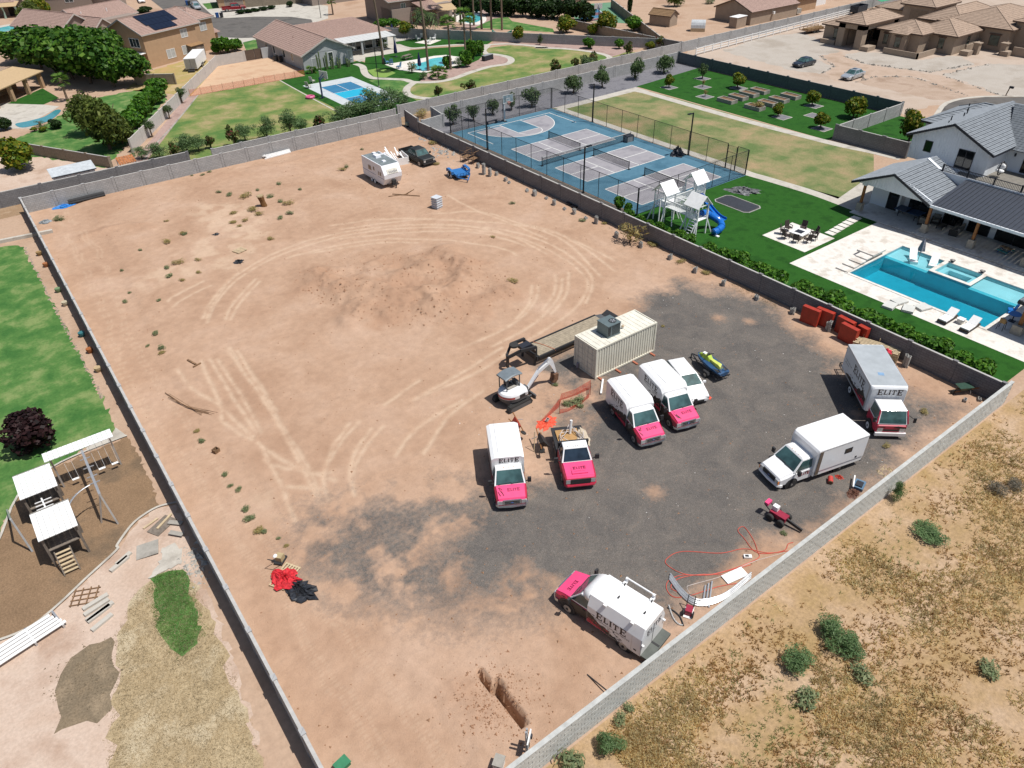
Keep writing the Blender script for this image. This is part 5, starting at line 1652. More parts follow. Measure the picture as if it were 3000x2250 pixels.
def cabin(root,z0,z1,base,top,hw0,hw1,paint,glass=None,side=True,rear=True,split=0,ch=0.0):
 "greenhouse between belt line and roof: base=(x_front,x_rear) at belt, top=(x_front,x_rear) at roof"
 B = [(base[0],-hw0,z0),(base[0],hw0,z0),(base[1],hw0,z0),(base[1],-hw0,z0)]
 T = [(top[0],-hw1,z1),(top[0],hw1,z1),(top[1],hw1,z1),(top[1],-hw1,z1)]
 cx = (top[0]+top[1])/2
 T2 = [(cx+(p[0]-cx)*0.82, p[1]*0.8, z1+0.06) for p in T]
 mb = MB().add(B+T+T2,[(0,1,5,4),(1,2,6,5),(2,3,7,6),(3,0,4,7),(4,5,9,8),(5,6,10,9),(6,7,11,10),(7,4,8,11),(8,9,10,11)])
 mb.build('cab_roof', paint, root)
 g = glass or m_wind
 MB().slab(inset([B[0],B[1],T[1],T[0]],0.05,0.006),0.008).build('windscreen',g,root)
 if side:
  for a,b,c,d in ((B[1],B[2],T[2],T[1]),(B[3],B[0],T[0],T[3])):
   n = split+1
   for i in range(n):
    q = [lerp(a,b,i/n),lerp(a,b,(i+1)/n),lerp(d,c,(i+1)/n),lerp(d,c,i/n)]
    MB().slab(inset(q,0.06,0.006,0.10),0.008).build('side_window',g,root)
 if rear:
  MB().slab(inset([B[2],B[3],T[3],T[2]],0.07,0.006,0.12),0.008).build('rear_window',g,root)

def wheels(root, xs_, hw, r, w=0.24, rim=None, dual=()):
 for x in xs_:
  for s_ in (-1, 1):
   ww = w*1.9 if x in dual else w
   e = MB().wheel(0,0,0,r,ww).build('wheel',m_rubber,root)
   e.location = (x, s_*(hw-ww/2+0.03), r)
   MB().disc(0,s_*(ww/2),0,r*0.60,0.03).build('rim',rim or m_rim,e)
   MB().disc(0,s_*(ww/2+0.012),0,r*0.20,0.04).build('hub',m_plast_b if rim is not m_plast_b else m_rim,e)
   MB().disc(x,s_*(hw-0.11),r*1.05,r*1.22,0.235).build('wheel_arch',m_plast_b,root)

GL = {'E': (0.80,[(0,0.72,0.88,1),(0,0.72,0,0.12),(0.08,0.28,0,1),(0.28,0.56,0.44,0.56),(0.63,0.72,0.70,1),(0.63,0.72,0,0.30),(0.48,0.56,0.34,0.66)]),
      'L': (0.74,[(0,0.66,0,0.12),(0.08,0.28,0,1),(0,0.36,0.92,1),(0.58,0.66,0,0.32)]),
      'I': (0.44,[(0.08,0.28,0,1),(0,0.36,0.92,1),(0,0.36,0,0.08)]),
      'T': (0.84,[(0,0.76,0.88,1),(0.28,0.48,0,1),(0.16,0.60,0,0.08),(0,0.09,0.66,1),(0.67,0.76,0.66,1)])}

def elite(root, o, u, v, size, mat=None, name='lettering'):
 "the word ELITE in wide serif capitals, first and last letters taller; o = left end of its middle line"
 o,u,v = Vector(o),Vector(u).normalized(),Vector(v).normalized()
 n = u.cross(v)
 mb = MB()
 x = 0
 for i, c in enumerate('ELITE'):
  k = 1.22 if i in (0, 4) else 1.0
  w, rs = GL[c]
  for a, b, z0, z1 in rs:
   P = [o+u*((x+q*k)*size)+v*(((z-0.5)*k)*size) for q,z in ((a,z0),(b,z0),(b,z1),(a,z1))]
   mb.slab(P, 0.004)
  x += w*k+0.10
 mb.v = [tuple(Vector(p)+n*0.004) for p in mb.v]
 return mb.build(name, mat or m_ink, root)
EL_W = 0.80*1.22*2+0.74+0.44+0.84+0.5

def small_text(root,s_,o,u,v,size,mat=None,name='lettering'):
 cu = bpy.data.curves.new('text', 'FONT')
 cu.body = s_
 cu.size = size
 cu.resolution_u = 2
 tmp = bpy.data.objects.new('text', cu)
 me = bpy.data.meshes.new_from_object(tmp)
 bpy.data.objects.remove(tmp)
 u, v = Vector(u).normalized(), Vector(v).normalized()
 n = u.cross(v)
 e = obj(name, me, mat or m_ink, root)
 e.matrix_local = Matrix(((u.x,v.x,n.x,o[0]+n.x*0.006),(u.y,v.y,n.y,o[1]+n.y*0.006),(u.z,v.z,n.z,o[2]+n.z*0.006),(0,0,0,1)))
 return e

def splash(root,y,s_,x0,x1,z0,zt,mat,seed,lift,name='wrap_graphic'):
 "torn-edge stripe on a side wall; zt(x in 0..1) is the torn upper edge, 0 at the front"
 rr = random.Random(seed)
 mb = MB()
 n = 26
 yy = s_*(y+lift)
 pts = []
 for i in range(n+1):
  q = i/n
  pts.append((x0+(x1-x0)*q,max(z0+0.01,z0+zt(q)*(1+0.12*rr.uniform(-1,1))+0.05*rr.uniform(-1,1))))
 for (xa, za), (xb, zb) in zip(pts[:-1], pts[1:]):
  f = [(xa, yy, z0), (xb, yy, z0), (xb, yy, zb), (xa, yy, za)]
  mb.face(f if s_*(xb-xa) < 0 else f[::-1])
 for i in range(10):
  xc = x0+(x1-x0)*rr.uniform(0.1, 0.95)
  q = (xc-x0)/(x1-x0)
  zc = z0+zt(q)+rr.uniform(0.03, 0.25)
  w, hh = rr.uniform(0.04, 0.2), rr.uniform(0.015, 0.05)
  f = [(xc-w,yy,zc),(xc,yy,zc-hh),(xc+w,yy,zc+hh*0.5),(xc,yy,zc+hh)]
  mb.face(f if s_ < 0 else f[::-1])
 mb.build(name, mat, root)

def van_cab(root,paint,hood,roof,grille='chrome',rearw=False,L=2.4,mirrors=True):
 st = [(0.02,0.84,0.46,0.86,0.06),(-0.08,0.93,0.42,1.00,0.10),(-0.55,0.98,0.40,1.14,0.14),(-0.98,1.0,0.38,1.24,0.10),(-L,1.0,0.38,1.26,0.04)]
 MB().loft([ring8(*s_) for s_ in st]).build('body',paint,root)
 hd = MB()
 hs = [(0.0,0.80,0.885),(-0.08,0.83,1.012),(-0.55,0.85,1.152),(-1.02,0.90,1.262)]
 for a, b in zip(hs[:-1], hs[1:]):
  hd.slab([(a[0],-a[1],a[2]),(a[0],a[1],a[2]),(b[0],b[1],b[2]),(b[0],-b[1],b[2])],0.012)
 hd.build('hood', hood, root)
 cabin(root,1.25,1.98,(-0.98,-L),(-1.62,-L),0.97,0.82,roof,rear=rearw)
 if paint is not roof:
  for s_ in (-1, 1):
   MB().slab([(-1.0,s_*1.003,0.45),(-L+0.1,s_*1.003,0.45),(-L+0.1,s_*1.003,1.2),(-1.15,s_*1.003,1.2)][::-s_],0.004).build('door',m_splash if paint is m_red else paint,root)
 b = MB()
 b.loft([ring8(0.12,0.80,0.36,0.52,0.03),ring8(0.14,0.80,0.36,0.52,0.03)][:0] or [[(x,y,z) for x,z in ((0.12,0.36),(0.16,0.44),(0.12,0.54),(-0.1,0.54),(-0.1,0.36))] if False else [(p[0]+dx,y,p[1]) for p in ((0.10,0.36),(0.15,0.44),(0.10,0.55),(-0.06,0.55),(-0.06,0.36))] for y,dx in ((-1.0,-0.22),(-0.85,-0.05),(0,0.02),(0.85,-0.05),(1.0,-0.22))])
 b.build('bumper',m_chrome if grille == 'chrome' else roof,root)
 gm_ = m_chrome if grille == 'chrome' else m_plast_b
 MB().b2(-0.02,0.045,-0.56,0.56,0.60,0.94).build('grille',gm_,root)
 MB().b2(0.045,0.055,-0.46,0.46,0.64,0.72).b2(0.045,0.055,-0.46,0.46,0.77,0.86).build('grille_bars',m_plast_b,root)
 MB().ball(0.05,0,0.745,0.02,0.10,0.04).build('badge',mt('oval_badge',(0.08,0.14,0.4),0.3),root)
 for s_ in (-1, 1):
  MB().box(-0.02,s_*0.73,0.62,0.12,0.30,0.27).build('headlight',m_lamp,root)
  MB().box(0.02,s_*0.88,0.60,0.08,0.05,0.24).build('turn_signal',m_amber if grille != 'chrome' else m_lamp,root)
  if mirrors:
   MB().box(-1.15,s_*1.22,1.22,0.12,0.22,0.36).bar((-1.15,s_*1.0,1.3),(-1.15,s_*1.2,1.36),0.05).build('mirror',m_plast_b,root)
  MB().box(-1.95,s_*1.012,1.08,0.16,0.02,0.04).build('door_handle',m_plast_b,root)
 MB().bar((-1.0,-0.75,1.30),(-1.06,0.1,1.36),0.03).bar((-1.0,0.05,1.30),(-1.06,0.8,1.36),0.03).build('wiper',m_plast_b,root)
 for s_ in (-0.3, 0, 0.3):
  MB().box(-1.72,s_,2.03,0.05,0.05,0.03).build('roof_marker',m_amber,root)

def vec(a, b):
 return math.atan2(b[1]-a[1], b[0]-a[0])

def service_van(label,front,rear,front_letter=False,top=2.5,seed=1):
 o = thing('service_van',label,'truck',front,vec(rear,front))
 L = math.hypot(front[0]-rear[0], front[1]-rear[1])
 van_cab(o, m_red, m_pink, m_pwhite)
 wheels(o, (-0.85, -L+1.15), 0.98, 0.38, dual=(-L+1.15,))
 hw = 1.03
 def rg(x, t, w):
  return [(x,-w+0.02,0.55),(x,-w,0.62),(x,-w,t-0.12),(x,-w+0.22,t),(x,w-0.22,t),(x,w,t-0.12),(x,w,0.62),(x,w-0.02,0.55)]
 rings = [rg(-2.02,top-0.32 if not front_letter else top-0.03,hw-0.02),rg(-2.25,top-0.06 if not front_letter else top-0.02,hw-0.01),rg(-2.45,top,hw),rg(-L+0.1,top,hw),rg(-L,top-0.06,hw-0.03)]
 MB().loft(rings).build('box_body', m_pwhite, o)
 for yy in ((0.45,) if not front_letter else (0.55,)):
  MB().b2(-L+0.15,-2.5,-yy-0.012,-yy+0.012,top,top+0.012).build('roof_seam',m_alu,o)
 for s_ in (-1, 1):
  uu = (1, 0, 0) if s_ < 0 else (-1, 0, 0)
  x_ = -2.55-EL_W*0.42 if s_ < 0 else -2.55
  elite(o, (x_, s_*hw, 1.95), uu, (0, 0, 1), 0.42)
  small_text(o,'THEELITEPROS.COM | 480-788-PIPE',(x_,s_*hw,1.55),uu,(0,0,1),0.12)
  splash(o,hw,s_,-2.03,-L+0.6,0.56,(lambda q: 0.92*(1-q)**0.8+0.06),m_splash,seed+s_,0.004)
  splash(o,hw,s_,-2.03,-L+1.3,0.56,(lambda q: 0.26*(1-q)+0.02),m_red,seed+5+s_,0.008)
  splash(o,1.0,s_,-0.45,-1.6,0.55,(lambda q: 0.5*math.sin(q*3)),m_splash,seed+9+s_,0.008)
 elite(o,(-0.62,-0.22,1.185),(0,1,0),(-0.42,0,0.105),0.18,mt('dark_maroon_ink',(0.16,0.01,0.04),0.5))
 if front_letter:
  elite(o,(-2.005,-0.56,top-0.28),(0,1,0),(0,0,1),0.29)
 rr = random.Random(seed)
 hs_ = MB()
 for i in range(6):
  x_, y_ = -0.5-rr.random()*0.4, -0.82+rr.random()*0.25
  hs_.slab([(x_,y_,1.185+(-x_-0.55)*0.23),(x_+0.02,y_+0.04,1.185+(-x_-0.53)*0.23),(x_+0.32,y_+0.16,1.11),(x_+0.3,y_+0.12,1.11)],0.004)
 hs_.build('wrap_graphic', m_splash, o)
 MB().b2(-L-0.12,-L,-0.95,0.95,0.42,0.56).build('rear_bumper',m_plast_b,o)
 MB().b2(-L-0.012,-L,-0.02,0.02,0.7,top-0.3).build('door_seam',m_plast_b,o)
 for s_ in (-1, 1):
  MB().box(-L-0.02,s_*0.9,0.75,0.03,0.12,0.35).build('tail_light',mt('tail_lamp',(0.5,0.02,0.02),0.3),o)
 return o
service_van('white service van with pink hood and ELITE above its cab, left of the flatbed pickup',(18.3,25.65),(21.0,30.35),True,2.62,1)
service_van('white service van with pink hood parked nearer the excavator, ELITE along its side',(29.2,24.5),(30.75,29.5),False,2.5,2)
service_van('white service van with pink hood parked beside the white hatchback',(32.35,24.25),(33.8,29.4),False,2.5,3)

# flatbed pickup
o = thing('flatbed_pickup','pink and white flatbed pickup loaded with plywood and coiled hose','pickup',(22.72,24.4),vec((25.3,28.9),(22.72,24.4)))
st = [(0.02,0.92,0.50,1.05,0.05),(-0.1,0.99,0.46,1.16,0.08),(-0.7,1.02,0.46,1.24,0.12),(-1.25,1.02,0.44,1.30,0.10),(-2.6,1.02,0.44,1.32,0.04)]
MB().loft([ring8(*s_) for s_ in st]).build('body', m_red, o)
hd = MB()
for a,b in (((-0.02,0.86,1.07),(-0.12,0.88,1.17)),((-0.12,0.88,1.17),(-0.7,0.90,1.25)),((-0.7,0.90,1.25),(-1.25,0.92,1.312))):
 hd.slab([(a[0],-a[1],a[2]),(a[0],a[1],a[2]),(b[0],b[1],b[2]),(b[0],-b[1],b[2])],0.012)
hd.b2(-1.15,-0.25,-0.5,0.5,1.2,1.28).build('hood',m_pink,o)
cabin(o,1.31,1.98,(-1.28,-2.6),(-1.85,-2.5),0.98,0.78,m_pwhite,mglass('blue_windscreen','2b3a48'))
MB().b2(-0.02,0.06,-0.62,0.62,0.66,1.02).build('grille',m_plast_b,o)
MB().loft([[(p[0]+dx,y,p[1]) for p in ((0.12,0.42),(0.16,0.52),(0.12,0.62),(-0.06,0.62),(-0.06,0.42))] for y,dx in ((-1.02,-0.22),(-0.85,-0.04),(0.85,-0.04),(1.02,-0.22))]).build('bumper',m_red,o)
for s_ in (-1, 1):
 MB().box(-0.02,s_*0.79,0.70,0.12,0.27,0.30).build('headlight',m_lamp,o)
 MB().box(-1.45,s_*1.32,1.28,0.12,0.26,0.34).bar((-1.4,s_*1.0,1.34),(-1.45,s_*1.25,1.42),0.05).build('mirror',m_plast_b,o)
for s_ in (-0.5, -0.15, 0, 0.15, 0.5):
 MB().box(-1.95,s_,2.02,0.05,0.05,0.03).build('roof_marker',m_plast_b,o)
elite(o,(-0.72,-0.38,1.29),(0,1,0),(-0.42,0,0.05),0.19,mt('dark_maroon_ink',(0.2,)*3))
small_text(o,'THEELITEPROS.COM',(-0.42,-0.36,1.275),(0,1,0),(-0.42,0,0.05),0.075,MATS['dark_maroon_ink'])
wheels(o, (-0.95, -4.1), 1.0, 0.40, dual=(-4.1,))
MB().b2(-5.2,-2.75,-1.05,1.05,0.85,0.98).build('flatbed',m_plast_b,o)
MB().b2(-2.78,-2.70,-1.0,1.0,0.98,1.75).b2(-2.82,-2.66,-1.02,1.02,1.72,1.82).build('headboard',m_plast_b,o)
for s_ in (-1, 1):
 MB().box(-3.1,s_*0.95,0.5,0.6,0.3,0.38).build('toolbox',m_char,o)
fl = (22.72, 24.4)
fr_ = vec((25.3, 28.9), (22.72, 24.4))
def on_bed(x, y, z):
 c, s_ = math.cos(fr_), math.sin(fr_)
 return (fl[0]+x*c-y*s_, fl[1]+x*s_+y*c, z)
o = tag(MB().box(0,0,0,1.9,1.5,0.09).build('plywood_sheet',mt('plywood','c79d68',0.8,var=0.12,sc=3)),'tan plywood sheets lying on the flatbed pickup','plywood')
o.location,o.rotation_euler = on_bed(-3.85,-0.05,0.985),(0,0,fr_+0.04)
hose = [(-3.9+0.75*math.cos(a*1.0)+0.25*math.sin(a*2.7),0.15+0.65*math.sin(a)+0.2*math.cos(a*1.9),1.13+0.015*a) for a in [i*0.45 for i in range(46)]]
o = tag(MB().tube([on_bed(*p) for p in hose],0.025,6).build('coiled_hose',mt('white_hose','e3d9d4',0.5)),'white hose looped over the flatbed pickup load','hose')
o = tag(MB().tube([on_bed(-4.3,0.1,1.1),on_bed(-4.45,0.2,2.1)],0.09,12).build('drain_pipe',m_vin),'white pipe standing upright on the flatbed pickup','pipe')
crumple('cream sheeting bunched along the flatbed pickup edge','plastic_sheeting','sheeting',on_bed(-3.7,0.85,1.0),0.42,mt('cream_sheet','d8c8b0',0.7),3,0.3,rz=fr_,el=2.4)
o = tag(MB().cyl(0,0,0,0.14,0.32,12).cyl(0,0,0.32,0.05,0.08,8).build('fuel_can',mt('red_plastic',(0.55,0.05,0.03),0.4)),'red can behind the cab of the flatbed pickup','can')
o.location = on_bed(-2.95, -0.65, 0.985)

# cab-over box truck
o = thing('box_truck','large cab over box truck with grey roof and red cab','truck',(42.3,15.35),vec((46.9,20.7),(42.3,15.35)))
LG = 7.06
MB().loft([ring8(0.05,0.92,0.55,1.15,0.06),ring8(-0.05,0.98,0.5,1.22,0.06),ring8(-0.3,1.0,0.5,1.28,0.05),ring8(-1.7,1.0,0.5,1.3,0.05)]).build('body',m_red,o)
cabin(o,1.26,2.15,(-0.02,-1.65),(-0.38,-1.6),0.98,0.86,m_pwhite,rear=False)
for s_ in (-1, 1):
 for xa, xb in ((-0.06, -0.40),):
  MB().bar((xa,s_*0.985,1.28),(xb,s_*0.865,2.15),0.09,0.09).build('pillar',m_red,o)
 MB().box(-0.02,s_*0.72,0.66,0.16,0.36,0.30).build('headlight',m_lamp,o)
 MB().box(0.05,s_*1.3,1.5,0.08,0.16,0.36).bar((-0.2,s_*0.95,1.9),(0.05,s_*1.28,1.75),0.03).build('mirror',m_plast_b,o)
 MB().slab([(-0.45,s_*1.003,0.6),(-1.35,s_*1.003,0.6),(-1.35,s_*1.003,1.24),(-0.4,s_*1.003,1.24)][::-s_],0.004).build('door',m_red,o)
MB().b2(0.02,0.16,-1.0,1.0,0.38,0.62).build('bumper',m_pwhite,o)
MB().b2(-0.02,0.075,-0.5,0.5,0.74,0.88).build('grille',m_splash,o)
for s_ in (-0.2, 0, 0.2):
 MB().box(-0.5,s_,2.19,0.05,0.05,0.03).build('roof_marker',m_plast_b,o)
sp_ = MB()
for pts in ([(0.052,0.1,1.05),(0.052,0.9,0.85),(0.052,0.95,1.0),(0.045,0.4,1.16)],[(0.053,-0.9,1.1),(0.053,-0.4,1.02),(0.053,-0.5,1.1)]):
 sp_.slab(pts, 0.006)
sp_.build('wrap_graphic', m_splash, o)
hw = 1.22
def rg2(x, t_, w, c_=0.16):
 return [(x,-w,0.98),(x,-w,t_-c_),(x,-w+c_*0.4,t_-c_*0.35),(x,-w+c_,t_),(x,w-c_,t_),(x,w-c_*0.4,t_-c_*0.35),(x,w,t_-c_),(x,w,0.98)]
m_boxw = mt('box_panel', (0.66, 0.68, 0.70), 0.4, var=0.04)
MB().loft([rg2(-1.78,2.86,1.14),rg2(-1.86,2.97,1.2),rg2(-2.0,3.0,hw,0.04),rg2(-LG,3.0,hw,0.04)]).build('box_body',m_boxw,o)
MB().slab([(-2.05,-1.16,3.003),(-LG+0.06,-1.16,3.003),(-LG+0.06,1.16,3.003),(-2.05,1.16,3.003)][::-1],0.006).build('roof_skin',mt('translucent_roof',(0.36,0.39,0.41),0.5,var=0.10,sc=1.2),o)
MB().slab([(-3.2,-0.35,3.012),(-3.55,-0.3,3.012),(-3.5,0.1,3.012),(-3.15,0.05,3.012)][::-1],0.004).build('roof_patch',mt('blue_patch',(0.2,0.33,0.5),0.6),o)
for s_ in (-1, 1):
 for z in (1.0, 2.95):
  MB().b2(-LG,-2.0,s_*hw-0.02,s_*hw+0.02,z-0.05,z+0.05).build('rail',m_alu,o)
 MB().b2(-2.12,-1.96,s_*hw-0.015,s_*hw+0.015,1.05,2.9).build('corner_trim',m_alu,o)
 uu = (1, 0, 0) if s_ < 0 else (-1, 0, 0)
 elite(o,(-2.75-EL_W*0.52 if s_ < 0 else -2.75,s_*hw,2.30),uu,(0,0,1),0.52)
 small_text(o,'THEELITEPROS.COM',(-6.7 if s_ < 0 else -5.2,s_*hw,1.95),uu,(0,0,1),0.14)
 small_text(o,'480-788-PIPE',(-6.7 if s_ < 0 else -5.2,s_*hw,1.72),uu,(0,0,1),0.14)
 splash(o,hw,s_,-2.14,-LG+0.9,1.06,(lambda q: 0.85*(1-q)**0.7*(0.8+0.3*math.sin(q*9))),m_splash,31+s_,0.004)
 splash(o,hw,s_,-2.14,-4.2,1.06,(lambda q: 0.36*(1-q)),m_red,41+s_,0.008)
elite(o, (-1.765, -0.75, 2.60), (0, 1, 0), (0, 0, 1), 0.38)
wheels(o,(-0.95,-5.0),1.08,0.40,rim=m_pwhite,dual=(-5.0,))
MB().b2(-LG,-1.9,-0.45,0.45,0.6,0.98).build('chassis',m_plast_b,o)
lg_ = MB()
for y_ in (-1.0, 1.0):
 lg_.bar((-LG,y_,0.75),(-LG-0.9,y_,0.75),0.06).bar((-LG-0.9,y_,0.75),(-LG-0.9,y_,0.45),0.06).bar((-LG,y_,0.5),(-LG-0.9,y_,0.45),0.05)
lg_.bar((-LG-0.9,-1,0.75),(-LG-0.9,1,0.75),0.06).bar((-LG-0.45,-1,0.75),(-LG-0.45,1,0.75),0.05).bar((-LG-0.9,-1,0.45),(-LG-0.9,1,0.45),0.06)
lg_.build('rear_rack', m_plast_b, o)

# plain white van with box body
o = thing('box_van','plain white box van with a small side window beside the front wall','van',(32.5,17.65),vec((38.65,16.1),(32.5,17.65)))
LH = 6.3
van_cab(o, m_pwhite, m_pwhite, m_pwhite, grille='white')
wheels(o,(-0.95,-LH+1.55),1.0,0.38,rim=m_plast_b,dual=(-LH+1.55,))
MB().loft([rg2(-2.35,2.55,1.12,0.14),rg2(-2.45,2.68,1.17,0.10),rg2(-2.65,2.75,1.2,0.05),rg2(-LH,2.75,1.2,0.05)]).build('box_body',m_pwhite,o)
MB().b2(-LH,-2.4,-1.15,1.15,0.6,0.98).build('skirt',m_pwhite,o)
for s_ in (-1, 1):
 MB().b2(-2.75,-2.5,s_*1.2-0.01,s_*1.2+0.01,0.7,2.6).build('corner_trim',mt('bronze_trim',(0.22,0.18,0.14),0.4,0.5),o)
 MB().b2(-LH,-2.75,s_*1.2-0.012,s_*1.2+0.012,2.62,2.66).build('drip_rail',m_alu,o)
 MB().b2(-5.15,-4.55,s_*1.2-0.012,s_*1.2+0.012,1.75,2.15).build('side_window',m_plast_b,o)
 MB().b2(-5.05,-4.65,s_*1.2-0.016,s_*1.2+0.016,1.82,2.08).build('pane',m_blackglass,o)
 MB().b2(-5.75,-5.6,s_*1.2-0.012,s_*1.2+0.012,1.05,1.2).build('fuel_flap',m_plast_b,o)
 uu = (1, 0, 0) if s_ < 0 else (-1, 0, 0)
 elite(o,(-1.35 if s_ > 0 else -2.2,s_*1.01,0.98),uu,(0,0,1),0.20,mt('red_ink',(0.3,0.03,0.03),0.5))
MB().b2(-2.52,-2.36,-0.5,0.5,2.46,2.55).build('marker_bar',m_alu,o)
MB().b2(-LH-0.12,-LH,-1.1,1.1,0.45,0.6).build('rear_bumper',m_plast_b,o)

# service-body truck at the front wall
o = thing('service_truck','service body truck with large black ELITE on its side backed to the front wall','truck',(16.95,19.05),vec((18.15,13.6),(16.95,19.05)))
LI = 5.45
van_cab(o, m_red, m_pink, m_pwhite, mirrors=True)
wheels(o, (-0.95, -LI+1.0), 1.02, 0.40, dual=(-LI+1.0,))
def rg3(x, t_, w, k):
 return [(x,-w,0.5),(x,-w,1.75*k),(x,-w+0.24,t_-0.03),(x,-w+0.36,t_),(x,w-0.36,t_),(x,w-0.24,t_-0.03),(x,w,1.75*k),(x,w,0.5)]
MB().loft([rg3(-2.2,2.42,1.06,1),rg3(-LI+0.05,2.42,1.06,1),rg3(-LI,2.38,1.04,1)]).build('box_body',m_pwhite,o)
dm = []
for q in range(7):
 a = q/6*math.pi/2
 xx, kk = -2.2+0.62*math.sin(a), math.cos(a)
 dm.append([(xx,-0.92*(0.55+0.45*kk),1.9),(xx,-0.90*(0.55+0.45*kk),1.9+0.25*kk),(xx,-0.72*(0.55+0.45*kk),1.9+0.50*kk),(xx,0.72*(0.55+0.45*kk),1.9+0.50*kk),(xx,0.90*(0.55+0.45*kk),1.9+0.25*kk),(xx,0.92*(0.55+0.45*kk),1.9)])
MB().loft(dm).build('wind_fairing',m_pwhite,o,smooth=True)
for x_ in (-3.15, -4.75):
 MB().b2(x_-0.05,x_+0.05,-0.98,0.98,2.42,2.47).b2(x_-0.09,x_+0.09,-1.0,-0.75,2.40,2.5).b2(x_-0.09,x_+0.09,0.75,1.0,2.40,2.5).build('roof_rib',m_pwhite,o)
 MB().box(x_,-1.0,2.45,0.12,0.12,0.25).build('rack_bracket',m_pwhite,o)
MB().bar((-3.15,-1.02,2.66),(-4.75,-1.02,2.66),0.06).build('rack_bar',m_pwhite,o)
for x_,y_ in ((-3.4,0.1),(-4.9,0.05),(-3.2,-0.75),(-4.8,-0.75)):
 MB().box(x_,y_,2.42,0.06,0.14,0.1).build('rack_hook',m_plast_b,o)
for s_ in (-1, 1):
 uu = (1, 0, 0) if s_ < 0 else (-1, 0, 0)
 elite(o,(-2.75-EL_W*0.42 if s_ < 0 else -2.75,s_*1.06,1.48),uu,(0,0,1),0.42)
 small_text(o,'THEELITEPROS.COM | 480-788-PIPE',(-4.9 if s_ < 0 else -2.4,s_*1.06,1.06),uu,(0,0,1),0.155)
 splash(o,1.06,s_,-2.21,-LI+0.75,0.52,(lambda q: 0.8*(1-q)**1.5),m_splash,51+s_,0.004)
 splash(o,1.06,s_,-2.21,-3.5,0.52,(lambda q: 0.26*(1-q)),m_red,61+s_,0.008)
 splash(o,1.0,s_,-0.3,-1.5,0.55,(lambda q: 0.55*math.sin(q*3)),m_splash,71+s_,0.008)
 MB().b2(-LI+0.25,-LI+0.4,s_*1.06-0.01,s_*1.06+0.01,0.72,0.82).b2(-3.9,-3.8,s_*1.06-0.01,s_*1.06+0.01,0.98,1.08).build('latch',m_plast_b,o)
 MB().b2(-3.62,-3.6,s_*1.06-0.007,s_*1.06+0.007,0.55,1.7).b2(-LI+0.55,-LI+0.57,s_*1.06-0.007,s_*1.06+0.007,0.55,1.7).build('door_seam',m_alu,o)
 MB().box(-LI-0.05,s_*0.98,1.3,0.12,0.1,0.06).build('hinge',m_pwhite,o)
elite(o,(-0.62,-0.22,1.185),(0,1,0),(-0.42,0,0.105),0.18,MATS['dark_maroon_ink'])
elite(o, (-LI, 0.62, 1.85), (0, -1, 0), (0, 0, 1), 0.30)
small_text(o,'480-788-PIPE',(-LI,0.55,1.5),(0,-1,0),(0,0,1),0.14)
MB().b2(-LI-0.01,-LI,-0.015,0.015,0.6,2.1).build('door_seam',m_plast_b,o)
MB().b2(-LI-0.5,-LI,-1.02,1.02,0.42,0.56).build('rear_bumper',mt('grey_step',(0.10,0.11,0.10),0.7),o)
MB().b2(-LI-0.45,-LI,-0.06,0.06,0.561,0.57).build('step_slot',m_plast_b,o)

# ---- cars
def sedan(label,front,rear,paint,W=1.8,name='car',hatch=False,hgt_=1.45,glass=None,sun=False,cat='car'):
 L = math.hypot(front[0]-rear[0], front[1]-rear[1])
 o = thing(name, label, cat, front, vec(rear, front))
 hw = W/2
 bz = 0.92 if not hatch else 1.0
 st = [(0,hw*0.72,0.35,0.58,0.05),(-0.12,hw*0.9,0.25,0.70,0.06),(-0.5,hw*0.97,0.22,0.80,0.08),(-L*0.27,hw,0.2,bz-0.03,0.08),(-L*0.5,hw,0.2,bz,0.07),(-L*0.8,hw,0.22,bz+0.02,0.08),(-L+0.35,hw*0.96,0.26,bz,0.08),(-L+0.06,hw*0.88,0.34,bz-0.10,0.07),(-L,hw*0.8,0.4,bz-0.2,0.05)]
 MB().loft([ring8(*s_) for s_ in st]).build('body',paint,o,bevel=0.02)
 if hatch:
  cabin(o,bz-0.02,hgt_,(-L*0.25,-L+0.12),(-L*0.43,-L+0.55),hw*0.93,hw*0.70,paint,glass,split=1)
 else:
  cabin(o,bz-0.02,hgt_,(-L*0.27,-L*0.84),(-L*0.42,-L*0.70),hw*0.93,hw*0.68,paint,glass,split=1)
 if sun:
  MB().slab([(-L*0.46,-hw*0.4,hgt_+0.065),(-L*0.58,-hw*0.4,hgt_+0.065),(-L*0.58,hw*0.4,hgt_+0.065),(-L*0.46,hw*0.4,hgt_+0.065)][::-1],0.006).build('sunroof',m_blackglass,o)
 for s_ in (-1, 1):
  MB().box(-0.13,s_*hw*0.68,0.55,0.22,0.32,0.13,s_*-0.3).build('headlight',m_lamp,o)
  MB().box(-L+0.05,s_*hw*0.65,0.6,0.08,0.3,0.14).build('tail_light',MATS['tail_lamp'],o)
  MB().box(-L*0.29,s_*(hw+0.09),bz-0.02,0.14,0.2,0.13).build('mirror',paint,o)
  MB().box(-L*0.55,s_*(hw+0.004),0.74,0.16,0.02,0.03).build('door_handle',m_alu,o)
  MB().box(-L*0.47,s_*(hw+0.002),0.3,0.012,0.01,0.55).box(-L*0.72,s_*(hw+0.002),0.3,0.012,0.01,0.55).build('door_seam',m_plast_b,o)
 MB().b2(-0.10,0.02,-hw*0.42,hw*0.42,0.34,0.52).build('grille',m_plast_b,o)
 MB().b2(-L-0.01,-L+0.05,-0.2,0.2,0.52,0.62).build('licence_plate',m_vin,o)
 wheels(o, (-L*0.19, -L*0.79), hw-0.02, 0.32, 0.2)
 return o
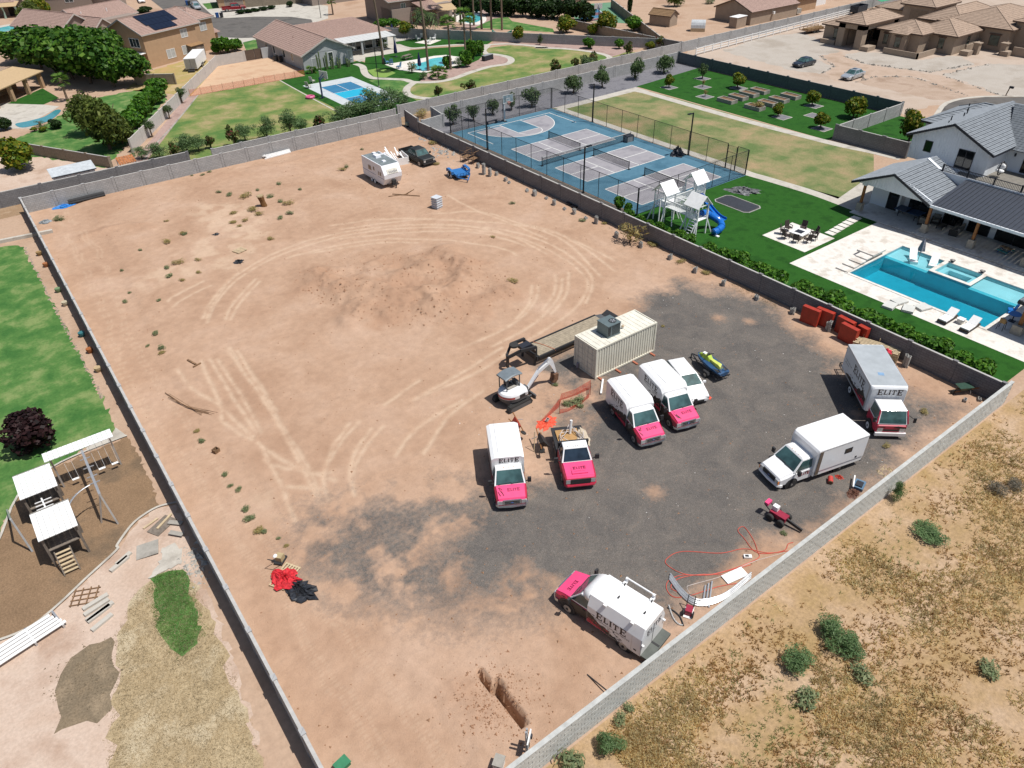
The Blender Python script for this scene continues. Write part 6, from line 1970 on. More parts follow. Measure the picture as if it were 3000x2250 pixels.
sedan('white hatchback between the service van and the jet ski',(35.1,25.65),(36.75,29.95),m_pwhite,1.85,'hatchback',True,1.5)
m_navy = mt('dark_navy_paint',(0.022,0.028,0.04),0.25,var=0.1,coat=0.4)
m_silver = mt('silver_paint',(0.52,0.55,0.58),0.25,0.5,var=0.05,coat=0.4)
sedan('black sedan parked on the gravel forecourt',(122.7,81.1),(127.5,80.9),m_navy,1.85,'sedan',sun=False)
sedan('silver sedan with sunroof parked on the dusty drive',(121.3,70.4),(126.5,70.6),m_silver,1.85,'sedan',sun=True)
sedan('silver sedan parked by the kerb of the far street',(62.3,229.5),(60.8,220.9),m_silver,1.8,'sedan')
sedan('white car at the very top edge on the far street',(52.5,243.7),(54.1,252),m_pwhite,1.8,'sedan')

def pickup(label,front,rear,paint,name='pickup',W=2.0,lift=0.0,crew=True):
 L = math.hypot(front[0]-rear[0], front[1]-rear[1])
 o = thing(name, label, 'pickup', front, vec(rear, front))
 hw, z = W/2, lift
 MB().loft([ring8(0,hw*0.86,0.5+z,0.98+z,0.05),ring8(-0.1,hw*0.95,0.45+z,1.08+z,0.06),ring8(-1.3,hw,0.42+z,1.16+z,0.10),ring8(-L*0.62,hw,0.42+z,1.18+z,0.04)]).build('body',paint,o)
 cabin(o,1.16+z,1.78+z,(-1.3,-L*0.62),(-1.95,-L*0.60),hw*0.95,hw*0.76,paint,split=1)
 b = MB()
 b.b2(-L,-L*0.62,-hw,-hw+0.1,0.5+z,1.15+z).b2(-L,-L*0.62,hw-0.1,hw,0.5+z,1.15+z).b2(-L,-L+0.08,-hw+0.1,hw-0.1,0.5+z,1.12+z).b2(-L+0.08,-L*0.62,-hw+0.1,hw-0.1,0.5+z,0.62+z)
 b.build('bed', paint, o)
 MB().b2(-0.02,0.03,-0.5,0.5,0.68+z,0.95+z).build('grille',m_plast_b,o)
 MB().b2(-0.05,0.14,-hw*0.95,hw*0.95,0.42+z,0.6+z).build('bumper',m_plast_b if paint is not MATS.get('dark_red_paint') else m_chrome,o)
 for s_ in (-1, 1):
  MB().box(-0.02,s_*0.72,0.7+z,0.1,0.28,0.22).build('headlight',m_lamp,o)
  MB().box(-1.5,s_*(hw+0.14),1.15+z,0.12,0.24,0.24).build('mirror',m_plast_b,o)
 wheels(o, (-0.9, -L+1.1), hw-0.01, 0.40+z*0.4, 0.28)
 return o
pickup('dusty black pickup with missing front wheel beside the travel trailer',(46.05,80.5),(45.8,86.3),mt('matt_black_paint',(0.022,0.024,0.024),0.5,var=0.3,sc=1.5))
pickup('dark red crew cab pickup parked across the far street',(70.6,212.6),(64.7,213.7),mt('dark_red_paint',(0.22,0.012,0.02),0.3,coat=0.4),W=2.0)

# ---- excavator
ex = thing('mini_excavator','white mini excavator with grey canopy and boom reaching to the container','excavator',(24.75,34.3),R(2))
m_exw = mt('excavator_white',(0.70,0.71,0.72),0.4,var=0.05)
m_exg = mt('excavator_grey',(0.085,0.09,0.095),0.6,var=0.1)
for s_ in (-1, 1):
 prof = [(-1.1,0.28),(-1.0,0.06),(-0.85,0.0),(0.85,0.0),(1.0,0.06),(1.12,0.28),(1.0,0.48),(0.85,0.55),(-0.85,0.55),(-1.0,0.48)]
 tk = MB().side(prof,s_*0.86-0.17,s_*0.86+0.17).build('track',m_rubber,ex)
 lugs = MB()
 for i in range(15):
  lugs.box(-0.92+i*0.132, s_*0.86, 0.55, 0.06, 0.34, 0.025)
 lugs.build('track_lugs', m_rubber, tk)
 MB().side([(p[0]*0.86,0.12+p[1]*0.58) for p in prof],s_*(0.86+0.175)-0.01,s_*(0.86+0.175)+0.01).build('track_frame',m_exg,tk)
MB().b2(-0.7,0.7,-0.7,0.7,0.3,0.62).cyl(0,0,0.6,0.5,0.12,18).build('undercarriage',m_exg,ex)
def deck(z, sc_):
 pts = []
 for i in range(22):
  a = math.pi/2+math.pi*i/21
  pts.append((-0.05+1.02*sc_*math.cos(a),0.90*sc_*math.sin(a),z))
 pts += [(0.75*sc_,-0.9*sc_,z),(0.95*sc_,-0.5*sc_,z),(0.95*sc_,0.5*sc_,z),(0.75*sc_,0.9*sc_,z)]
 return pts
MB().loft([deck(0.70,0.97),deck(0.98,1.0)]).build('skirt',m_exg,ex)
MB().loft([deck(0.98,1.01),deck(1.22,1.01),deck(1.34,0.93)]).build('housing',m_exw,ex)
rs = MB()
for i in range(14):
 a = math.pi*0.80+math.pi*0.55*i/13
 a2 = math.pi*0.80+math.pi*0.55*(i+1)/13
 rs.face([(-0.05+1.045*math.cos(q),0.925*math.sin(q),z) for q,z in ((a,1.03),(a2,1.03),(a2,1.17),(a,1.17))])
rs.build('red_stripe',mt('stripe_red',(0.45,0.05,0.04),0.4),ex)
MB().b2(0.0,0.5,-0.935,-0.91,1.0,1.24).build('side_grille',m_plast_b,ex)
MB().b2(-0.35,0.7,-0.05,0.72,1.34,1.44).build('cab_floor',m_conc_g,ex)
MB().b2(-0.25,0.15,0.15,0.6,1.44,1.62).b2(-0.3,-0.15,0.15,0.6,1.6,2.1).build('seat',m_plast_b,ex)
MB().box(0.5,0.2,1.44,0.2,0.5,0.35).bar((0.35,0.1,1.5),(0.4,0.1,1.9),0.03).bar((0.35,0.65,1.5),(0.4,0.65,1.9),0.03).build('console',m_exg,ex)
for x_,y_ in ((-0.55,0.75),(-0.55,-0.12),(0.62,0.75),(0.62,-0.12)):
 MB().bar((x_,y_,1.3),(x_,y_,2.42),0.06).build('canopy_post',m_exg,ex)
cn = MB()
rings = []
for i in range(9):
 x_ = -0.72+i*0.19
 z_ = 2.46+0.14*math.sin(math.pi*i/8)
 rings.append([(x_,-0.24,z_-0.06),(x_,-0.16,z_),(x_,0.79,z_),(x_,0.87,z_-0.06),(x_,0.87,z_-0.12),(x_,-0.24,z_-0.12)])
cn.loft(rings).build('canopy',mt('canopy_grey',(0.16,0.19,0.21),0.5),ex,smooth=False)
MB().b2(0.85,1.2,-0.38,0.02,0.75,1.15).build('boom_swivel',m_exg,ex)
y0_, y1_ = -0.30, -0.08
bp_ = [(1.1,0.95),(1.35,1.0),(2.35,2.05),(3.3,2.33),(3.45,2.22),(3.35,2.10),(2.45,1.78),(2.2,1.62),(1.3,0.78),(1.1,0.80)]
MB().side(bp_, y0_, y1_).build('boom', m_exw, ex)
MB().side([(3.15,2.35),(3.35,2.62),(3.52,2.55),(3.72,2.2),(4.05,1.1),(3.92,1.02),(3.5,1.85),(3.3,2.15)],y0_+0.02,y1_-0.02).build('dipper_arm',m_exw,ex)
MB().tube([(1.35,-0.19,0.75),(2.3,-0.19,1.55)],0.07,8).build('boom_cylinder',mt('cylinder_dark',(0.05,0.03,0.08),0.3),ex)
MB().tube([(2.35,-0.19,2.12),(3.3,-0.19,2.55)],0.055,8).build('arm_cylinder',m_chrome,ex)
MB().tube([(3.6,-0.19,2.2),(3.75,-0.19,1.35)],0.045,8).build('bucket_cylinder',m_plast_b,ex)
MB().side([(3.75,1.0),(4.15,0.95),(4.12,0.45),(3.9,0.22),(3.6,0.35),(3.72,0.62)],-0.42,0.04).build('bucket',mt('rusty_bucket',(0.16,0.085,0.05),0.7,var=0.3,sc=6),ex)
for i in range(4):
 MB().box(3.66,-0.38+i*0.125,0.22,0.16,0.05,0.05).build('bucket_tooth',m_alu,ex)
MB().bar((0.8,0.45,0.35),(1.5,0.45,0.25),0.1).bar((0.8,-0.45,0.35),(1.5,-0.45,0.25),0.1).build('blade_arm',m_exg,ex)
MB().side([(1.5,0.02),(1.62,0.0),(1.55,0.2),(1.62,0.42),(1.5,0.42)],-0.85,0.85).build('dozer_blade',m_exg,ex)
small_text(ex,'E35',(0.55,-0.93,1.08),(1,0,0),(0,0,1),0.11)

# ---- gooseneck trailer
o = thing('gooseneck_trailer','long black gooseneck trailer with weathered plank deck behind the container','trailer',(29.2,37.75),0)
m_plank = mt('weathered_plank','b3a58f',0.9,var=0.18,sc=4)
for i in range(8):
 MB().b2(0.1,7.5,-0.86+i*0.216,-0.86+i*0.216+0.20,0.84,0.90).build('deck_plank',m_plank,o)
for s_ in (-1, 1):
 MB().b2(0,7.6,s_*0.98-0.06,s_*0.98+0.06,0.7,0.92).build('side_rail',m_plast_b,o)
 MB().b2(0.3,7.4,s_*0.5-0.06,s_*0.5+0.06,0.45,0.80).build('frame_beam',m_plast_b,o)
 MB().bar((-0.1,s_*0.75,0.9),(-0.1,s_*0.75,1.75),0.14).bar((-0.1,s_*0.75,1.7),(-1.5,s_*0.6,1.85),0.16,0.24).bar((-1.5,s_*0.6,1.85),(-2.3,s_*0.12,1.35),0.14,0.22).build('neck_beam',m_plast_b,o)
 MB().box(-0.25,s_*0.8,0.0,0.14,0.14,1.2).box(-0.25,s_*0.8,0.0,0.3,0.3,0.03).build('landing_jack',m_plast_b,o)
MB().b2(-0.2,0.0,-0.98,0.98,0.55,0.95).b2(-0.16,-0.06,-0.85,0.85,1.1,1.7).build('headboard',m_plast_b,o)
MB().box(-2.3,0,0.35,0.18,0.18,1.1).build('coupler',m_plast_b,o)
MB().b2(-1.3,-0.35,-0.55,0.05,1.75,2.0).build('tool_box',m_char,o)
e = MB().lathe(0,0,[(0.22,0),(0.36,0.03),(0.38,0.12),(0.36,0.2),(0.22,0.22)],20).build('spare_tyre',m_rubber,o)
e.location = (-1.6, 0.1, 1.95)
MB().slab([(7.5,-0.98,0.84),(8.8,-0.98,0.55),(8.8,0.98,0.55),(7.5,0.98,0.84)],0.06).build('dovetail',m_exg,o)
MB().slab([(8.3,-0.9,0.72),(8.9,-0.9,0.95),(8.9,0.9,0.95),(8.3,0.9,0.72)],0.05).build('ramp',m_plast_b,o)
for x_ in (5.0, 5.9):
 for s_ in (-1, 1):
  e = MB().wheel(0,0,0,0.36,0.4).build('wheel',m_rubber,o)
  e.location = (x_, s_*0.75, 0.36)
  MB().disc(0, s_*0.2, 0, 0.2, 0.03).build('rim', m_rim, e)
MB().tube([(0.9,0.95,0.93),(1.3,0.1,0.93),(1.6,-0.95,0.93),(1.62,-1.06,0.8)],0.02,6).build('strap',mt('orange_strap',(0.6,0.2,0.1),0.7),o)
for y_ in (0.75, 0.55):
 MB().b2(-0.21,-0.2,-y_-0.08,-y_+0.04,1.45,1.6).build('reflector',m_vin,o)

# ---- shipping container with an air conditioner on top
CL, CW, CHh, CS = 6.28, 2.53, 2.68, -0.0093
o = thing('shipping_container','cream corrugated shipping container behind the service vans','container',(31.37,35.14),CS)
m_cont = mt('container_cream',(0.66,0.63,0.53),0.55,var=0.06,sc=1.2)
zb = 0.12
nf = 24
def corr(x0, x1, y, s_, n):
 mb = MB()
 w = (x1-x0)/n
 pts = []
 for i in range(n):
  a = x0+i*w
  pts += [(a,0),(a+w*0.36,0),(a+w*0.5,-0.045),(a+w*0.86,-0.045)]
 pts.append((x1, 0))
 for (xa, da), (xb, db) in zip(pts[:-1], pts[1:]):
  f = [(xa,y+s_*da,zb+0.14),(xb,y+s_*db,zb+0.14),(xb,y+s_*db,zb+CHh-0.12),(xa,y+s_*da,zb+CHh-0.12)]
  mb.face(f if s_ < 0 else f[::-1])
 return mb
corr(0.1,CL-0.1,-CW+0.03,-1,nf).build('side_wall',m_cont,o)
corr(0.1,CL-0.1,-0.03,1,nf).build('side_wall',m_cont,o)
fr_m = MB()
for x_ in (0.07, CL-0.07):
 for y_ in (-0.07, -CW+0.07):
  fr_m.box(x_, y_, zb, 0.14, 0.14, CHh)
for y_ in (-0.05, -CW+0.05):
 fr_m.b2(0.14,CL-0.14,y_-0.05,y_+0.05,zb,zb+0.14).b2(0.14,CL-0.14,y_-0.05,y_+0.05,zb+CHh-0.12,zb+CHh)
for x_ in (0.05, CL-0.05):
 fr_m.b2(x_-0.05,x_+0.05,-CW+0.14,-0.14,zb,zb+0.14).b2(x_-0.05,x_+0.05,-CW+0.14,-0.14,zb+CHh-0.12,zb+CHh)
fr_m.build('frame', m_cont, o)
rf_ = MB()
nr = 14
w = (CL-0.3)/nr
for i in range(nr):
 a = 0.15+i*w
 rf_.b2(a,a+w*0.6,-CW+0.1,-0.1,zb+CHh-0.04,zb+CHh+0.002).b2(a+w*0.6,a+w,-CW+0.1,-0.1,zb+CHh-0.06,zb+CHh-0.018)
rf_.build('roof',mt('container_roof',(0.68,0.65,0.56),0.6,var=0.10,sc=1.6),o)
for k in range(2):
 ya, yb = -0.16-k*1.11, -0.16-k*1.11-1.09
 d_ = MB().b2(0.02,0.06,yb,ya,zb+0.15,zb+CHh-0.13).build('door',m_cont,o)
 pb = MB()
 for i in range(5):
  pb.b2(-0.002,0.02,yb+0.08,ya-0.08,zb+0.25+i*0.46,zb+0.60+i*0.46)
 pb.build('door_panel', m_cont, d_)
 for q in (0.3, 0.75):
  MB().cyl(-0.02,ya-1.09*q,zb+0.15,0.018,CHh-0.3,8).build('lock_rod',m_alu,d_)
MB().b2(CL-0.05,CL-0.02,-CW+0.12,-0.12,zb+0.14,zb+CHh-0.12).b2(0.1,CL-0.1,-CW+0.1,-0.1,zb,zb+0.1).build('end_wall',m_cont,o)
MB().tube([(-0.12,-0.6,zb+0.1),(-0.12,-0.6,zb+0.5)],0.1,10).build('door_seal_bundle',mt('grey_cloth','a59fa8'),o)
for x_ in (0.3, 2.1, 3.9, 5.8):
 q = tag(MB().box(0,0,0,0.16,2.0,0.118).build('timber_sleeper',mt('red_timber',(0.35,0.12,0.07),0.9)),'red timber sleeper under the shipping container, sticking out by its %s' % {0.3: 'door end',2.1: 'first third',3.9: 'second third',5.8: 'far end'}[x_],'timber','sleepers under the container')
 q.location = (31.37+x_, 35.14-2.1, lot_z(31.37+x_, 33)-0.02)
ac = thing('air_conditioner','dark grey rooftop air conditioner on the cream container','air conditioner',(33.65,33.85,zb+CHh+0.003),R(-1))
m_acg = mt('ac_grey',(0.13,0.17,0.18),0.55,0.2,var=0.08)
MB().b2(-0.62,0.62,-0.62,0.62,0.06,0.98).build('cabinet',m_acg,ac)
MB().b2(-0.66,0.66,-0.66,0.66,0.0,0.06).b2(-0.65,0.65,-0.65,0.65,0.98,1.03).build('casing_trim',m_acg,ac)
MB().lathe(0.2,-0.15,[(0.30,1.03),(0.30,1.07),(0.26,1.07),(0.26,1.04)],18).build('fan_guard',m_plast_b,ac)
for i in range(5):
 a = i*math.pi*2/5
 MB().slab([(0.2,-0.15,1.05),(0.2+0.24*math.cos(a),-0.15+0.24*math.sin(a),1.045),(0.2+0.24*math.cos(a+0.6),-0.15+0.24*math.sin(a+0.6),1.06)],0.008).build('fan_blade',m_alu,ac)
for i in range(4):
 MB().b2(-0.60+i*0.07,-0.56+i*0.07,-0.635,-0.62,0.15,0.9).build('louvre',m_plast_b,ac)
lv = MB()
for i in range(14):
 lv.b2(-0.22+i*0.058,-0.20+i*0.058,-0.63,-0.62,0.12,0.92)
lv.build('coil_fins', m_plast_b, ac)
q = thing('roof_vent','small rag wrapped vent on the container roof','vent',(34.9,33.6,zb+CHh+0.003))
MB().cyl(0, 0, 0, 0.08, 0.18, 10).build('pipe', m_alu, q)
MB().ball(0,0,0.2,0.13,0.11,0.1).build('wrap',mt('rag','d8c0a0'),q)

# ---- travel trailer
o = thing('travel_trailer','white travel trailer with dark roof parked at the back of the lot','caravan',(38.95,79.8),R(-90))
m_rv = mt('rv_white', (0.74, 0.76, 0.80), 0.45, var=0.04)
zr = 2.75
MB().side([(-2.85,0.5),(-2.9,0.7),(-2.85,zr),(2.15,zr),(2.75,1.75),(2.72,1.25),(2.2,0.45)],-1.18,1.18).build('body',m_rv,o)
MB().b2(-2.8,2.1,-1.1,1.1,zr,zr+0.02).build('roof',mt('rubber_roof',(0.17,0.20,0.21),0.7,var=0.2,sc=1.5),o)
for s_ in (-1, 1):
 MB().b2(-2.8,2.15,s_*1.14-0.05,s_*1.14+0.05,zr-0.03,zr+0.05).build('roof_edge',m_rv,o)
 for x_,w_,z_,hh in ((-0.9,0.8,1.5,0.6),(0.15,0.4,1.7,0.5),(1.35,0.25,1.45,0.5),(1.8,0.35,1.45,0.5)):
  e = MB().b2(x_-w_/2,x_+w_/2,s_*1.185-0.012,s_*1.185+0.012,z_,z_+hh).build('side_window',m_alu,o)
  MB().b2(x_-w_/2+0.05,x_+w_/2-0.05,s_*1.185-0.02,s_*1.185+0.02,z_+0.05,z_+hh-0.05).build('pane',mglass('rv_glass','4a3d38'),e)
 MB().b2(-2.85,2.5,s_*1.183-0.004,s_*1.183+0.004,1.2,1.28).build('stripe',mt('rv_stripe',(0.30,0.33,0.45),0.5),o)
 MB().b2(0.5,1.12,s_*1.185-0.01,s_*1.185+0.01,0.55,2.4).build('door',m_rv,o)
 for x_ in (-0.75, 0.05):
  e = MB().wheel(0,0,0,0.34,0.22).build('wheel',m_rubber,o)
  e.location = (x_, s_*1.07, 0.34)
  MB().disc(0, s_*0.12, 0, 0.22, 0.03).build('rim', m_vin, e)
MB().slab([(2.22,-0.95,2.62),(2.22,0.95,2.62),(2.73,0.95,1.8),(2.73,-0.95,1.8)][::-1],0.02).build('front_panel',m_rv,o)
MB().slab([(2.45,-0.72,2.30),(2.45,0.72,2.30),(2.76,0.72,1.80),(2.76,-0.72,1.80)][::-1],0.02).build('window_shield',mt('cream_shield',(0.62,0.60,0.52),0.5),o)
small_text(o,'NASH',(2.775,-0.5,1.92),(0,1,0),(-0.31,0,0.5),0.42,mt('rv_letter',(0.22,0.22,0.26),0.5))
for x_,y_,w_,l_,h_ in ((-1.0,0,0.75,0.9,0.28),(-2.3,0.3,0.45,0.5,0.16),(0.9,-0.1,0.45,0.5,0.12),(-1.4,0.85,1.4,0.18,0.12)):
 MB().box(x_,y_,zr+0.02,l_,w_,h_,0,0.88,0.85).build('roof_vent',m_rv,o)
MB().bar((2.3,-0.7,0.45),(3.3,0,0.45),0.09).bar((2.3,0.7,0.45),(3.3,0,0.45),0.09).box(3.2,0,0.02,0.08,0.08,0.6).box(3.2,0,0.0,0.25,0.25,0.03).build('tow_hitch',m_plast_b,o)
MB().box(2.75,0,0.5,0.3,0.5,0.5).build('gas_bottle_cover',m_plast_b,o)

# ---- small blue trailer
o = thing('utility_trailer','bright blue low trailer beside the stacked grey blocks','trailer',(47.0,75.0),R(-100))
m_tb = mt('trailer_blue',(0.03,0.16,0.42),0.45,var=0.12)
MB().b2(-1.3,1.3,-0.85,0.85,0.55,0.62).build('deck',m_tb,o)
for s_ in (-1, 1):
 MB().b2(-1.3,1.3,s_*0.85-0.05,s_*0.85+0.05,0.5,0.75).build('side_rail',m_tb,o)
 MB().side([(-1.2,0.62),(-1.2,1.0),(-0.9,1.1),(0.2,1.1),(0.5,1.0),(0.5,0.62),(0.4,0.62),(0.4,0.95),(-1.1,0.95),(-1.1,0.62)],s_*1.1-0.16,s_*1.1+0.16).build('mudguard',m_tb,o)
 for x_ in (-0.75, 0.1):
  e = MB().wheel(0,0,0,0.36,0.22).build('wheel',m_rubber,o)
  e.location = (x_, s_*1.08, 0.36)
  MB().disc(0, s_*0.12, 0, 0.2, 0.02).build('rim', m_vin, e)
MB().bar((1.3,-0.85,0.9),(1.3,0.85,0.9),0.07).build('front_rail',m_tb,o)
for i in range(5):
 MB().box(1.3,-0.8+i*0.4,0.6,0.06,0.06,0.3).build('rail_post',m_tb,o)
MB().bar((1.3,-0.8,0.5),(2.6,0,0.45),0.1).bar((1.3,0.8,0.5),(2.6,0,0.45),0.1).build('tongue',m_tb,o)
MB().cyl(2.5,0,0.02,0.04,0.7,8).box(2.5,0,0,0.22,0.22,0.03).build('jack',m_alu,o)

# ---- jet ski on its trailer
o = thing('jet_ski_trailer','black jet ski trailer beside the white hatchback','trailer',(39.0,28.0),vec((38.6,26.1),(39.3,30.2)))
MB().bar((2.2,0,0.4),(0.9,-0.45,0.4),0.07).bar((2.2,0,0.4),(0.9,0.45,0.4),0.07).bar((0.9,-0.45,0.4),(-1.5,-0.5,0.4),0.07).bar((0.9,0.45,0.4),(-1.5,0.5,0.4),0.07).bar((-1.4,-0.7,0.4),(-1.4,0.7,0.4),0.07).bar((-0.4,-0.75,0.35),(-0.4,0.75,0.35),0.07).build('frame',m_plast_b,o)
for s_ in (-1, 1):
 e = MB().wheel(0,0,0,0.26,0.18).build('wheel',m_rubber,o)
 e.location = (-0.4, s_*0.75, 0.26)
 MB().disc(0, s_*0.1, 0, 0.15, 0.02).build('rim', m_rim, e)
 MB().side([(-0.75,0.4),(-0.65,0.58),(-0.15,0.58),(-0.05,0.4)],s_*0.75-0.13,s_*0.75+0.13).build('mudguard',m_plast_b,o)
MB().box(1.3,0,0.4,0.1,0.1,0.5).box(2.1,0.15,0.0,0.06,0.06,0.5).build('winch_post',m_plast_b,o)
rzj = o.rotation_euler[2]
o = thing('jet_ski','blue and lime jet ski on a black trailer','jet ski',(39.0,28.0,0.46),rzj)
hull = [(1.5,0.05,0.25,0.45),(1.2,0.32,0.08,0.5),(0.6,0.52,0.0,0.52),(-0.4,0.58,0.0,0.48),(-1.4,0.5,0.02,0.42),(-1.55,0.45,0.1,0.38)]
MB().loft([[(x,-w,z1),(x,-w*0.9,(z0+z1)/2),(x,0,z0),(x,w*0.9,(z0+z1)/2),(x,w,z1),(x,0,z1+0.06)] for x,w,z0,z1 in hull]).build('hull',mt('ski_blue',(0.03,0.08,0.17),0.3,var=0.2),o)
MB().loft([[(x,-w,z),(x,-w*0.6,z+hh),(x,w*0.6,z+hh),(x,w,z)] for x,w,z,hh in ((1.3,0.2,0.46,0.1),(0.7,0.32,0.48,0.34),(0.3,0.3,0.48,0.4),(0.0,0.24,0.46,0.2))]).build('cowl',mt('ski_lime',(0.36,0.5,0.04),0.35),o)
MB().loft([[(x,-w,0.42),(x,-w*0.8,z),(x,w*0.8,z),(x,w,0.42)] for x,w,z in ((0.1,0.14,0.72),(-0.4,0.18,0.74),(-0.9,0.2,0.78),(-1.1,0.16,0.66))]).build('seat',mt('ski_yellow',(0.55,0.6,0.12),0.6),o)
MB().bar((0.28,-0.38,0.95),(0.34,0,0.98),0.05).bar((0.28,0.38,0.95),(0.34,0,0.98),0.05).box(0.4,0,0.8,0.16,0.2,0.2).build('handlebar',m_plast_b,o)
MB().box(0.75,0.05,0.84,0.3,0.25,0.06,0.2).build('folded_cloth',m_vin,o)
for s_ in (-1, 1):
 MB().b2(-1.35,0.1,s_*0.38-0.1,s_*0.38+0.1,0.44,0.47).build('footwell',m_plast_b,o)
MB().bar((-1.45,-0.2,0.45),(-1.2,0.1,0.9),0.05).bar((-1.45,0.3,0.45),(-1.2,0.1,0.9),0.05).build('tow_bar',m_chrome,o)

# ---- other far vehicles
o = thing('cargo_trailer','white enclosed cargo trailer beside the white diagonal wall','trailer',(38.4,153.6),vec((38.4,153.2),(43.0,161.5)))
MB().b2(0,8.2,-1.1,1.1,0.45,2.3).build('body',m_vin,o)
MB().b2(-0.02,0,-1.0,1.0,0.55,2.2).build('rear_door',m_conc_g,o)
MB().b2(-0.03,-0.02,-0.02,0.02,0.6,2.15).build('door_seam',m_plast_b,o)
MB().b2(-0.9,-0.1,-0.6,0.6,0.1,0.3).build('ramp',m_plast_b,o)
for x_ in (3.6, 4.5):
 for s_ in (-1, 1):
  e = MB().wheel(0,0,0,0.36,0.22).build('wheel',m_rubber,o)
  e.location = (x_, s_*1.12, 0.36)
  MB().disc(0, s_*0.12, 0, 0.22, 0.02).build('rim', m_rim, e)
o = thing('boat','blue and white motor boat on a trailer beside the estate garage','boat',(182.8,98),R(-60))
MB().loft([[(x,-w,1.3),(x,-w*0.8,0.8),(x,0,z0),(x,w*0.8,0.8),(x,w,1.3)] for x,w,z0 in ((2.6,0.1,1.0),(1.6,0.8,0.55),(0,1.1,0.45),(-2.4,1.05,0.45))]).build('hull',mt('boat_blue',(0.08,0.2,0.42),0.4),o)
MB().loft([[(x,-w,1.3),(x,-w*0.8,1.45),(x,w*0.8,1.45),(x,w,1.3)] for x,w in ((2.5,0.1),(1.5,0.8),(0.6,1.0))]).build('foredeck',m_vin,o)
MB().slab([(0.5,-0.8,1.4),(0.5,0.8,1.4),(0.2,0.7,1.9),(0.2,-0.7,1.9)],0.03).build('windshield',m_vin,o)
for x_ in (-0.6, 0.4):
 for s_ in (-1, 1):
  MB().wheel(x_,s_*0.9,0.3,0.3,0.2).build('wheel',m_rubber,o)
o = thing('canopy_shelter','green tarp shelter behind the estate','shelter',(185.6,101.3),R(-20))
MB().slab([(-3,-1.2,1.9),(3,-1.2,2.4),(3,1.6,2.7),(-3,1.6,2.2)],0.05).build('canopy',mt('green_tarp',(0.05,0.32,0.16),0.7),o)
for x_ in (-2.8, 2.8):
 for y_ in (-1.1, 1.5):
  MB().box(x_,y_,0,0.08,0.08,2.0 if x_ < 0 else 2.4).build('leg',m_alu,o)
o = thing('dump_trailer','dark open trailer at the end of the white rail fence','trailer',(175.5,102.4),R(5))
MB().b2(-2.2,2.2,-1,-0.9,0.6,1.9).b2(-2.2,2.2,0.9,1,0.6,1.9).b2(-2.2,-2.1,-0.9,0.9,0.6,1.9).b2(2.1,2.2,-0.9,0.9,0.6,1.9).b2(-2.1,2.1,-0.9,0.9,0.6,0.7).build('bed',m_char,o)
for x_ in (-0.4, 0.4):
 for s_ in (-1, 1):
  MB().wheel(x_,s_*0.85,0.36,0.36,0.22).build('wheel',m_rubber,o)
o = thing('flatbed_trailer','rusty flatbed trailer loaded with timber beside the estate porch','trailer',(150.8,97.2),R(-8))
m_rust = mt('rust', (0.22, 0.13, 0.07), 0.85, var=0.3, sc=4)
MB().b2(-2.8,2.8,-1.1,1.1,0.6,0.7).build('deck',m_rust,o)
for s_ in (-1, 1):
 MB().bar((-2.8,s_*1.1,1.1),(2.8,s_*1.1,1.1),0.08).build('side_rail',m_rust,o)
 for i in range(6):
  MB().box(-2.7+i*1.08,s_*1.1,0.7,0.08,0.08,0.4).build('rail_post',m_rust,o)
 for x_ in (-0.5, 0.5):
  MB().wheel(x_,s_*0.95,0.36,0.36,0.22).build('wheel',m_rubber,o)
for i in range(5):
 MB().bar((-2.4,-0.8+i*0.35,0.8+0.1*(i % 2)),(2.3,-0.7+i*0.35,0.85+0.1*(i % 3)),0.2).build('timber_load',mt('old_timber','a5855c'),o)

# ================================================================ PLANTS
def quads_mesh(name, V, mat, k=4):
 F = np.arange(len(V)).reshape(-1, k)
 me = bpy.data.meshes.new(name)
 me.vertices.add(len(V))
 me.vertices.foreach_set('co',np.asarray(V,np.float32).ravel())
 me.loops.add(F.size)
 me.polygons.add(len(F))
 me.loops.foreach_set('vertex_index',F.astype(np.int32).ravel())
 me.polygons.foreach_set('loop_start',np.arange(0,F.size,k,dtype=np.int32))
 me.update(calc_edges=True)
 me.materials.append(mat)
 return me

def unit(a):
 return a/np.maximum(1e-6,np.linalg.norm(a,axis=-1,keepdims=True))

def crown_mesh(name,seed,mat,n=1500,lobes=9,leaf=0.13,spread=0.55,lr=0.5,thin=1.0,droop=0.0):
 "leaf-sized faces spread through several lobes inside a unit ball sitting on z=0..2"
 g = np.random.default_rng(seed)
 C = unit(g.normal(size=(lobes,3)))*g.uniform(0.3,1,(lobes,1))*spread
 C[0] = 0
 Rr = g.uniform(0.7, 1.15, lobes)*lr
 k = g.integers(0, lobes, n)
 d = unit(g.normal(size=(n, 3)))
 d[:,2] = np.abs(d[:,2])*np.where(g.random(n) < 0.72,1,-1)
 p = C[k]+d*(Rr[k]*(1-0.45*g.random(n)**2))[:, None]
 p[:, 2] -= droop*np.hypot(p[:, 0], p[:, 1])**2
 nr = unit(d+g.normal(size=(n, 3))*0.55)
 t = unit(np.cross(nr, g.normal(size=(n, 3))))
 b = np.cross(nr, t)
 s = leaf*g.uniform(0.55, 1.35, (n, 1))
 t, b = t*s*thin, b*s
 Q = np.stack([p-t-b*0.4, p-b+t*0.2, p+t+b*0.3, p+b], 1)
 Q[..., 2] += 1.0
 return quads_mesh(name, Q.reshape(-1, 3), mat)

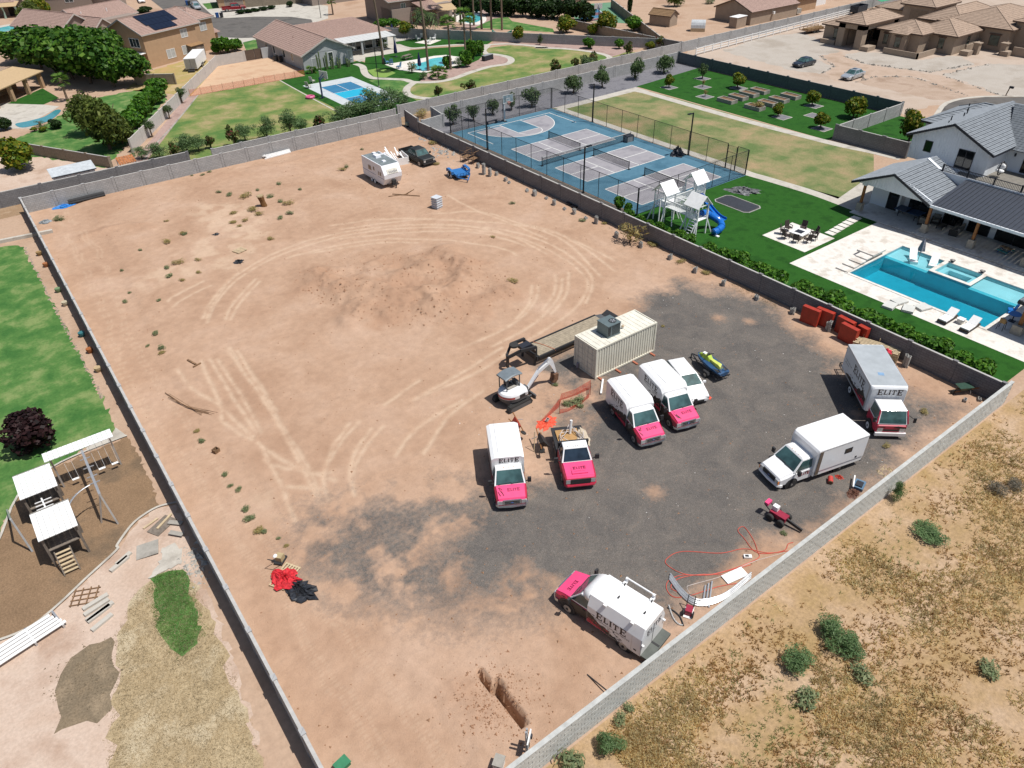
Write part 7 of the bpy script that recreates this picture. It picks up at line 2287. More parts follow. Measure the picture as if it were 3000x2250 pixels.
LEAF = {
 'ficus': (mleaf('ficus_leaf',['2a5216','437424','62942e','84ac42']),dict(n=4200,lobes=16,leaf=0.075)),
 'hedge': (mleaf('hedge_leaf',['33601a','5a9428','82b53c']),dict(n=1700,lobes=10,leaf=0.12)),
 'olive': (mleaf('olive_leaf',['46623c','678250','88a068']),dict(n=1700,lobes=12,leaf=0.085,lr=0.42,spread=0.6,thin=0.5)),
 'citrus': (mleaf('citrus_leaf',['3f6616','67861d','94a02a','b8a43c']),dict(n=2200,lobes=11,leaf=0.10)),
 'willow': (mleaf('willow_leaf',['4a6024','6d7f36','8d9a48']),dict(n=3600,lobes=18,leaf=0.075,thin=0.45,droop=0.35,spread=0.7,lr=0.42)),
 'mesquite': (mleaf('mesquite_leaf',['5f8450','7c9c62','98b47c']),dict(n=2400,lobes=16,leaf=0.07,thin=0.3,spread=0.75,lr=0.36)),
 'dark': (mleaf('dark_hedge_leaf',['1d3414','2e4a1d','426128']),dict(n=2400,lobes=12,leaf=0.09)),
 'purple': (mleaf('plum_leaf',['1f1213','3a2223','4f3233']),dict(n=2600,lobes=16,leaf=0.085,lr=0.40,spread=0.68)),
 'weed': (mleaf('weed_leaf',['7d9468','98a878','b4b484']),dict(n=260,lobes=6,leaf=0.16,thin=0.3)),
 'strawweed': (mleaf('straw_weed_leaf',['bda868','d2ba78','a4a468','e0c68a']),dict(n=260,lobes=6,leaf=0.17,thin=0.25)),
 'grey': (mleaf('grey_brush_leaf',['8d8676','777060','a39a88']),dict(n=500,lobes=7,leaf=0.14,thin=0.15)),
 'flower': (mleaf('red_flower',['a83450','7a8a4a','5a7a3a','6f8c46','8c4a44']),dict(n=700,lobes=10,leaf=0.10,lr=0.35,spread=0.7)),
}
CRN = {}
m_bark = mt('bark', '7d6a58', 0.95, var=0.2, sc=6, bump=0.4)

def crown_of(kind, v):
 if (kind, v) not in CRN:
  m, kw = LEAF[kind]
  CRN[(kind,v)] = crown_mesh(kind+'_crown',11*v+len(kind),m,**kw)
 return CRN[(kind, v)]

_pc = [0]
def plant(name,label,x,y,h,r,kind,cat='shrub',group=None,base=0.0,z=0.0,trunk=True,rx=None):
 "crown of the given height above base, and its stem with limbs"
 _pc[0] += 1
 v = _pc[0]
 rr = random.Random(v)
 o = thing(name,label,cat,(x,y,z),rr.uniform(0,6.28),group)
 e = obj('crown', crown_of(kind, v % 3), None, o)
 e.scale = (r*1.05, (rx or r)*1.05, (h-base)/1.95)
 e.location = (0, 0, base-0.06*h)
 if trunk:
  t_ = MB()
  tr = 0.035*h**0.8+0.01
  top = base+(h-base)*0.5
  t_.tube([(0,0,-0.05),(0.03*h,0.02*h,top*0.5),(0.0,0.03*h,top)],[tr*1.3,tr,tr*0.5],7)
  for k in range(4):
   a = k*1.57+rr.random()
   t_.tube([(0,0.01*h,top*0.55),(0.28*r*math.cos(a),0.28*r*math.sin(a),top*0.85),(0.55*r*math.cos(a),0.55*r*math.sin(a),top+(h-base)*0.15)],[tr*0.7,tr*0.45,tr*0.2],5)
  t_.build('trunk', m_bark, o)
 return o
NTH = ['first','second','third','fourth','fifth','sixth','seventh','eighth','ninth','tenth','eleventh','twelfth','thirteenth','fourteenth','fifteenth','sixteenth','seventeenth','eighteenth','nineteenth','twentieth','twenty-first','twenty-second','twenty-third','twenty-fourth']

# row of trees in the grey gravel bed
for i,(x,y,h_,r_) in enumerate(((58,93.4,3.3,1.5),(61.5,93.2,3.1,1.15),(65.4,93.6,3.3,1.25),(69,93.7,3.0,1.1),(72.3,92.9,3.8,1.8),(82.3,94.6,4.0,1.9),(88.4,94.2,3.9,1.9),(96.3,94.4,4.4,1.8),(102.9,94,4.2,2.1))):
 plant('olive_tree','grey green tree in the gravel bed behind the court, %s from the lot corner' % NTH[i],x,y,h_,r_,'olive','tree','trees in the grey gravel bed',0.12)
# garden trees in square beds
for x,y,h_,r_,k,lab in ((105,87,2.9,1.0,'olive','slim dark tree in the square bed nearest the dark wall corner'),(100.9,83.3,1.4,0.35,'strawweed','thin reddish sapling in a square bed'),(96.8,79.2,1.2,0.5,'strawweed','dry sapling in the square bed nearest the planters'),(104.5,79,2.8,1.5,'citrus','wide bushy tree beside the far planter row'),(105.2,65.3,2.5,1.15,'citrus','round tree in a square bed beyond the planters'),(96.7,65.2,2.0,1.0,'citrus','low round tree in a square bed in front of the planters'),(96.6,57.9,2.5,1.3,'citrus','round tree in the square bed nearest the grey walls'),(104.1,57.7,3.4,1.6,'citrus','tall loose tree by the light grey garden wall'),(96.6,86.8,2.2,0.9,'citrus','small tree in the square bed nearest the tree bed'),(97.4,69.3,1.6,1.3,'strawweed','spreading bush spilling over the near planter'),(100,46.9,4.6,1.5,'citrus','tall tree growing against the white house'),(108.9,52.1,2.4,0.8,'olive','small wispy tree beside the white house turf')):
 plant('garden_tree',lab,x,y,h_,r_,k,'tree','small trees on the garden turf',0.25)
for x,y in ((105,87),(100.9,83.3),(96.8,79.2),(104.8,79),(105.2,65.0),(96.9,64.6),(101,62),(96.6,57.7),(96.6,86.8),(98.5,47.5)):
 sheet('tree_bed_border',rect(x-1.1,x+1.1,y-1.1,y+1.1),0.012,m_conc)
 sheet('tree_bed',rect(x-0.98,x+0.98,y-0.98,y+0.98),0.017,m_gbed)
# hedge of shrubs along the dark wall
ys_ = [51.6,50.0,48.6,47.3,45.9,44.7,43.2,40.9,38.6,37.4,36.0,34.7,33.2,30.4,29.0,27.6,26.1,24.5,22.9,21.4,19.8,18.2,16.6,15.0]
for i, y in enumerate(ys_):
 s_ = 0.55 if i < 5 else (0.75 if i < 8 else 0.98)
 plant('hedge_shrub','bright green shrub on the turf side of the dark wall, %s from the blue court' % NTH[i],53.2+0.3*(i % 2),y,1.3+s_*1.1,s_*1.25,'hedge','shrub','shrubs along the dark wall',0.15)
# oleanders and mesquite behind the back wall
for i,(x,y,h_,r_) in enumerate(((23.2,106.1,2.9,2.2),(24.8,105.8,2.4,1.6),(31.2,105.4,2.9,1.7),(34.2,105,3.4,1.9),(37.4,103.8,4.0,2.1),(38.9,103.6,2.6,1.3),(44.9,103.6,3.0,2.4),(48.2,103.1,3.6,2.6),(46.9,104,3.2,2.6),(50,103.8,4.8,3.2),(53.4,103.3,4.2,3.0),(56.1,104.2,3.0,1.8),(19.7,106.4,2.4,1.8),(17.7,107.7,1.8,1.4))):
 plant('feathery_bush','feathery green bush behind the back wall, %s' % ['opposite the rusty roof on its right','small one left of the red bush','left of the middle gap','right of the middle gap','tallest in the middle','low one beside the tallest','beside the small blue court','in front of the small blue court','left of the corner thicket','largest of the corner thicket','right of the corner thicket','last before the wall corner','nearest the rusty roof','smallest by the rusty roof'][i],x,y+0.6,h_,r_,'mesquite','bush','bushes behind the back wall',0.1)
for i,(x,y,h_,r_,lab) in enumerate(((21.5,105.6,2.6,0.9,'above the back wall near the rusty roof'),(26.4,106.4,2.4,0.9,'beside the low grey wall piece'),(29.3,105.4,3.0,1.0,'at the gap of the low wall'),(41.6,104.1,2.6,1.3,'left of the small blue court'),(64,107,2.6,0.9,'on the wall by the lot corner'),(69.7,106.5,2.2,1.4,'on the wall behind the basketball hoop'),(88.5,106.1,2.8,1.4,'on the wall beyond the clear backboard'),(93.4,107.1,2.4,1.0,'rising thinly above the lawn wall'),(98.3,107.5,2.3,1.0,'right of the big bush on the lawn wall'),(107.5,108.1,2.8,1.2,'at the far tip of the curving lawn'),(116.6,108.4,3.0,1.5,'where the two walls meet'))):
 plant('bougainvillea','red flowering bougainvillea '+lab,x,y,h_,r_,'flower','bush','red flowering bushes',0.0)
plant('garden_bush','large green bush between the red flowers on the lawn wall',94.8,105.8,2.8,1.9,'olive','bush')
# great ficus group
for i,(x,y,h_,r_) in enumerate(((27.6,150.5,7.0,3.2),(24.0,151.5,9.0,4.2),(21.2,157.0,9.2,4.6),(24.5,159.5,9.4,4.2),(19.4,163,8.8,4.8),(18.0,169.5,8.2,5.0),(22.5,168,9.0,4.4),(16.4,177,7.4,5.2),(14.6,185,6.0,4.6))):
 h_, r_ = h_*1.1, r_*1.15
 plant('ficus_tree','huge dense green ficus tree, %s' % ['rightmost beside the tan house','front one over the shaded wall','third from the tan house','rear one before the tan gable','in the middle of the group','left of the middle','rear left one before the pink roof','second from the left end','leftmost and lowest of the group'][i],x,y,h_,r_,'ficus','tree','great ficus trees',1.0)
plant('citrus_tree','round yellow green citrus tree by the white shed',4,114.7,4.4,2.7,'citrus','tree',None,0.3)
plant('weeping_tree','tall drooping pepper tree overhanging the tan wall',15.2,115.5,8.6,4.3,'willow','tree',None,0.4)
plant('weeping_tree','smaller drooping tree top beside the lawn pool',14.3,124.5,6.6,2.9,'willow','tree',None,1.0)
for i in range(8):
 t_ = i/7
 plant('hedge_shrub','bright green hedge shrub beside the white diagonal wall, %s from the drooping tree' % NTH[i],17.2+11.2*t_,117.0+21.5*t_,3.6,1.9,'hedge','shrub','hedge by the white wall',0.2)
for i,(x,y,h_) in enumerate(((30.3,132.6,3.0),(26,124.9,2.6),(21.4,117.3,2.9))):
 plant('young_tree','young thin tree on the gravel strip by the white wall, %s from the cargo trailer' % NTH[i],x,y,h_,1.0,'olive','tree','young trees by the white wall',0.9)
for i,(x,y,h_,r_,k,lab) in enumerate(((4.9,136.1,2.0,1.6,'dark','dark round shrub at the left pool end'),(11.2,131.3,1.6,1.2,'dark','dark clipped shrub beside the left pool'),(8.2,132.1,0.7,0.6,'citrus','low yellow shrub on the left pool bed'),(9.3,131.1,0.8,0.7,'citrus','second low yellow shrub on the left pool bed'),(22.3,224.6,6.5,3.4,'willow','tree behind the ficus beside the far pool'),(26.2,240.1,6.0,3.2,'citrus','tree left of the pink tile roof'),(13.5,210.1,3.0,2.6,'hedge','green bush at the left edge by the patio house'),(48.8,227.5,1.6,2.4,'dark','rounded dark shrub at the far street corner'),(47.7,165.1,3.4,2.0,'hedge','bright conical shrub left of the driveway gate'),(49.2,164.9,4.0,2.0,'hedge','tallest shrub left of the driveway gate'),(51.3,165.3,3.0,1.8,'hedge','shrub beside the driveway gate'),(81,208.2,1.6,1.2,'dark','round clipped bush across the far street'),(85.5,165.8,2.6,2.2,'hedge','rounded bush behind the patio cover'),(87.4,164,2.6,2.0,'hedge','second rounded bush behind the patio cover'),(84.5,153,3.6,2.2,'citrus','loose yellow green tree beside the date palm'),(83.6,125.8,4.6,1.5,'hedge','tallest conifer shrub by the pool gravel'),(86.4,127.4,3.6,1.2,'hedge','conifer shrub at the rear of the pool gravel'),(79.3,121.7,3.4,1.4,'hedge','broad conifer shrub beside the pool'),(77.7,121.8,2.0,1.0,'mesquite','pale shrub left of the conifers'),(75.6,122.7,3.0,1.0,'hedge','conifer shrub right of the tall palm trunk'),(68.5,119.2,1.4,1.2,'mesquite','round grey green bush on the path bend'),(69.1,124.4,2.4,1.2,'weed','spiky pot plant by the pool'),(113.1,132.7,3.6,2.4,'citrus','round tree at the end of the dark hedge'),(115.9,127.1,2.6,1.7,'citrus','low tree before the tan wall'),(117.9,125.2,5.0,2.4,'citrus','tall tree before the red and green court'),(124.6,123.9,3.8,2.2,'hedge','tree in the corner of the red and green court'),(135.1,136,7.0,0.7,'dark','slim dark cypress beside the tan wall'),(152.9,138.4,4.0,2.4,'willow','wispy tree in the dry yard at the top'),(99.5,131.9,3.2,1.6,'citrus','tree beside the green tarp'),(101,126.9,2.3,0.7,'olive','thin sapling in front of the pillared wall'),(106.3,117.5,2.6,1.6,'hedge','dense round shrub in front of the pillared wall'),(110.4,113.3,2.3,1.1,'hedge','smaller shrub in front of the pillared wall'),(114.7,109.1,1.6,1.1,'citrus','yellow shrub near the meeting walls'),(161.9,135.1,1.4,2.4,'weed','low green planting at the top of the dry yard'),(50.08,48.18,2.4,1.5,'strawweed','large weedy bush inside the lot by the dark wall'),(54.98,54.99,1.9,0.65,'hedge','small shrub at the court corner nearest the hoop end'),(54.98,53.67,1.7,0.6,'hedge','small shrub at the court corner beside the playset'),(56.6,100,1.2,1.5,'strawweed','dry bush in the alley corner'))):
 plant('shrub',lab,x,y,h_,r_,k,'tree' if h_ > 3.5 else 'shrub','garden shrubs and trees',0.1)
for i in range(9):
 t_ = i/8
 plant('clipped_hedge','tall dark hedge section by the far pool lawn, %s from the palm trunks' % NTH[i],109.5+15.5*t_,168-28*t_,5.0,3.2,'dark','hedge','dark hedge by the far lawn',0.0,trunk=False)
for i in range(5):
 plant('low_hedge','low clipped hedge section across the far street, %s from the red pickup' % NTH[i],*lerp((67.4,207.5),(75.8,208.5),i/4),1.0,1.4,'dark','hedge','low hedge across the street',0.0,trunk=False)
o = plant('purple_plum_tree','dark purple plum tree on the left lawn',-4.25,51.15,2.7,2.0,'purple','tree',None,0.2)

# palms
m_frond = mleaf('frond', ['3d5a30', '5c7a44', '7d9560'])
m_fan = mleaf('fan_frond', ['4d7a2c', '6f9a3c', '93b552'])
m_trunk = mt('palm_trunk','8a7866',0.95,var=0.2,sc=5,bump=0.5)
def frond_mesh(seed, n, L, droop, fan):
 g = random.Random(seed)
 Q = []
 for k in range(n):
  a = 2*math.pi*k/n*(1 if not fan else 2.4)+g.uniform(-0.2,0.2)
  el = g.uniform(-0.5, 1.2)
  ca, sa = math.cos(a), math.sin(a)
  pts = []
  for i in range(7):
   t_ = i/6
   rr_ = L*t_*math.cos(el)*(1-0.12*t_)
   pts.append(Vector((ca*rr_,sa*rr_,L*t_*math.sin(el)-droop*L*t_*t_)))
  side = Vector((-sa, ca, 0))
  if fan:
   tip = pts[3]
   for j in range(9):
    b_ = (j-4)*0.32
    d = (Vector((ca,sa,math.sin(el)-0.3)).normalized()*math.cos(b_)+side*math.sin(b_))*L*0.55
    q = side*0.05*L
    Q += [tip-q,tip+q,tip+d+Vector((0,0,-0.1*L*abs(b_))),tip+d*0.6-q]
  else:
   for i in range(1, 6):
    w = L*0.20*(1-abs(i/6-0.45))
    for s_ in (-1, 1):
     d = side*s_*w+(pts[i+1]-pts[i])*0.9+Vector((0, 0, -0.35*w))
     q = (pts[i+1]-pts[i])*0.42
     Q += [pts[i], pts[i]+q, pts[i]+d+q*0.3, pts[i]+d*0.9]
 return Q
def palm(label,x,y,h_,L,fan=True,lean=0.0,crown=True,r_=0.18,n=26):
 o = thing('palm_tree',label,'palm',(x,y),0,'palm trees')
 pts = [(lean*t_*t_,0.3*lean*t_,h_*t_) for t_ in (0,0.25,0.5,0.75,1)]
 MB().tube(pts,[r_*1.35,r_,r_*0.9,r_*0.85,r_*0.9],9).build('trunk',m_trunk,o)
 if crown:
  me = quads_mesh('crown',[tuple(q) for q in frond_mesh(int(x*7),n,L,0.28 if fan else 0.55,fan)],m_fan if fan else m_frond)
  e = obj('crown', me, None, o)
  e.location = pts[-1]
  MB().ball(pts[-1][0],pts[-1][1],h_-0.15,r_*1.6,r_*1.6,0.5,8,5).build('boot',m_trunk,o)
palm('large date palm with drooping fronds by the white patio set',86.5,148.4,4.6,4.2,False,r_=0.38,n=44)
palm('fan palm with hanging skirt, left of the pool conifers',76,121.9,8.0,1.8)
palm('taller fan palm behind the pool conifers',80.5,123.6,8.4,1.9)
palm('short fan palm by the white chairs',91.3,137.8,4.8,1.5)
palm('pale fan palm beside the left patio',15.6,147.3,3.4,1.6)
palm('low bushy fan palm on the pool gravel',70.9,118,0.9,2.0,r_=0.15)
palm('small palm at the left pool edge',9.4,134.1,0.5,1.5,False,r_=0.12,n=18)
palm('young palm beside the grey house wall',55.2,137,0.5,1.3,r_=0.1)
palm('small palm at the patio corner post',75.8,147.3,0.8,1.2,r_=0.1)
palm('multi stemmed palm across the far street',84.4,189.2,3.2,1.4)
for i,(x,y,lab) in enumerate(((68.7,134.3,'tall bare palm trunk at the patio corner'),(72.3,123.8,'tall leaning palm trunk by the pool'),(101.5,148.6,'left one of three bare palm trunks on the far lawn'),(102.8,146.6,'middle one of three bare palm trunks on the far lawn'),(104.2,144.5,'right one of three bare palm trunks on the far lawn'),(102.6,153.3,'thick palm trunk beside the far pool'),(100.7,155.9,'palm trunk left of the far pool'))):
 palm(lab,x,y,17,2.2,True,-1.2 if i < 2 else 0.0,True,0.2)
# cacti along the grey house
m_cact = mt('cactus', '6f7f55', 0.8, var=0.2, sc=8)
for i,(x,y,h_) in enumerate(((57.2,137.9,3.3),(58.5,137.7,3.0),(59.5,137.3,2.2),(60.8,137,1.9),(62.6,136.9,1.6))):
 o = thing('cactus','columnar cactus against the grey house wall, %s from the left' % NTH[i],'cactus',(x,y),0,'cacti at the grey house')
 for k in range(4):
  a = k*1.7+i
  MB().tube([(0.25*math.cos(a),0.25*math.sin(a),0),(0.32*math.cos(a),0.32*math.sin(a),h_*(0.55+0.14*k)),(0.32*math.cos(a),0.32*math.sin(a),h_*(0.6+0.13*k))],[0.12,0.13,0.03],8).build('stem',m_cact,o)

# weeds inside the lot
wd = [(21.74,89.23,0.7,0),(22.31,87.62,0.9,0),(23.75,85.68,1.3,1),(25.64,86.74,0.6,0),(26.08,83.74,1.0,0),(28.44,87.13,0.8,0),(29.64,83.59,0.6,0),(26.38,81.67,0.8,0),(26.72,80.32,1.1,1),(25.9,77.57,0.9,0),(20.8,81.79,0.9,1),(22.73,80.87,1.3,1),(23,79.31,1.0,1),(21.21,78.82,0.8,1),(19.9,79.26,0.9,1),(20.03,77.89,0.6,1),(24.41,77.15,0.8,0),(21.47,72.49,0.8,1),(14.64,79.57,0.7,0),(36.58,86.52,1.0,1),(37.5,87.05,0.8,0),(22.03,96.41,0.6,0),(22.96,96.7,0.6,0),(20.82,97.01,0.4,0),(42.25,91.88,0.6,0),(4.79,92.89,1.3,0),(14.66,79.73,0.8,1),(14.16,84.5,0.5,1),
      (9.87,78.71,0.5,0),(7.23,75.16,0.5,0),(12.62,78.77,0.9,1),(12.05,73.03,1.0,1),(10.97,72.57,0.7,0),(10.48,70.66,0.8,0),(11.31,69.14,0.6,1),(13.86,72.47,0.6,1),(13.04,69.72,0.6,1),(5.82,68.41,0.6,0),(8.37,66.48,0.5,0),(6.52,60.68,0.7,0),(5.5,59.35,0.4,0),(6.33,58.06,0.7,0),(6.14,57.39,0.6,1),(6.66,69.92,0.4,0),(5.35,39.83,0.5,0),(5.25,38.59,0.4,0),(5.51,37.95,0.5,0),(5.32,35.94,0.6,0),(5.21,35.04,0.7,0),(5.27,33.66,0.7,1),(5.46,33.41,0.5,0),(5.93,32.4,0.3,0),(6.1,31.55,0.35,1),(5.27,45.5,0.5,1),(5.18,44.18,0.6,0),
      (46.91,63.9,0.7,0),(50.82,87.59,1.3,1),(46.99,80.37,1.0,1),(39.91,57.94,0.5,1),(49.75,55.26,0.8,0),(51.19,53.14,0.7,1),(28.39,31.39,1.2,0),(27.65,31.56,0.8,0),(28.29,30.77,0.6,0),(28.52,33.89,0.5,0),(51.4,46.03,1.0,1),(50.76,41.82,0.8,1),(50.88,38.78,0.9,1),(51.44,46.51,0.9,1),(29.66,14.27,0.45,0),(46.85,15.32,0.6,1),(41.42,14.94,0.5,1),(40.93,34.75,0.4,1),(35.73,48.81,0.9,1)]
def wz(x, y):
 return ('in the strip by the left wall' if x < 8 else 'near the dark right wall' if x > 40 else 'among the far weed patch' if y > 62 else 'around the parked machines' if x > 22 else 'on the pale crust at the left')
for x, y, r_, k in wd:
 o = thing('weed','low %s weed on the bare lot, %s' % ('straw coloured' if k else 'grey green',wz(x,y)),'weed',(x,y,lot_z(x,y)),x*3,('straw weeds ' if k else 'green weeds ')+wz(x,y))
 e = obj('foliage',crown_of('strawweed' if k else 'weed',int(x*10) % 3),None,o)
 e.scale = (r_*0.72, r_*0.72, r_*0.26)
 e.location = (0, 0, -0.1*r_)
# bushes in the dry field
for i,(x,y,r_,h_,k,lab) in enumerate(((25.96,8.62,1.1,1.0,'mesquite','upper green bush of the pair in the dry field'),(25.79,7.64,1.1,1.0,'mesquite','lower green bush of the pair in the dry field'),(23.15,8.72,1.1,1.0,'mesquite','green bush nearest the front wall in the dry field'),(24.94,6.53,0.8,0.6,'weed','small green bush below the pair'),(21.74,7.23,0.9,0.6,'weed','pale green patch near the bottom of the field'),(36.18,9.22,1.3,0.6,'mesquite','wide low green bush in the upper field'),(37.39,11.93,0.6,1.6,'mesquite','thin green bush leaning on the front wall'),(12.88,11.26,0.8,1.1,'mesquite','dense green bush at the foot of the front wall'),(11.17,11.72,1.0,0.7,'weed','green shrub at the bottom edge under the front wall'),(14.21,11.96,0.5,0.5,'weed','small grey green bush by the front wall'),(14.97,12.11,0.4,0.4,'weed','tiny grey green bush by the front wall'),(42.9,8.37,0.9,0.8,'grey','grey dead brush at the right edge of the field'),(44.25,7.88,0.9,0.6,'grey','second grey dead brush at the right edge'),(30.27,2.9,0.8,0.5,'weed','low green tuft at the lower right'))):
 plant('desert_bush',lab,x,y,h_,r_,k,'bush','bushes in the dry field',0.0,trunk=False)

def tufts(name,label,n,inside,mat,h_,seed,bl=7,wd_=0.018,lean=0.5,z=0.0,dens=None):
 "thousands of grass blades as one stuff object"
 g = np.random.default_rng(seed)
 P_ = inside(g, n)
 if dens is not None:
  P_ = P_[dens(P_) > g.random(len(P_))]
 m = len(P_)
 B_ = np.repeat(P_, bl, 0)+g.normal(size=(m*bl, 2))*0.05
 hh = h_*g.uniform(0.4, 1.25, m*bl)
 a = g.uniform(0, 6.283, m*bl)
 ln_ = g.uniform(0.1, 1.0, m*bl)*lean
 dx, dy = np.cos(a), np.sin(a)
 w = wd_*g.uniform(0.7, 1.4, m*bl)
 z0 = np.full(m*bl, z)
 A = np.stack([B_[:, 0]-dy*w, B_[:, 1]+dx*w, z0], -1)
 Bq = np.stack([B_[:, 0]+dy*w, B_[:, 1]-dx*w, z0], -1)
 T = np.stack([B_[:,0]+dx*hh*ln_,B_[:,1]+dy*hh*ln_,z0+hh*(1-0.8*ln_)+0.02],-1)
 V = np.stack([A, Bq, T], 1).reshape(-1, 3)
 o = obj(name, quads_mesh(name, V, mat, 3), None)
 return tag(o, label, 'grass', kind='stuff')
def field(g, n):
 x = g.uniform(13, 75, n)
 y = 12.2-g.uniform(0, 1, n)*(4+(x-10)*0.66)
 return np.stack([x, y], -1)
mask = lambda sc,lo,gn,off: (lambda q: np.clip((fbm(q[:,0]*sc+off,q[:,1]*sc+off,4)-lo)*gn,0.0,1)*np.clip((12.2-q[:,1])/1.2,0.05,1))
tufts('dry_weeds','straw coloured dry weeds covering the field beyond the front wall',60000,field,mleaf('dry_blade',['d8b070','f0d292','fff0bc','f5dc9c'],0.45),0.26,1,5,0.026,1.0,dens=mask(0.35,0.33,5,7))
tufts('brown_weeds','brown scrubby weeds among the straw beyond the front wall',24000,field,mleaf('brown_blade',['b08450','cca066','e0bc80'],0.45),0.20,2,5,0.024,1.0,dens=mask(0.5,0.40,5,31))
tufts('green_weeds','sparse green weeds scattered in the dry field',9000,field,mleaf('green_blade',['9aaa62','b8c47c'],0.45),0.24,3,6,0.016,0.8,dens=mask(0.3,0.52,6,77))
def poly_pts(poly):
 xs_ = [p[0] for p in poly]
 yy_ = [p[1] for p in poly]
 def f(g, n):
  q = np.stack([g.uniform(min(xs_),max(xs_),n),g.uniform(min(yy_),max(yy_),n)],-1)
  return q[poly_sd(q[:,0],q[:,1],poly) < 0.15*g.normal(size=n)]
 return f
tufts('straw_lawn','dry straw grass in the yard at the lower left',15000,poly_pts([(0.73,33.53),(-1.68,33.61),(-3.44,31.14),(-3.73,29),(-4.76,26.26),(-5.46,23.98),(0.02,19.8),(0.89,28.63),(0.92,32.35)]),mleaf('straw_blade',['d8c09a','e8d8b4','c8b088'],0.45),0.07,4,5,0.012,1.0)
tufts('green_grass_patch','green grass patch in the dry yard at the lower left',3500,poly_pts([(-0.68,34.06),(0.67,33.54),(0.41,30.54),(0.24,28.72),(-1.03,27.85),(-1.62,30.57),(-1.13,32.82)]),mleaf('patch_blade',['6a9a4a','84ad5a','a4c078']),0.10,5,5,0.014,0.8)
tufts('wall_straw','straw grass along the foot of the dark lot wall',2600,(lambda g,n: np.stack([51.6-np.abs(g.normal(size=n))*0.6,g.uniform(30,52,n)],-1)),MATS['straw_blade'],0.22,6,6,0.02,0.9,dens=lambda q: np.clip((fbm(q[:,0],q[:,1]*0.4,3)-0.4)*5,0,1))

def stones(name, label, n, pts, mat, smin, smax, seed):
 g = np.random.default_rng(seed)
 q = pts(g, n)
 base = np.array([[1,0,0],[-0.5,0.87,0],[-0.5,-0.87,0],[0,0,1.0]])
 fc = [(0, 1, 3), (1, 2, 3), (2, 0, 3)]
 a = g.uniform(0, 6.28, len(q))
 s_ = g.uniform(smin, smax, len(q))*(0.4+g.random(len(q))**3)
 V = []
 zz = np.array([lot_z(x,y) if X0 < x < X1 and Y0 < y < Y1 else 0 for x,y in q])
 R_ = np.stack([np.cos(a),-np.sin(a),np.sin(a),np.cos(a)],-1).reshape(-1,2,2)
 B_ = base[None]*g.uniform(0.6, 1.3, (len(q), 4, 1))
 XY = np.einsum('nij,nkj->nki', R_, B_[..., :2])
 Vv = np.concatenate([XY,B_[...,2:]*0.7],-1)*s_[:,None,None]+np.stack([q[:,0],q[:,1],zz-0.01],-1)[:,None]
 V = Vv[:, np.array(fc)].reshape(-1, 3)
 return tag(obj(name,quads_mesh(name,V,mat,3),None),label,'stones',kind='stuff')
lot_u = lambda g,n: np.stack([g.uniform(X0+0.3,X1-0.3,n),Y0+0.3+(Y1-Y0-0.6)*g.random(n)**1.6],-1)
stones('pebbles','brown clods and pebbles strewn over the dirt lot',5000,lot_u,mt('clod','b08a6c',0.95),0.03,0.10,1)
stones('white_chips','white chips scattered on the gravel pad',700,(lambda g,n: np.stack([g.uniform(20,50,n),g.uniform(14,38,n)],-1)),mt('chip','e6e2da',0.8),0.03,0.07,2)
stones('heap_clods','clods on the spoil heap in the middle of the lot',2200,poly_pts(heap),mt('heap_clod','b48a6c',0.95),0.04,0.13,3)
stones('trench_clods','clods of earth thrown up round the trench',1500,(lambda g,n: np.stack([10.26,16.2,],-1)[None]+g.normal(size=(n,2))*np.array([1.0,1.1])),MATS['heap_clod'],0.03,0.09,4)
stones('edge_stones','stone edging between the left lawn and the wall strip',420,(lambda g,n: np.array([lerp(a,b,g.random()) for a,b in [random.Random(int(k)).choice([((0.42,87.43),(0.49,78.76)),((0.49,78.76),(0.6,69.06)),((0.6,69.06),(0.66,62.9)),((0.66,62.9),(0.83,53.56))]) for k in range(n)]])+g.normal(size=(n,2))*0.07),mt('edge_stone','b9a596',0.9),0.08,0.2,5)
stones('forecourt_border','line of grey stones bordering the drive of the estate',500,(lambda g,n: np.array([lerp(a,b,g.random()) for a,b in [random.Random(int(k)+9).choice([((136.8,80.3),(134.4,74.6)),((134.4,74.6),(135.8,68.4)),((135.8,68.4),(137.1,64.1)),((137.1,64.1),(148.3,62.1)),((121.9,68.6),(127.4,68.6)),((127.4,68.6),(132,64.5)),((132,64.5),(127.1,52.1)),((136.8,61.8),(150.3,60.3)),((136.5,61.7),(131.4,49.7)),((134,83.8),(128.7,77.1)),((128.7,77.1),(122.3,75.7))]) for k in range(n)]])+g.normal(size=(n,2))*0.15),mt('border_stone','9a948c',0.9),0.15,0.35,6)
stones('rubble','broken concrete rubble by the left wall',160,(lambda g,n: np.array([[1.36,33.76]])+g.normal(size=(n,2))*np.array([0.35,0.9])),mt('rubble_grey','c0bcb4',0.9),0.08,0.25,7)

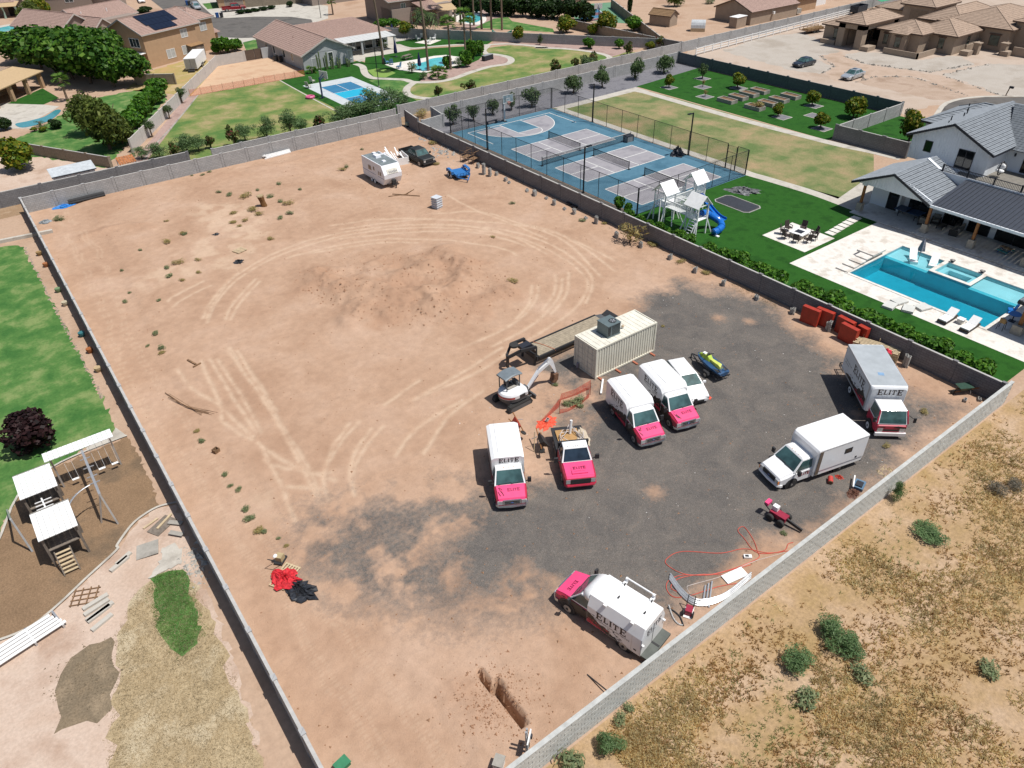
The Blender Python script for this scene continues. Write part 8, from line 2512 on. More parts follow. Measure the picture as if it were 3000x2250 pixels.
# ================================================================ THINGS LYING ABOUT
def lz(x, y):
 return lot_z(x, y) if X0 < x < X1 and Y0 < y < Y1 else 0.0
def kit(name, label, cat, loc, rz, parts, group=None):
 o = thing(name,label,cat,loc if len(loc) > 2 else (*loc,lz(*loc)-0.01),rz,group)
 for pn, m, b in parts:
  b.build(pn, m, o)
 return o
def one(name, label, cat, loc, rz, m, b, group=None):
 o = tag(b.build(name, m), label, cat, group)
 o.location,o.rotation_euler = loc if len(loc) > 2 else (*loc,lz(*loc)-0.01),(0,0,rz)
 return o
m_crate = mt('crate_red',(0.36,0.035,0.018),0.5,var=0.15)
for i,(x,y,rz,lab) in enumerate(((50.75,27.5,95,'leftmost, showing its ribs'),(51.35,26.6,95,'second from the left against the wall'),(51.4,24.7,85,'long one behind the plain red panel'),(50.65,23.9,85,'plain panel face in front'),(51.4,23.2,85,'short one at the right end'))):
 o = thing('red_steel_panel','red steel shoring panel leaning by the dark wall, '+lab,'steel panel',(x,y,lz(x,y)),R(rz),'red steel panels')
 L_ = 1.5 if i < 4 else 0.9
 MB().b2(-L_/2,L_/2,0.19,0.22,0,1.45).build('face',m_crate,o)
 for z in (0, 1.38):
  MB().b2(-L_/2,L_/2,-0.2,0.19,z,z+0.07).build('flange',m_crate,o)
 for k in range(4):
  MB().b2(-L_/2+k*(L_-0.07)/3,-L_/2+k*(L_-0.07)/3+0.07,-0.2,0.19,0.07,1.38).build('rib',m_crate,o)
m_lum = mt('pale_lumber', 'd8c3a0', 0.85, var=0.12, sc=5)
o = thing('lumber_stack','stack of pale lumber beside the box truck','lumber',(50.95,21.6,0),R(-73))
for i in range(6):
 for j in range(4):
  MB().b2(-1.7+0.1*(i % 3),1.7,-0.55+i*0.19,-0.42+i*0.19,0.1+j*0.22,0.18+j*0.22).build('plank',m_lum,o)
for x_ in (-1.2, 0, 1.2, 1.68):
 MB().b2(x_-0.04,x_+0.04,-0.6,0.6,0.0,0.1).box(x_,-0.62,0,0.07,0.07,1.1).box(x_,0.62,0,0.07,0.07,1.1).build('rack_post',m_lum,o)
crumple('red cloth thrown over the lumber stack','red_cloth','cloth',(50.6,20.7,0.85),0.4,mt('cloth_red',(0.55,0.03,0.06),0.8),12,0.25)
m_cmu = mt('cinder_block','b7b5b0',0.95,var=0.12,sc=5,bump=0.3)
cm = MB().b2(-0.2,0.2,-0.1,-0.07,0,0.19).b2(-0.2,0.2,0.07,0.1,0,0.19).b2(-0.2,-0.17,-0.07,0.07,0,0.19).b2(0.17,0.2,-0.07,0.07,0,0.19).b2(-0.02,0.02,-0.07,0.07,0,0.19).mesh('cinder_block')
cm.materials.append(m_cmu)
def blocks(lab, x, y, n, seed, wide=2):
 rr = random.Random(seed)
 for k in range(n):
  o = tag(obj('cinder_block',cm,None),'grey cinder block stacked '+lab,'block','cinder blocks '+lab)
  r_ = rr.uniform(-0.3, 0.3)+0.4
  o.location = (x+(k % wide)*0.22*math.cos(1.2),y+(k % wide)*0.24,lz(x,y)-0.01+(k//wide)*0.192)
  o.rotation_euler = (0, 0, r_)
BL = [(50.35,75.78,6,'at the left of the big block pile'),(49.63,73.42,14,'in the tall middle of the big block pile'),(49.84,72.42,10,'at the right of the big block pile'),(50.64,72.16,4,'at the low end of the big block pile'),(50.41,69.91,4,'just right of the big block pile'),(50.27,69.05,2,'second right of the big block pile'),(50.5,65.79,2,'below the first court light'),(50.38,64.22,6,'below the first court light, taller stack'),(50.31,65.57,2,'single pair before the third court panel'),(50.24,63.98,6,'opposite the near pickleball court corner'),(50.67,62.37,2,'opposite the wall pots on the left'),(50.25,60.44,6,'left of the two black bowls'),(50.3,58.7,2,'under the two black bowls'),(50.38,57.14,6,'beside the two black bowls'),(50.46,55.31,2,'left of the grey weed by the wall'),(50.54,53.68,8,'left of the large weedy bush'),(49.81,49.81,6,'against the large weedy bush'),(50.08,46.53,6,'right of the large weedy bush'),(50.4,42.87,5,'opposite the end of the playset'),(50.25,39.53,5,'opposite the first hedge gap'),(50.34,36.22,5,'opposite the second hedge gap'),(50.56,32.65,4,'before the red steel panels'),(50.97,29.23,5,'at the left of the red steel panels'),(50.92,25.72,9,'fallen in a row between the red steel panels'),(51.05,19.08,10,'beside the lumber stack'),(50.33,14.22,1,'lying flat by the wheelbarrow'),(51.17,13.63,1,'lying alone near the front wall corner'),(25.34,30.97,1,'lying on the orange netting')]
for i, (x, y, n, lab) in enumerate(BL):
 blocks(lab, x, y, n, i)
stones('block_rubble','pale broken block rubble by the black pickup',130,(lambda g,n: np.array([[51.73,89.93]])+g.normal(size=(n,2))*np.array([0.8,1.3])),m_cmu,0.12,0.3,8)
stones('slab_rubble','flat grey slabs dumped behind the black pickup',150,(lambda g,n: np.array([[50.5,83.89]])+g.normal(size=(n,2))*np.array([0.9,1.3])),m_cmu,0.15,0.35,9)
m_tote = mt('tote_white', 'dfe4ea', 0.5)
o = kit('plastic_tote_stack','stack of white plastic totes standing alone in the dirt','tote',(39.6,68.4),R(15),[('tote',m_tote,MB().b2(-0.42,0.42,-0.42,0.42,0.02+k*0.26,0.22+k*0.26).b2(-0.48,0.48,-0.48,0.48,0.22+k*0.26,0.27+k*0.26)) for k in range(5)])
# metal racks by the wall
for lab,x,y in (('left rusty pipe rack by the dark wall',50.69,79.03),('right rusty pipe rack by the dark wall',51.13,77.76)):
 m2 = MB()
 for a in (-0.7, 0.7):
  m2.tube([(a,-0.4,0),(a,-0.4,1.5),(a,0.4,1.5),(a,0.4,0)],0.03,6)
 m2.tube([(-0.7,-0.4,1.5),(0.7,-0.4,1.5)],0.03,6).tube([(-0.7,0.4,0.9),(0.7,0.4,0.9)],0.03,6)
 kit('pipe_rack',lab,'rack',(x,y),0.3,[('frame',m_rust,m2),('shelf',m_rust,MB().b2(-0.7,0.7,-0.38,0.38,0.6,0.63))])
o = thing('vinyl_fence_pile','pile of white vinyl fence sections between caravan and black pickup','fence sections',(43.6,84.6),R(80))
rr = random.Random(2)
for i in range(14):
 a = (rr.uniform(-1.6, 0), rr.uniform(-1.1, 1.1), 0.2+0.07*i)
 MB().bar(a,(a[0]+rr.uniform(1.4,2.4),a[1]+rr.uniform(-0.5,0.5),a[2]+rr.uniform(0.1,0.8)),0.14,0.05).build('rail',m_vin,o)
MB().b2(-1.5,1.2,-1.1,-1.02,0,1.1).b2(-1.5,1.2,1.0,1.08,0,1.0).b2(-1.5,-1.42,-1,1,0,1.0).build('panel',m_vin,o)
def barrow(lab, loc, rz, m, tilt=0.0):
 o = kit('wheelbarrow',lab,'wheelbarrow',loc,R(rz),[('tray',m,MB().loft([[(-0.2,-0.2,0.35),(0.35,-0.2,0.35),(0.35,0.2,0.35),(-0.2,0.2,0.35)],[(-0.45,-0.36,0.68),(0.6,-0.34,0.68),(0.6,0.34,0.68),(-0.45,0.36,0.68)]])),('handle',m_wood,MB().bar((-1.0,0.3,0.62),(0.75,0.1,0.25),0.05)),('handle',m_wood,MB().bar((-1.0,-0.3,0.62),(0.75,-0.1,0.25),0.05)),('wheel',m_rubber,MB().wheel(0.8,0,0.2,0.2,0.1)),('leg',m_alu,MB().bar((-0.3,0.25,0.4),(-0.4,0.3,0),0.04)),('leg',m_alu,MB().bar((-0.3,-0.25,0.4),(-0.4,-0.3,0),0.04))])
 o.rotation_euler[0] = R(tilt)
 o.location.z += 0.5 if abs(tilt) > 40 else 0
barrow('red wheelbarrow tipped on its side behind the service van',(23.28,31.14),250,m_crate,60)
barrow('black wheelbarrow tipped up between the service van and flatbed pickup',(22.82,29.05),250,m_plast_b,-55)
barrow('dark green wheelbarrow lying by the dark wall corner',(51.16,14.79),150,mt('barrow_green',(0.03,0.07,0.05),0.5))
one('shovel','shovel with yellow handle standing in the black wheelbarrow','shovel',(22.62,29),0,m_lum,MB().bar((0,0,0.05),(0.25,0.25,1.5),0.045))
# orange netting
m_onet = mnet('orange_net', 'f0553a', 0.55, 35)
o = thing('safety_netting','orange safety netting strung on stakes round a green weed','netting',(27.15,31.81),0)
pts = [(24.69,31.19,0.1),(25.71,31.31,0.5),(27.08,31.72,0.8),(27.68,32.23,0.7),(28.84,32.02,0.7),(30.3,31.97,0.9),(29.5,31.22,0.5),(28.38,30.97,0.35),(27.26,30.9,0.4),(26.57,31.1,0.5)]
bx_, by_ = o.location.x, o.location.y
nt_ = MB()
for a, b in zip(pts[:-1], pts[1:]):
 nt_.face([(a[0]-bx_,a[1]-by_,0.03),(b[0]-bx_,b[1]-by_,0.03),(b[0]-bx_,b[1]-by_,b[2]),(a[0]-bx_,a[1]-by_,a[2])])
nt_.build('net', m_onet, o)
for q in ((26.57,31.1), (29.8,31.41)):
 MB().cyl(q[0]-bx_,q[1]-by_,0,0.02,1.2,6).build('stake',m_rust,o)
m_oheap = mt('orange_mesh_heap',(0.75,0.10,0.05),0.7,var=0.3,sc=8)
crumple('heap of orange netting behind the flatbed pickup','netting_heap','netting',(25.15,30.83,0.02),0.7,m_oheap,21,0.22,rz=R(20),el=1.5)
crumple('orange cloth scrap beside the white hatchback','orange_cloth','cloth',(36.34,25.81,0.03),0.25,m_oheap,22,0.12)
one('drain_pipe','white pipe lying behind the service van near the container','pipe',(31.08,31.55),0.75,m_vin,MB().bar((-0.9,0,0.1),(0.9,0,0.1),0.13))
# pallet with red netting and black plastic
def pallet(lab, loc, rz, n=6):
 o = kit('pallet',lab,'pallet',loc,R(rz),[('slat',m_lum,MB().b2(-0.55,0.55,-0.5+k*0.18,-0.4+k*0.18,0.11,0.13)) for k in range(n)]+[('stringer',m_lum,MB().b2(x_-0.04,x_+0.04,-0.5,0.5,0.02,0.11)) for x_ in (-0.5,0,0.5)])
pallet('wooden pallet under the red netting near the left wall',(5.39,29.6),30)
pallet('wooden pallet half hidden by black plastic near the left wall',(4.91,29.24),32)
pallet('grey pallet with a black bag on the pale crust',(17.94,71.85),20)
crumple('bright red netting heaped on the pallets near the left wall','red_netting','netting',(5.06,29.2,0.12),0.62,mt('net_red',(0.55,0.02,0.03),0.7,var=0.35,sc=9),23,0.4,rz=R(-62),el=1.5)
m_bag = mt('black_plastic_sheet',(0.03,0.033,0.04),0.3,var=0.5,sc=5)
crumple('crumpled black plastic sheeting beside the red netting','black_plastic','sheeting',(5.45,27.94,0.05),0.65,m_bag,24,0.45,rz=R(-70),el=1.4)
crumple('black plastic bag at the pallet on the pale crust','plastic_bag','bag',(16.98,69.47,0.02),0.55,m_bag,25,0.35)
crumple('blue black tarp scrap in the left part of the lot','tarp_scrap','tarp',(17.39,77.43,0.02),0.5,m_bag,26,0.25)
crumple('grey tarp scrap in the far left corner of the lot','tarp_scrap','tarp',(3.36,93.42,0.02),0.6,mt('tarp_grey','9aa0a4',0.5,var=0.3),27,0.25)
crumple('blue tarp at the foot of the back wall','blue_tarp','tarp',(5.93,97.08,0.02),0.55,mt('tarp_blue',(0.03,0.2,0.55),0.5),28,0.25,el=2.0)
kit('plate_compactor','tan and black engine of a compactor at the pallet end','compactor',(5.4,30.69),R(40),[('base_plate',m_plast_b,MB().b2(-0.35,0.35,-0.25,0.25,0.02,0.15)),('engine',mt('engine_tan','c9b48a'),MB().b2(-0.2,0.2,-0.2,0.2,0.15,0.5)),('tank',m_vin,MB().ball(-0.1,0.2,0.5,0.15,0.12,0.1)),('handle',m_plast_b,MB().tube([(-0.3,-0.25,0.3),(-0.7,-0.25,0.9),(-0.7,0.25,0.9),(-0.3,0.25,0.3)],0.025,6))])
# back wall: black pipe rolls and white pipes
kit('black_pipe_bundle','bundle of black pipes lying along the back wall','pipes',(8.55,97.06),0.02,[('pipe',m_plast_b,MB().tube([(-2.0,0.1*k,0.15+0.2*(k % 2)),(2.0,0.1*k,0.18+0.2*(k % 2))],0.16,8)) for k in range(4)])
kit('white_pipe_bundle','bundle of white posts lying along the back wall','pipes',(32.32,97.4),0.05,[('pipe',m_vin,MB().bar((-1.9+0.3*(k % 2),0.16*k-0.4,0.1+0.14*(k % 3)),(1.9,0.14*k-0.3,0.12+0.14*(k % 3)),0.14)) for k in range(6)])
kit('tree_stump','burnt brown palm stump standing among the weeds','stump',(24.37,81.57),0,[('trunk',mt('stump_brown',(0.17,0.085,0.03),0.95,var=0.3,sc=6),MB().tube([(0,0,0),(-0.1,0.05,0.6),(-0.2,0.1,1.25)],[0.36,0.31,0.4],10)),('frayed_top',m_straw,MB().lathe(-0.2,0.1,[(0.42,1.2),(0.36,1.32),(0.05,1.28)],9))])
one('bent_rails','bent metal rails lying in front of the caravan','scrap',(38.49,73.94),0,m_rust,MB().bar((-1.6,0.9,0.06),(0.6,0.1,0.06),0.07).bar((-0.9,1.2,0.1),(1.3,-1.4,0.08),0.07).bar((0.4,0.2,0.1),(1.8,0.8,0.1),0.06))
o = thing('rebar_bundle','rusty steel bars lying crossed near the left wall','rebar',(5.56,48.73,0.05),0)
rr = random.Random(8)
for i in range(6):
 MB().tube([(rr.uniform(-0.9,-0.4),2.4+rr.uniform(-0.4,0.4),0.05+0.02*i),(rr.uniform(-0.1,0.2),0,0.05+0.02*i),(rr.uniform(0.0,1.6),-1.9+rr.uniform(-0.3,0.5),0.05)],0.018,5).build('bar',m_rust,o)
one('timber_beam','brown timber and tool lying by the straight tyre tracks','timber',(7.81,53.89),0.3,m_rust,MB().box(0,0.5,0.02,0.14,1.1,0.1).box(0,-0.2,0.02,0.7,0.1,0.08))
kit('rusty_box','small rusty box on the ground by the left road','box',(5.62,42.46),0.4,[('body',m_rust,MB().b2(-0.2,0.2,-0.18,-0.14,0.01,0.3).b2(-0.2,0.2,0.14,0.18,0.01,0.3).b2(-0.2,-0.16,-0.14,0.14,0.01,0.3).b2(0.16,0.2,-0.14,0.14,0.01,0.3)),('base',m_plast_b,MB().b2(-0.16,0.16,-0.14,0.14,0.01,0.05))])
# front wall clutter
m_hose = mt('red_hose', (0.55, 0.09, 0.06), 0.5)
def hose_(lab, pts, m, r_=0.022, name='hose'):
 P_ = smooth_path(pts, 7)
 tag(MB().tube([(p[0],p[1],lz(p[0],p[1])+r_) for p in P_],r_,6).build(name,m),lab,'hose')
hose_('long red hose looping over the edge of the gravel pad',[(29.53,13.57),(29.19,13.67),(28.54,13.53),(27.3,14.34),(27.6,15.55),(27.8,16.14),(28.29,16.1),(27.99,15.25),(27.4,14.42),(26.83,14.08),(24.35,14.79),(22.97,15.78),(22.63,16.87),(22.99,17.21),(24.04,17.02),(25.63,15.63),(26.94,15.01),(27.75,13.98),(28.84,13.3)],m_hose)
hose_('red hose coiled at the grey bent pipes',[(24.69,13.65),(23.63,14.17),(22.12,14.64),(21.31,15.12),(21.4,15.76),(21.93,16.07),(22.78,15.86),(23.89,15),(24.81,14.58),(26.31,14.02)],m_hose)
hose_('red hose end under the white panel',[(25.35,13.72),(23.78,15.15),(22.45,15.81),(21.66,15.7),(21.7,15.24)],m_hose)
hose_('thin white hose beside the red hoses',[(28.51,13.4),(26.65,14.06),(25.03,14.41),(24.31,14.52),(22.74,15.08),(22.36,15.16),(22.17,14.81)],MATS['white_hose'],0.015)
for i,lab in enumerate(('outer','second','third','inner')):
 q = 14*i
 P_ = smooth_path([(21.97,16.11),(21.68,14.97),(21.73,14.17),(22.26,13.7),(23.38,13.38),(25.55,13.42)],6)
 tag(MB().tube([(p[0]+0.10*i,p[1]+0.07*i,lz(p[0],p[1])+0.06+0.02*(i % 2)) for p in P_],0.05,8).build('bent_conduit',m_alu),'%s grey bent conduit of the set against the front wall' % lab,'conduit','grey bent conduits')
for i in range(3):
 one('grey_pipe','%s straight grey pipe beside the bent conduits' % NTH[i],'pipe',(22.85,14.21),0.62,m_alu,MB().tube([(-0.9,-0.2+0.16*i,0.06),(0.9-0.2*i,-0.2+0.16*i,0.06)],0.05,8),'straight grey pipes')
one('loose_door','white door panel lying on the dirt by the front wall','panel',(24.99,14.07),-0.2,m_vin,MB().box(0,0,0.05,1.4,0.62,0.04).box(-0.5,0.12,0.09,0.08,0.06,0.01))
kit('white_box','small white equipment box by the red hose','box',(26.61,14.48),-0.7,[('body',m_vin,MB().b2(-0.22,0.22,-0.12,0.12,0.01,0.14)),('panel',m_plast_b,MB().b2(-0.15,0.05,-0.07,0.07,0.14,0.15))])
kit('concrete_saw','red and black saw machine behind the service truck','machine',(21.19,13.98),R(30),[('base',m_vin,MB().b2(-0.4,0.4,-0.22,0.22,0.01,0.06)),('engine',mt('machine_red',(0.30,0.02,0.05),0.5),MB().b2(-0.25,0.2,-0.18,0.18,0.06,0.4)),('wheel',m_rubber,MB().wheel(-0.2,0.25,0.18,0.18,0.08)),('wheel',m_rubber,MB().wheel(-0.2,-0.25,0.18,0.18,0.08)),('handle',m_plast_b,MB().tube([(0.1,-0.18,0.3),(0.45,-0.18,0.9),(0.45,0.18,0.9),(0.1,0.18,0.3)],0.025,6))])
for i in range(4):
 hose_('%s stiff hose bowed behind the service truck' % ['grey','black','silver','dark'][i],[(20.52,14.87),(20.63,14.48),(20.6,14.02),(20.34,13.56)] if i % 2 else [(20.69,14.93),(20.3,14.26),(20.22,13.84),(20.34,13.61)],(m_alu,m_plast_b,m_vin,m_exg)[i],0.04,'bowed_hose')
kit('trencher','dark red walk behind trencher on the gravel edge','trencher',(30.38,15.23),R(-8)+vec((30.31,16.35),(30.84,14.02)),[('body',MATS['machine_red'],MB().b2(-0.55,0.5,-0.25,0.25,0.25,0.55)),('control_panel',m_pink,MB().box(-0.85,0,0.75,0.25,0.45,0.2)),('handle',m_plast_b,MB().bar((-0.5,0.2,0.5),(-0.95,0.25,0.85),0.05).bar((-0.5,-0.2,0.5),(-0.95,-0.25,0.85),0.05)),('engine',m_vin,MB().box(-0.35,0.1,0.55,0.35,0.3,0.3)),('digging_boom',m_plast_b,MB().bar((0.5,0,0.4),(1.5,0.05,0.22),0.1,0.2))]+[('wheel',m_rubber,MB().wheel(x_,s_*0.42,0.24,0.24,0.2)) for x_ in (-0.35,0.35) for s_ in (-1,1)])
kit('blue_tool_tray','blue tool box with white pipes lying by the front wall','tool box',(36.65,13.9),0.3,[('tray',mt('tool_blue',(0.10,0.18,0.27),0.5),MB().b2(-0.42,0.42,-0.3,0.3,0.01,0.22)),('lid',m_char,MB().b2(-0.3,0.2,-0.2,0.2,0.22,0.3)),('pipe',m_vin,MB().bar((-0.6,0.25,0.3),(0.5,0.45,0.3),0.08))])
crumple('coil of dark cable lying by the front wall','cable_coil','cable',(35.83,13.78,0.02),0.42,mt('cable_brown',(0.12,0.05,0.03),0.7,var=0.5,sc=12),31,0.2,el=1.5)
kit('red_barrel','red barrel lying beside the white box van','barrel',(35.61,15.25),0.6,[('drum',mt('barrel_red',(0.5,0.06,0.05),0.5),MB().tube([(-0.25,0,0.16),(0.25,0,0.16)],0.16,12)),('end_cap',m_rust,MB().tube([(-0.28,0,0.16),(-0.25,0,0.16)],0.13,10))])
crumple('red rag beside the barrel at the box van','red_rag','cloth',(36.44,15.13,0.02),0.25,m_crate,33,0.15)
stones('scrap_pile','pale wood and block scraps by the front wall',40,(lambda g,n: np.array([[39.32,13.67]])+g.normal(size=(n,2))*0.3),m_lum,0.08,0.22,11)
one('long_bar','black digging bar leaning at the front wall','bar',(14.61,13.78),0,m_plast_b,MB().bar((-0.05,0.75,0.03),(0.05,-0.6,0.25),0.05))
kit('meter_post','electrical meter panel on two posts at the front wall','meter',(9.94,13.39),R(40),[('post',m_alu,MB().cyl(-0.08,0,0,0.05,1.7,10)),('post',m_alu,MB().cyl(0.1,0,0,0.05,1.65,10)),('backboard',m_vin,MB().box(0,-0.12,0.7,0.75,0.06,0.5)),('meter_box',m_char,MB().box(0.2,-0.18,0.8,0.16,0.08,0.2)),('knockout',m_plast_b,MB().disc(-0.2,-0.16,1.0,0.06,0.04)),('knockout',m_plast_b,MB().disc(-0.2,-0.16,0.82,0.06,0.04))])
kit('utility_box','white utility pedestal at the bottom edge by the front wall','utility box',(8.53,13.56),R(35),[('body',m_vin,MB().b2(-0.25,0.25,-0.2,0.2,0,0.5)),('lid',m_conc_g,MB().b2(-0.28,0.28,-0.23,0.23,0.5,0.56))])
kit('green_box','green irrigation box at the bottom edge of the lot','utility box',(3.02,17.84),0.2,[('body',mt('box_green',(0.03,0.16,0.08),0.6),MB().b2(-0.3,0.3,-0.22,0.22,0,0.25)),('lid',mt('box_lid_green',(0.04,0.2,0.1),0.6),MB().b2(-0.33,0.33,-0.25,0.25,0.25,0.3))])
for lab,x,y in (('left black bowl by the dark wall',51.75,59.54),('right black bowl by the dark wall',51.72,58.54)):
 kit('black_bowl',lab,'bowl',(x,y),0,[('bowl',m_plast_b,MB().lathe(0,0,[(0.2,0.02),(0.38,0.2),(0.42,0.32),(0.36,0.3)],14)),('rim',m_char,MB().lathe(0,0,[(0.40,0.31),(0.44,0.31),(0.44,0.34),(0.40,0.34)],14))])
kit('old_sink','pale green sink and white carton in the far lot corner','sink',(52.66,96.92),0,[('basin',mt('sink_green','9fb4aa'),MB().b2(-0.6,0.6,-0.3,0.3,0.3,0.7)),('carton',m_vin,MB().b2(0.3,0.7,-0.1,0.3,0.7,1.0)),('stand',m_plast_b,MB().b2(-0.5,0.5,-0.2,0.2,0,0.3))])
one('white_board','white board leaning on the dark wall at the far corner','board',(52.68,94.04),0.9,m_vin,MB().slab([(-0.5,0,0),(0.5,0,0),(0.5,0.4,1.0),(-0.5,0.4,1.0)],0.08))

# ---------------------------------------------------------------- left yard play frame
m_white_r = mt('white_sheet_roof',(0.8,0.81,0.8),0.5,var=0.04)
m_old = mt('grey_old_wood', '8a7f74', 0.9, var=0.2, sc=5)
sw = thing('play_frame','play frame with three white ribbed canopies and a swing beam on mulch','playset',(0,0))
def canopy(x0, x1, y0, y1, z, rise, posts=True):
 n = max(3, round((x1-x0)/0.3))
 w = (x1-x0)/n
 for i in range(n):
  a = x0+i*w
  MB().slab([(a+0.01,y0,z),(a+w-0.01,y0,z),(a+w-0.01,y1,z+rise),(a+0.01,y1,z+rise)],0.05).build('roof_strip',m_white_r,sw)
 if posts:
  MB().slab([(x0,y1,z+rise),(x1,y1,z+rise),(x1,y1+0.35,z+rise-0.18),(x0,y1+0.35,z+rise-0.18)],0.04).build('roof_back',m_conc_g,sw)
  for x_ in (x0+0.15, x1-0.15):
   for y_ in (y0+0.2, y1):
    MB().box(x_,y_,0,0.12,0.12,z+0.05).build('post',m_old,sw)
  for i in range(7):
   MB().b2(x0+0.1,x1-0.1,y0+0.2+i*(y1-y0-0.3)/7,y0+0.45+i*(y1-y0-0.3)/7,1.2,1.25).build('deck_board',m_old,sw)
  for s_ in (x0+0.12, x1-0.12):
   MB().b2(s_-0.03,s_+0.03,y0+0.2,y1,1.25,1.85).build('side_panel',m_old,sw)
canopy(-3.7, 0.35, 44.75, 45.65, 2.6, 0.05, False)
canopy(-5.5, -3.45, 42.4, 44.4, 2.3, 0.35)
canopy(-5.2, -3.15, 38.1, 40.2, 2.3, 0.35)
MB().bar((-1.6,45.2,2.45),(-1.6,40.0,2.3),0.14).build('beam',m_alu,sw)
MB().bar((-1.6,40.05,2.3),(-1.4,39.6,0),0.1).bar((-1.6,40.05,2.3),(-2.2,40.3,0),0.09).build('leg',m_alu,sw)
for x_ in (-3.4, 0.1):
 MB().box(x_, 45.2, 0, 0.1, 0.1, 2.6).build('leg', m_alu, sw)
for y_ in (43.9, 42.9, 41.9, 41.2):
 MB().bar((-1.9,y_,2.38),(-1.3,y_,2.38),0.05).build('crossbar',m_alu,sw)
for i in range(12):
 a = i/11*1.5
 x_, y_ = -1.6-1.9*math.sin(a), 41.4-2.2*(1-math.cos(a))
 MB().bar((x_-0.25*math.cos(a),y_-0.25*math.sin(a)*0.3,2.2),(x_+0.25*math.cos(a),y_+0.25*math.sin(a),2.2),0.04).build('monkey_bar',m_alu,sw)
MB().tube([(-1.6-1.9*math.sin(q*0.15),41.4-2.2*(1-math.cos(q*0.15)),2.22) for q in range(11)],0.035,6).build('rail',m_alu,sw)
for x_, y_ in ((-2.6, 44.9), (-1.0, 44.9), (-0.2, 44.9)):
 MB().bar((x_-0.2,y_,0.5),(x_+0.2,y_,0.5),0.18,0.03).tube([(x_-0.2,y_,0.5),(x_-0.2,y_+0.2,2.55)],0.012,4).tube([(x_+0.2,y_,0.5),(x_+0.2,y_+0.2,2.55)],0.012,4).build('swing',m_vin,sw)
for i in range(6):
 MB().box(-4.4,37.95-i*0.13,1.1-i*0.19,0.75,0.14,0.04).build('stair_tread',m_lum,sw)
for x_ in (-4.8, -4.0):
 MB().bar((x_,38.1,1.2),(x_,37.2,0.02),0.06,0.14).build('stair_rail',m_old,sw)
MB().bar((-4.5,42.3,1.95),(-4.4,40.5,1.95),0.08).build('ladder_beam',m_vin,sw)
for i in range(5):
 MB().bar((-4.9,42.0-i*0.35,1.98),(-4.0,42.0-i*0.35,1.98),0.05).build('ladder_rung',m_vin,sw)
for a,b in (((-6.7,45.2,0),(-6.2,41.2,2.2)),((-6.2,41.2,2.2),(-6.0,40.4,0)),((-8.5,44,2.2),(-6.5,44.3,2.2))):
 MB().bar(a, b, 0.1).build('brace', m_alu, sw)
o = thing('bleacher','white metal bench planks lying at the lower left','bench',(-7.0,33.7),R(13))
for i in range(5):
 MB().b2(-2.6,1.6-0.1*i,-0.55+i*0.26,-0.36+i*0.26,0.25,0.29).build('plank',m_vin,o)
for x_ in (-2.0, 0, 1.4):
 MB().b2(x_-0.05,x_+0.05,-0.6,0.8,0,0.25).build('support',m_alu,o)
for i,(x,y,L_) in enumerate(((-3.81,34.16,1.35),(-3.84,33.74,1.35),(-3.76,33.33,1.5),(-3.84,33.22,1.3),(-3.83,32.52,1.2),(-2.11,36.15,1.2),(-1.81,36.42,1.0))):
 one('concrete_plank','grey concrete plank on the pale yard, %s from the mulch kerb' % NTH[i],'plank',(x,y),R(10+3*i),m_conc,MB().box(0,0,0.01,L_,0.26,0.14),'concrete planks')
o = thing('roof_sheet_stack','fanned stack of grey roofing sheets beside the left wall','roofing sheets',(-0.52,36.24),R(-15))
for i in range(7):
 MB().b2(-0.62+i*0.17,-0.42+i*0.17,-0.55,0.6,0.02+i*0.012,0.05+i*0.012).build('sheet',m_conc_g,o)
o = thing('rebar_mat','rusty steel frame lying by the mulch kerb','frame',(-4.2,34.92),R(-25))
for k in range(4):
 MB().bar((-0.7,-0.5+k*0.33,0.05),(0.7,-0.5+k*0.33,0.05),0.05).build('bar',m_rust,o)
 MB().bar((-0.6+k*0.4,-0.6,0.1),(-0.6+k*0.4,0.6,0.1),0.05).build('bar',m_rust,o)
for i,(x,y,rz,m,w_,l_) in enumerate(((0.7,37.75,30,m_old,0.9,1.5),(0.2,38.33,20,m_lum,0.12,1.0),(0.92,37.96,35,m_lum,0.14,1.3),(1.42,37.38,-45,m_conc_g,0.3,0.9),(1.2,36.42,-50,m_conc_g,0.3,0.9))):
 one('yard_board','%s lying in the corner of the left yard' % ['grey plywood square','short yellow board','long yellow board','grey board by the wall','second grey board by the wall'][i],'board',(x,y),R(rz),m,MB().box(0,0,0.02+0.03*i,l_,w_,0.05))
sheet('broken_slab',[(-1.09,34.09),(-0.26,34.72),(0.19,35.89),(0.92,35.85),(1.05,34.81),(0.73,33.95),(0.05,34.09),(-0.7,33.98)],0.05,m_conc,rag=0.12)
one('low_kerb_wall','white kerb across the top of the left lawn','kerb',(-1.71,90.52),-0.14,m_conc,MB().b2(-12,5.3,-0.2,0.2,0,0.35))
for i,(x,y,m,lab) in enumerate(((1.37,84.37,'a98a5c','tan pot by the left wall, farthest'),(1.45,81.05,'b5754a','terracotta pot by the left wall'),(1.41,74.44,'7f9a70','green pot by the left wall'),(1.42,71.2,'cfc3a8','cream pot by the left wall'),(1.51,64.46,'3f7f86','teal pot by the left wall'),(1.5,61.3,'b06a3a','large orange pot by the left wall'),(1.41,57.93,'cdb48c','broken tan pot by the left wall, nearest'))):
 kit('flower_pot',lab,'pot',(x,y),0,[('pot',mt('pot'+m,m,0.7),MB().lathe(0,0,[(0.16,0),(0.26,0.25),(0.27,0.42),(0.22,0.4)],12)),('soil',m_comp,MB().lathe(0,0,[(0.21,0.3),(0.05,0.34)],10))])

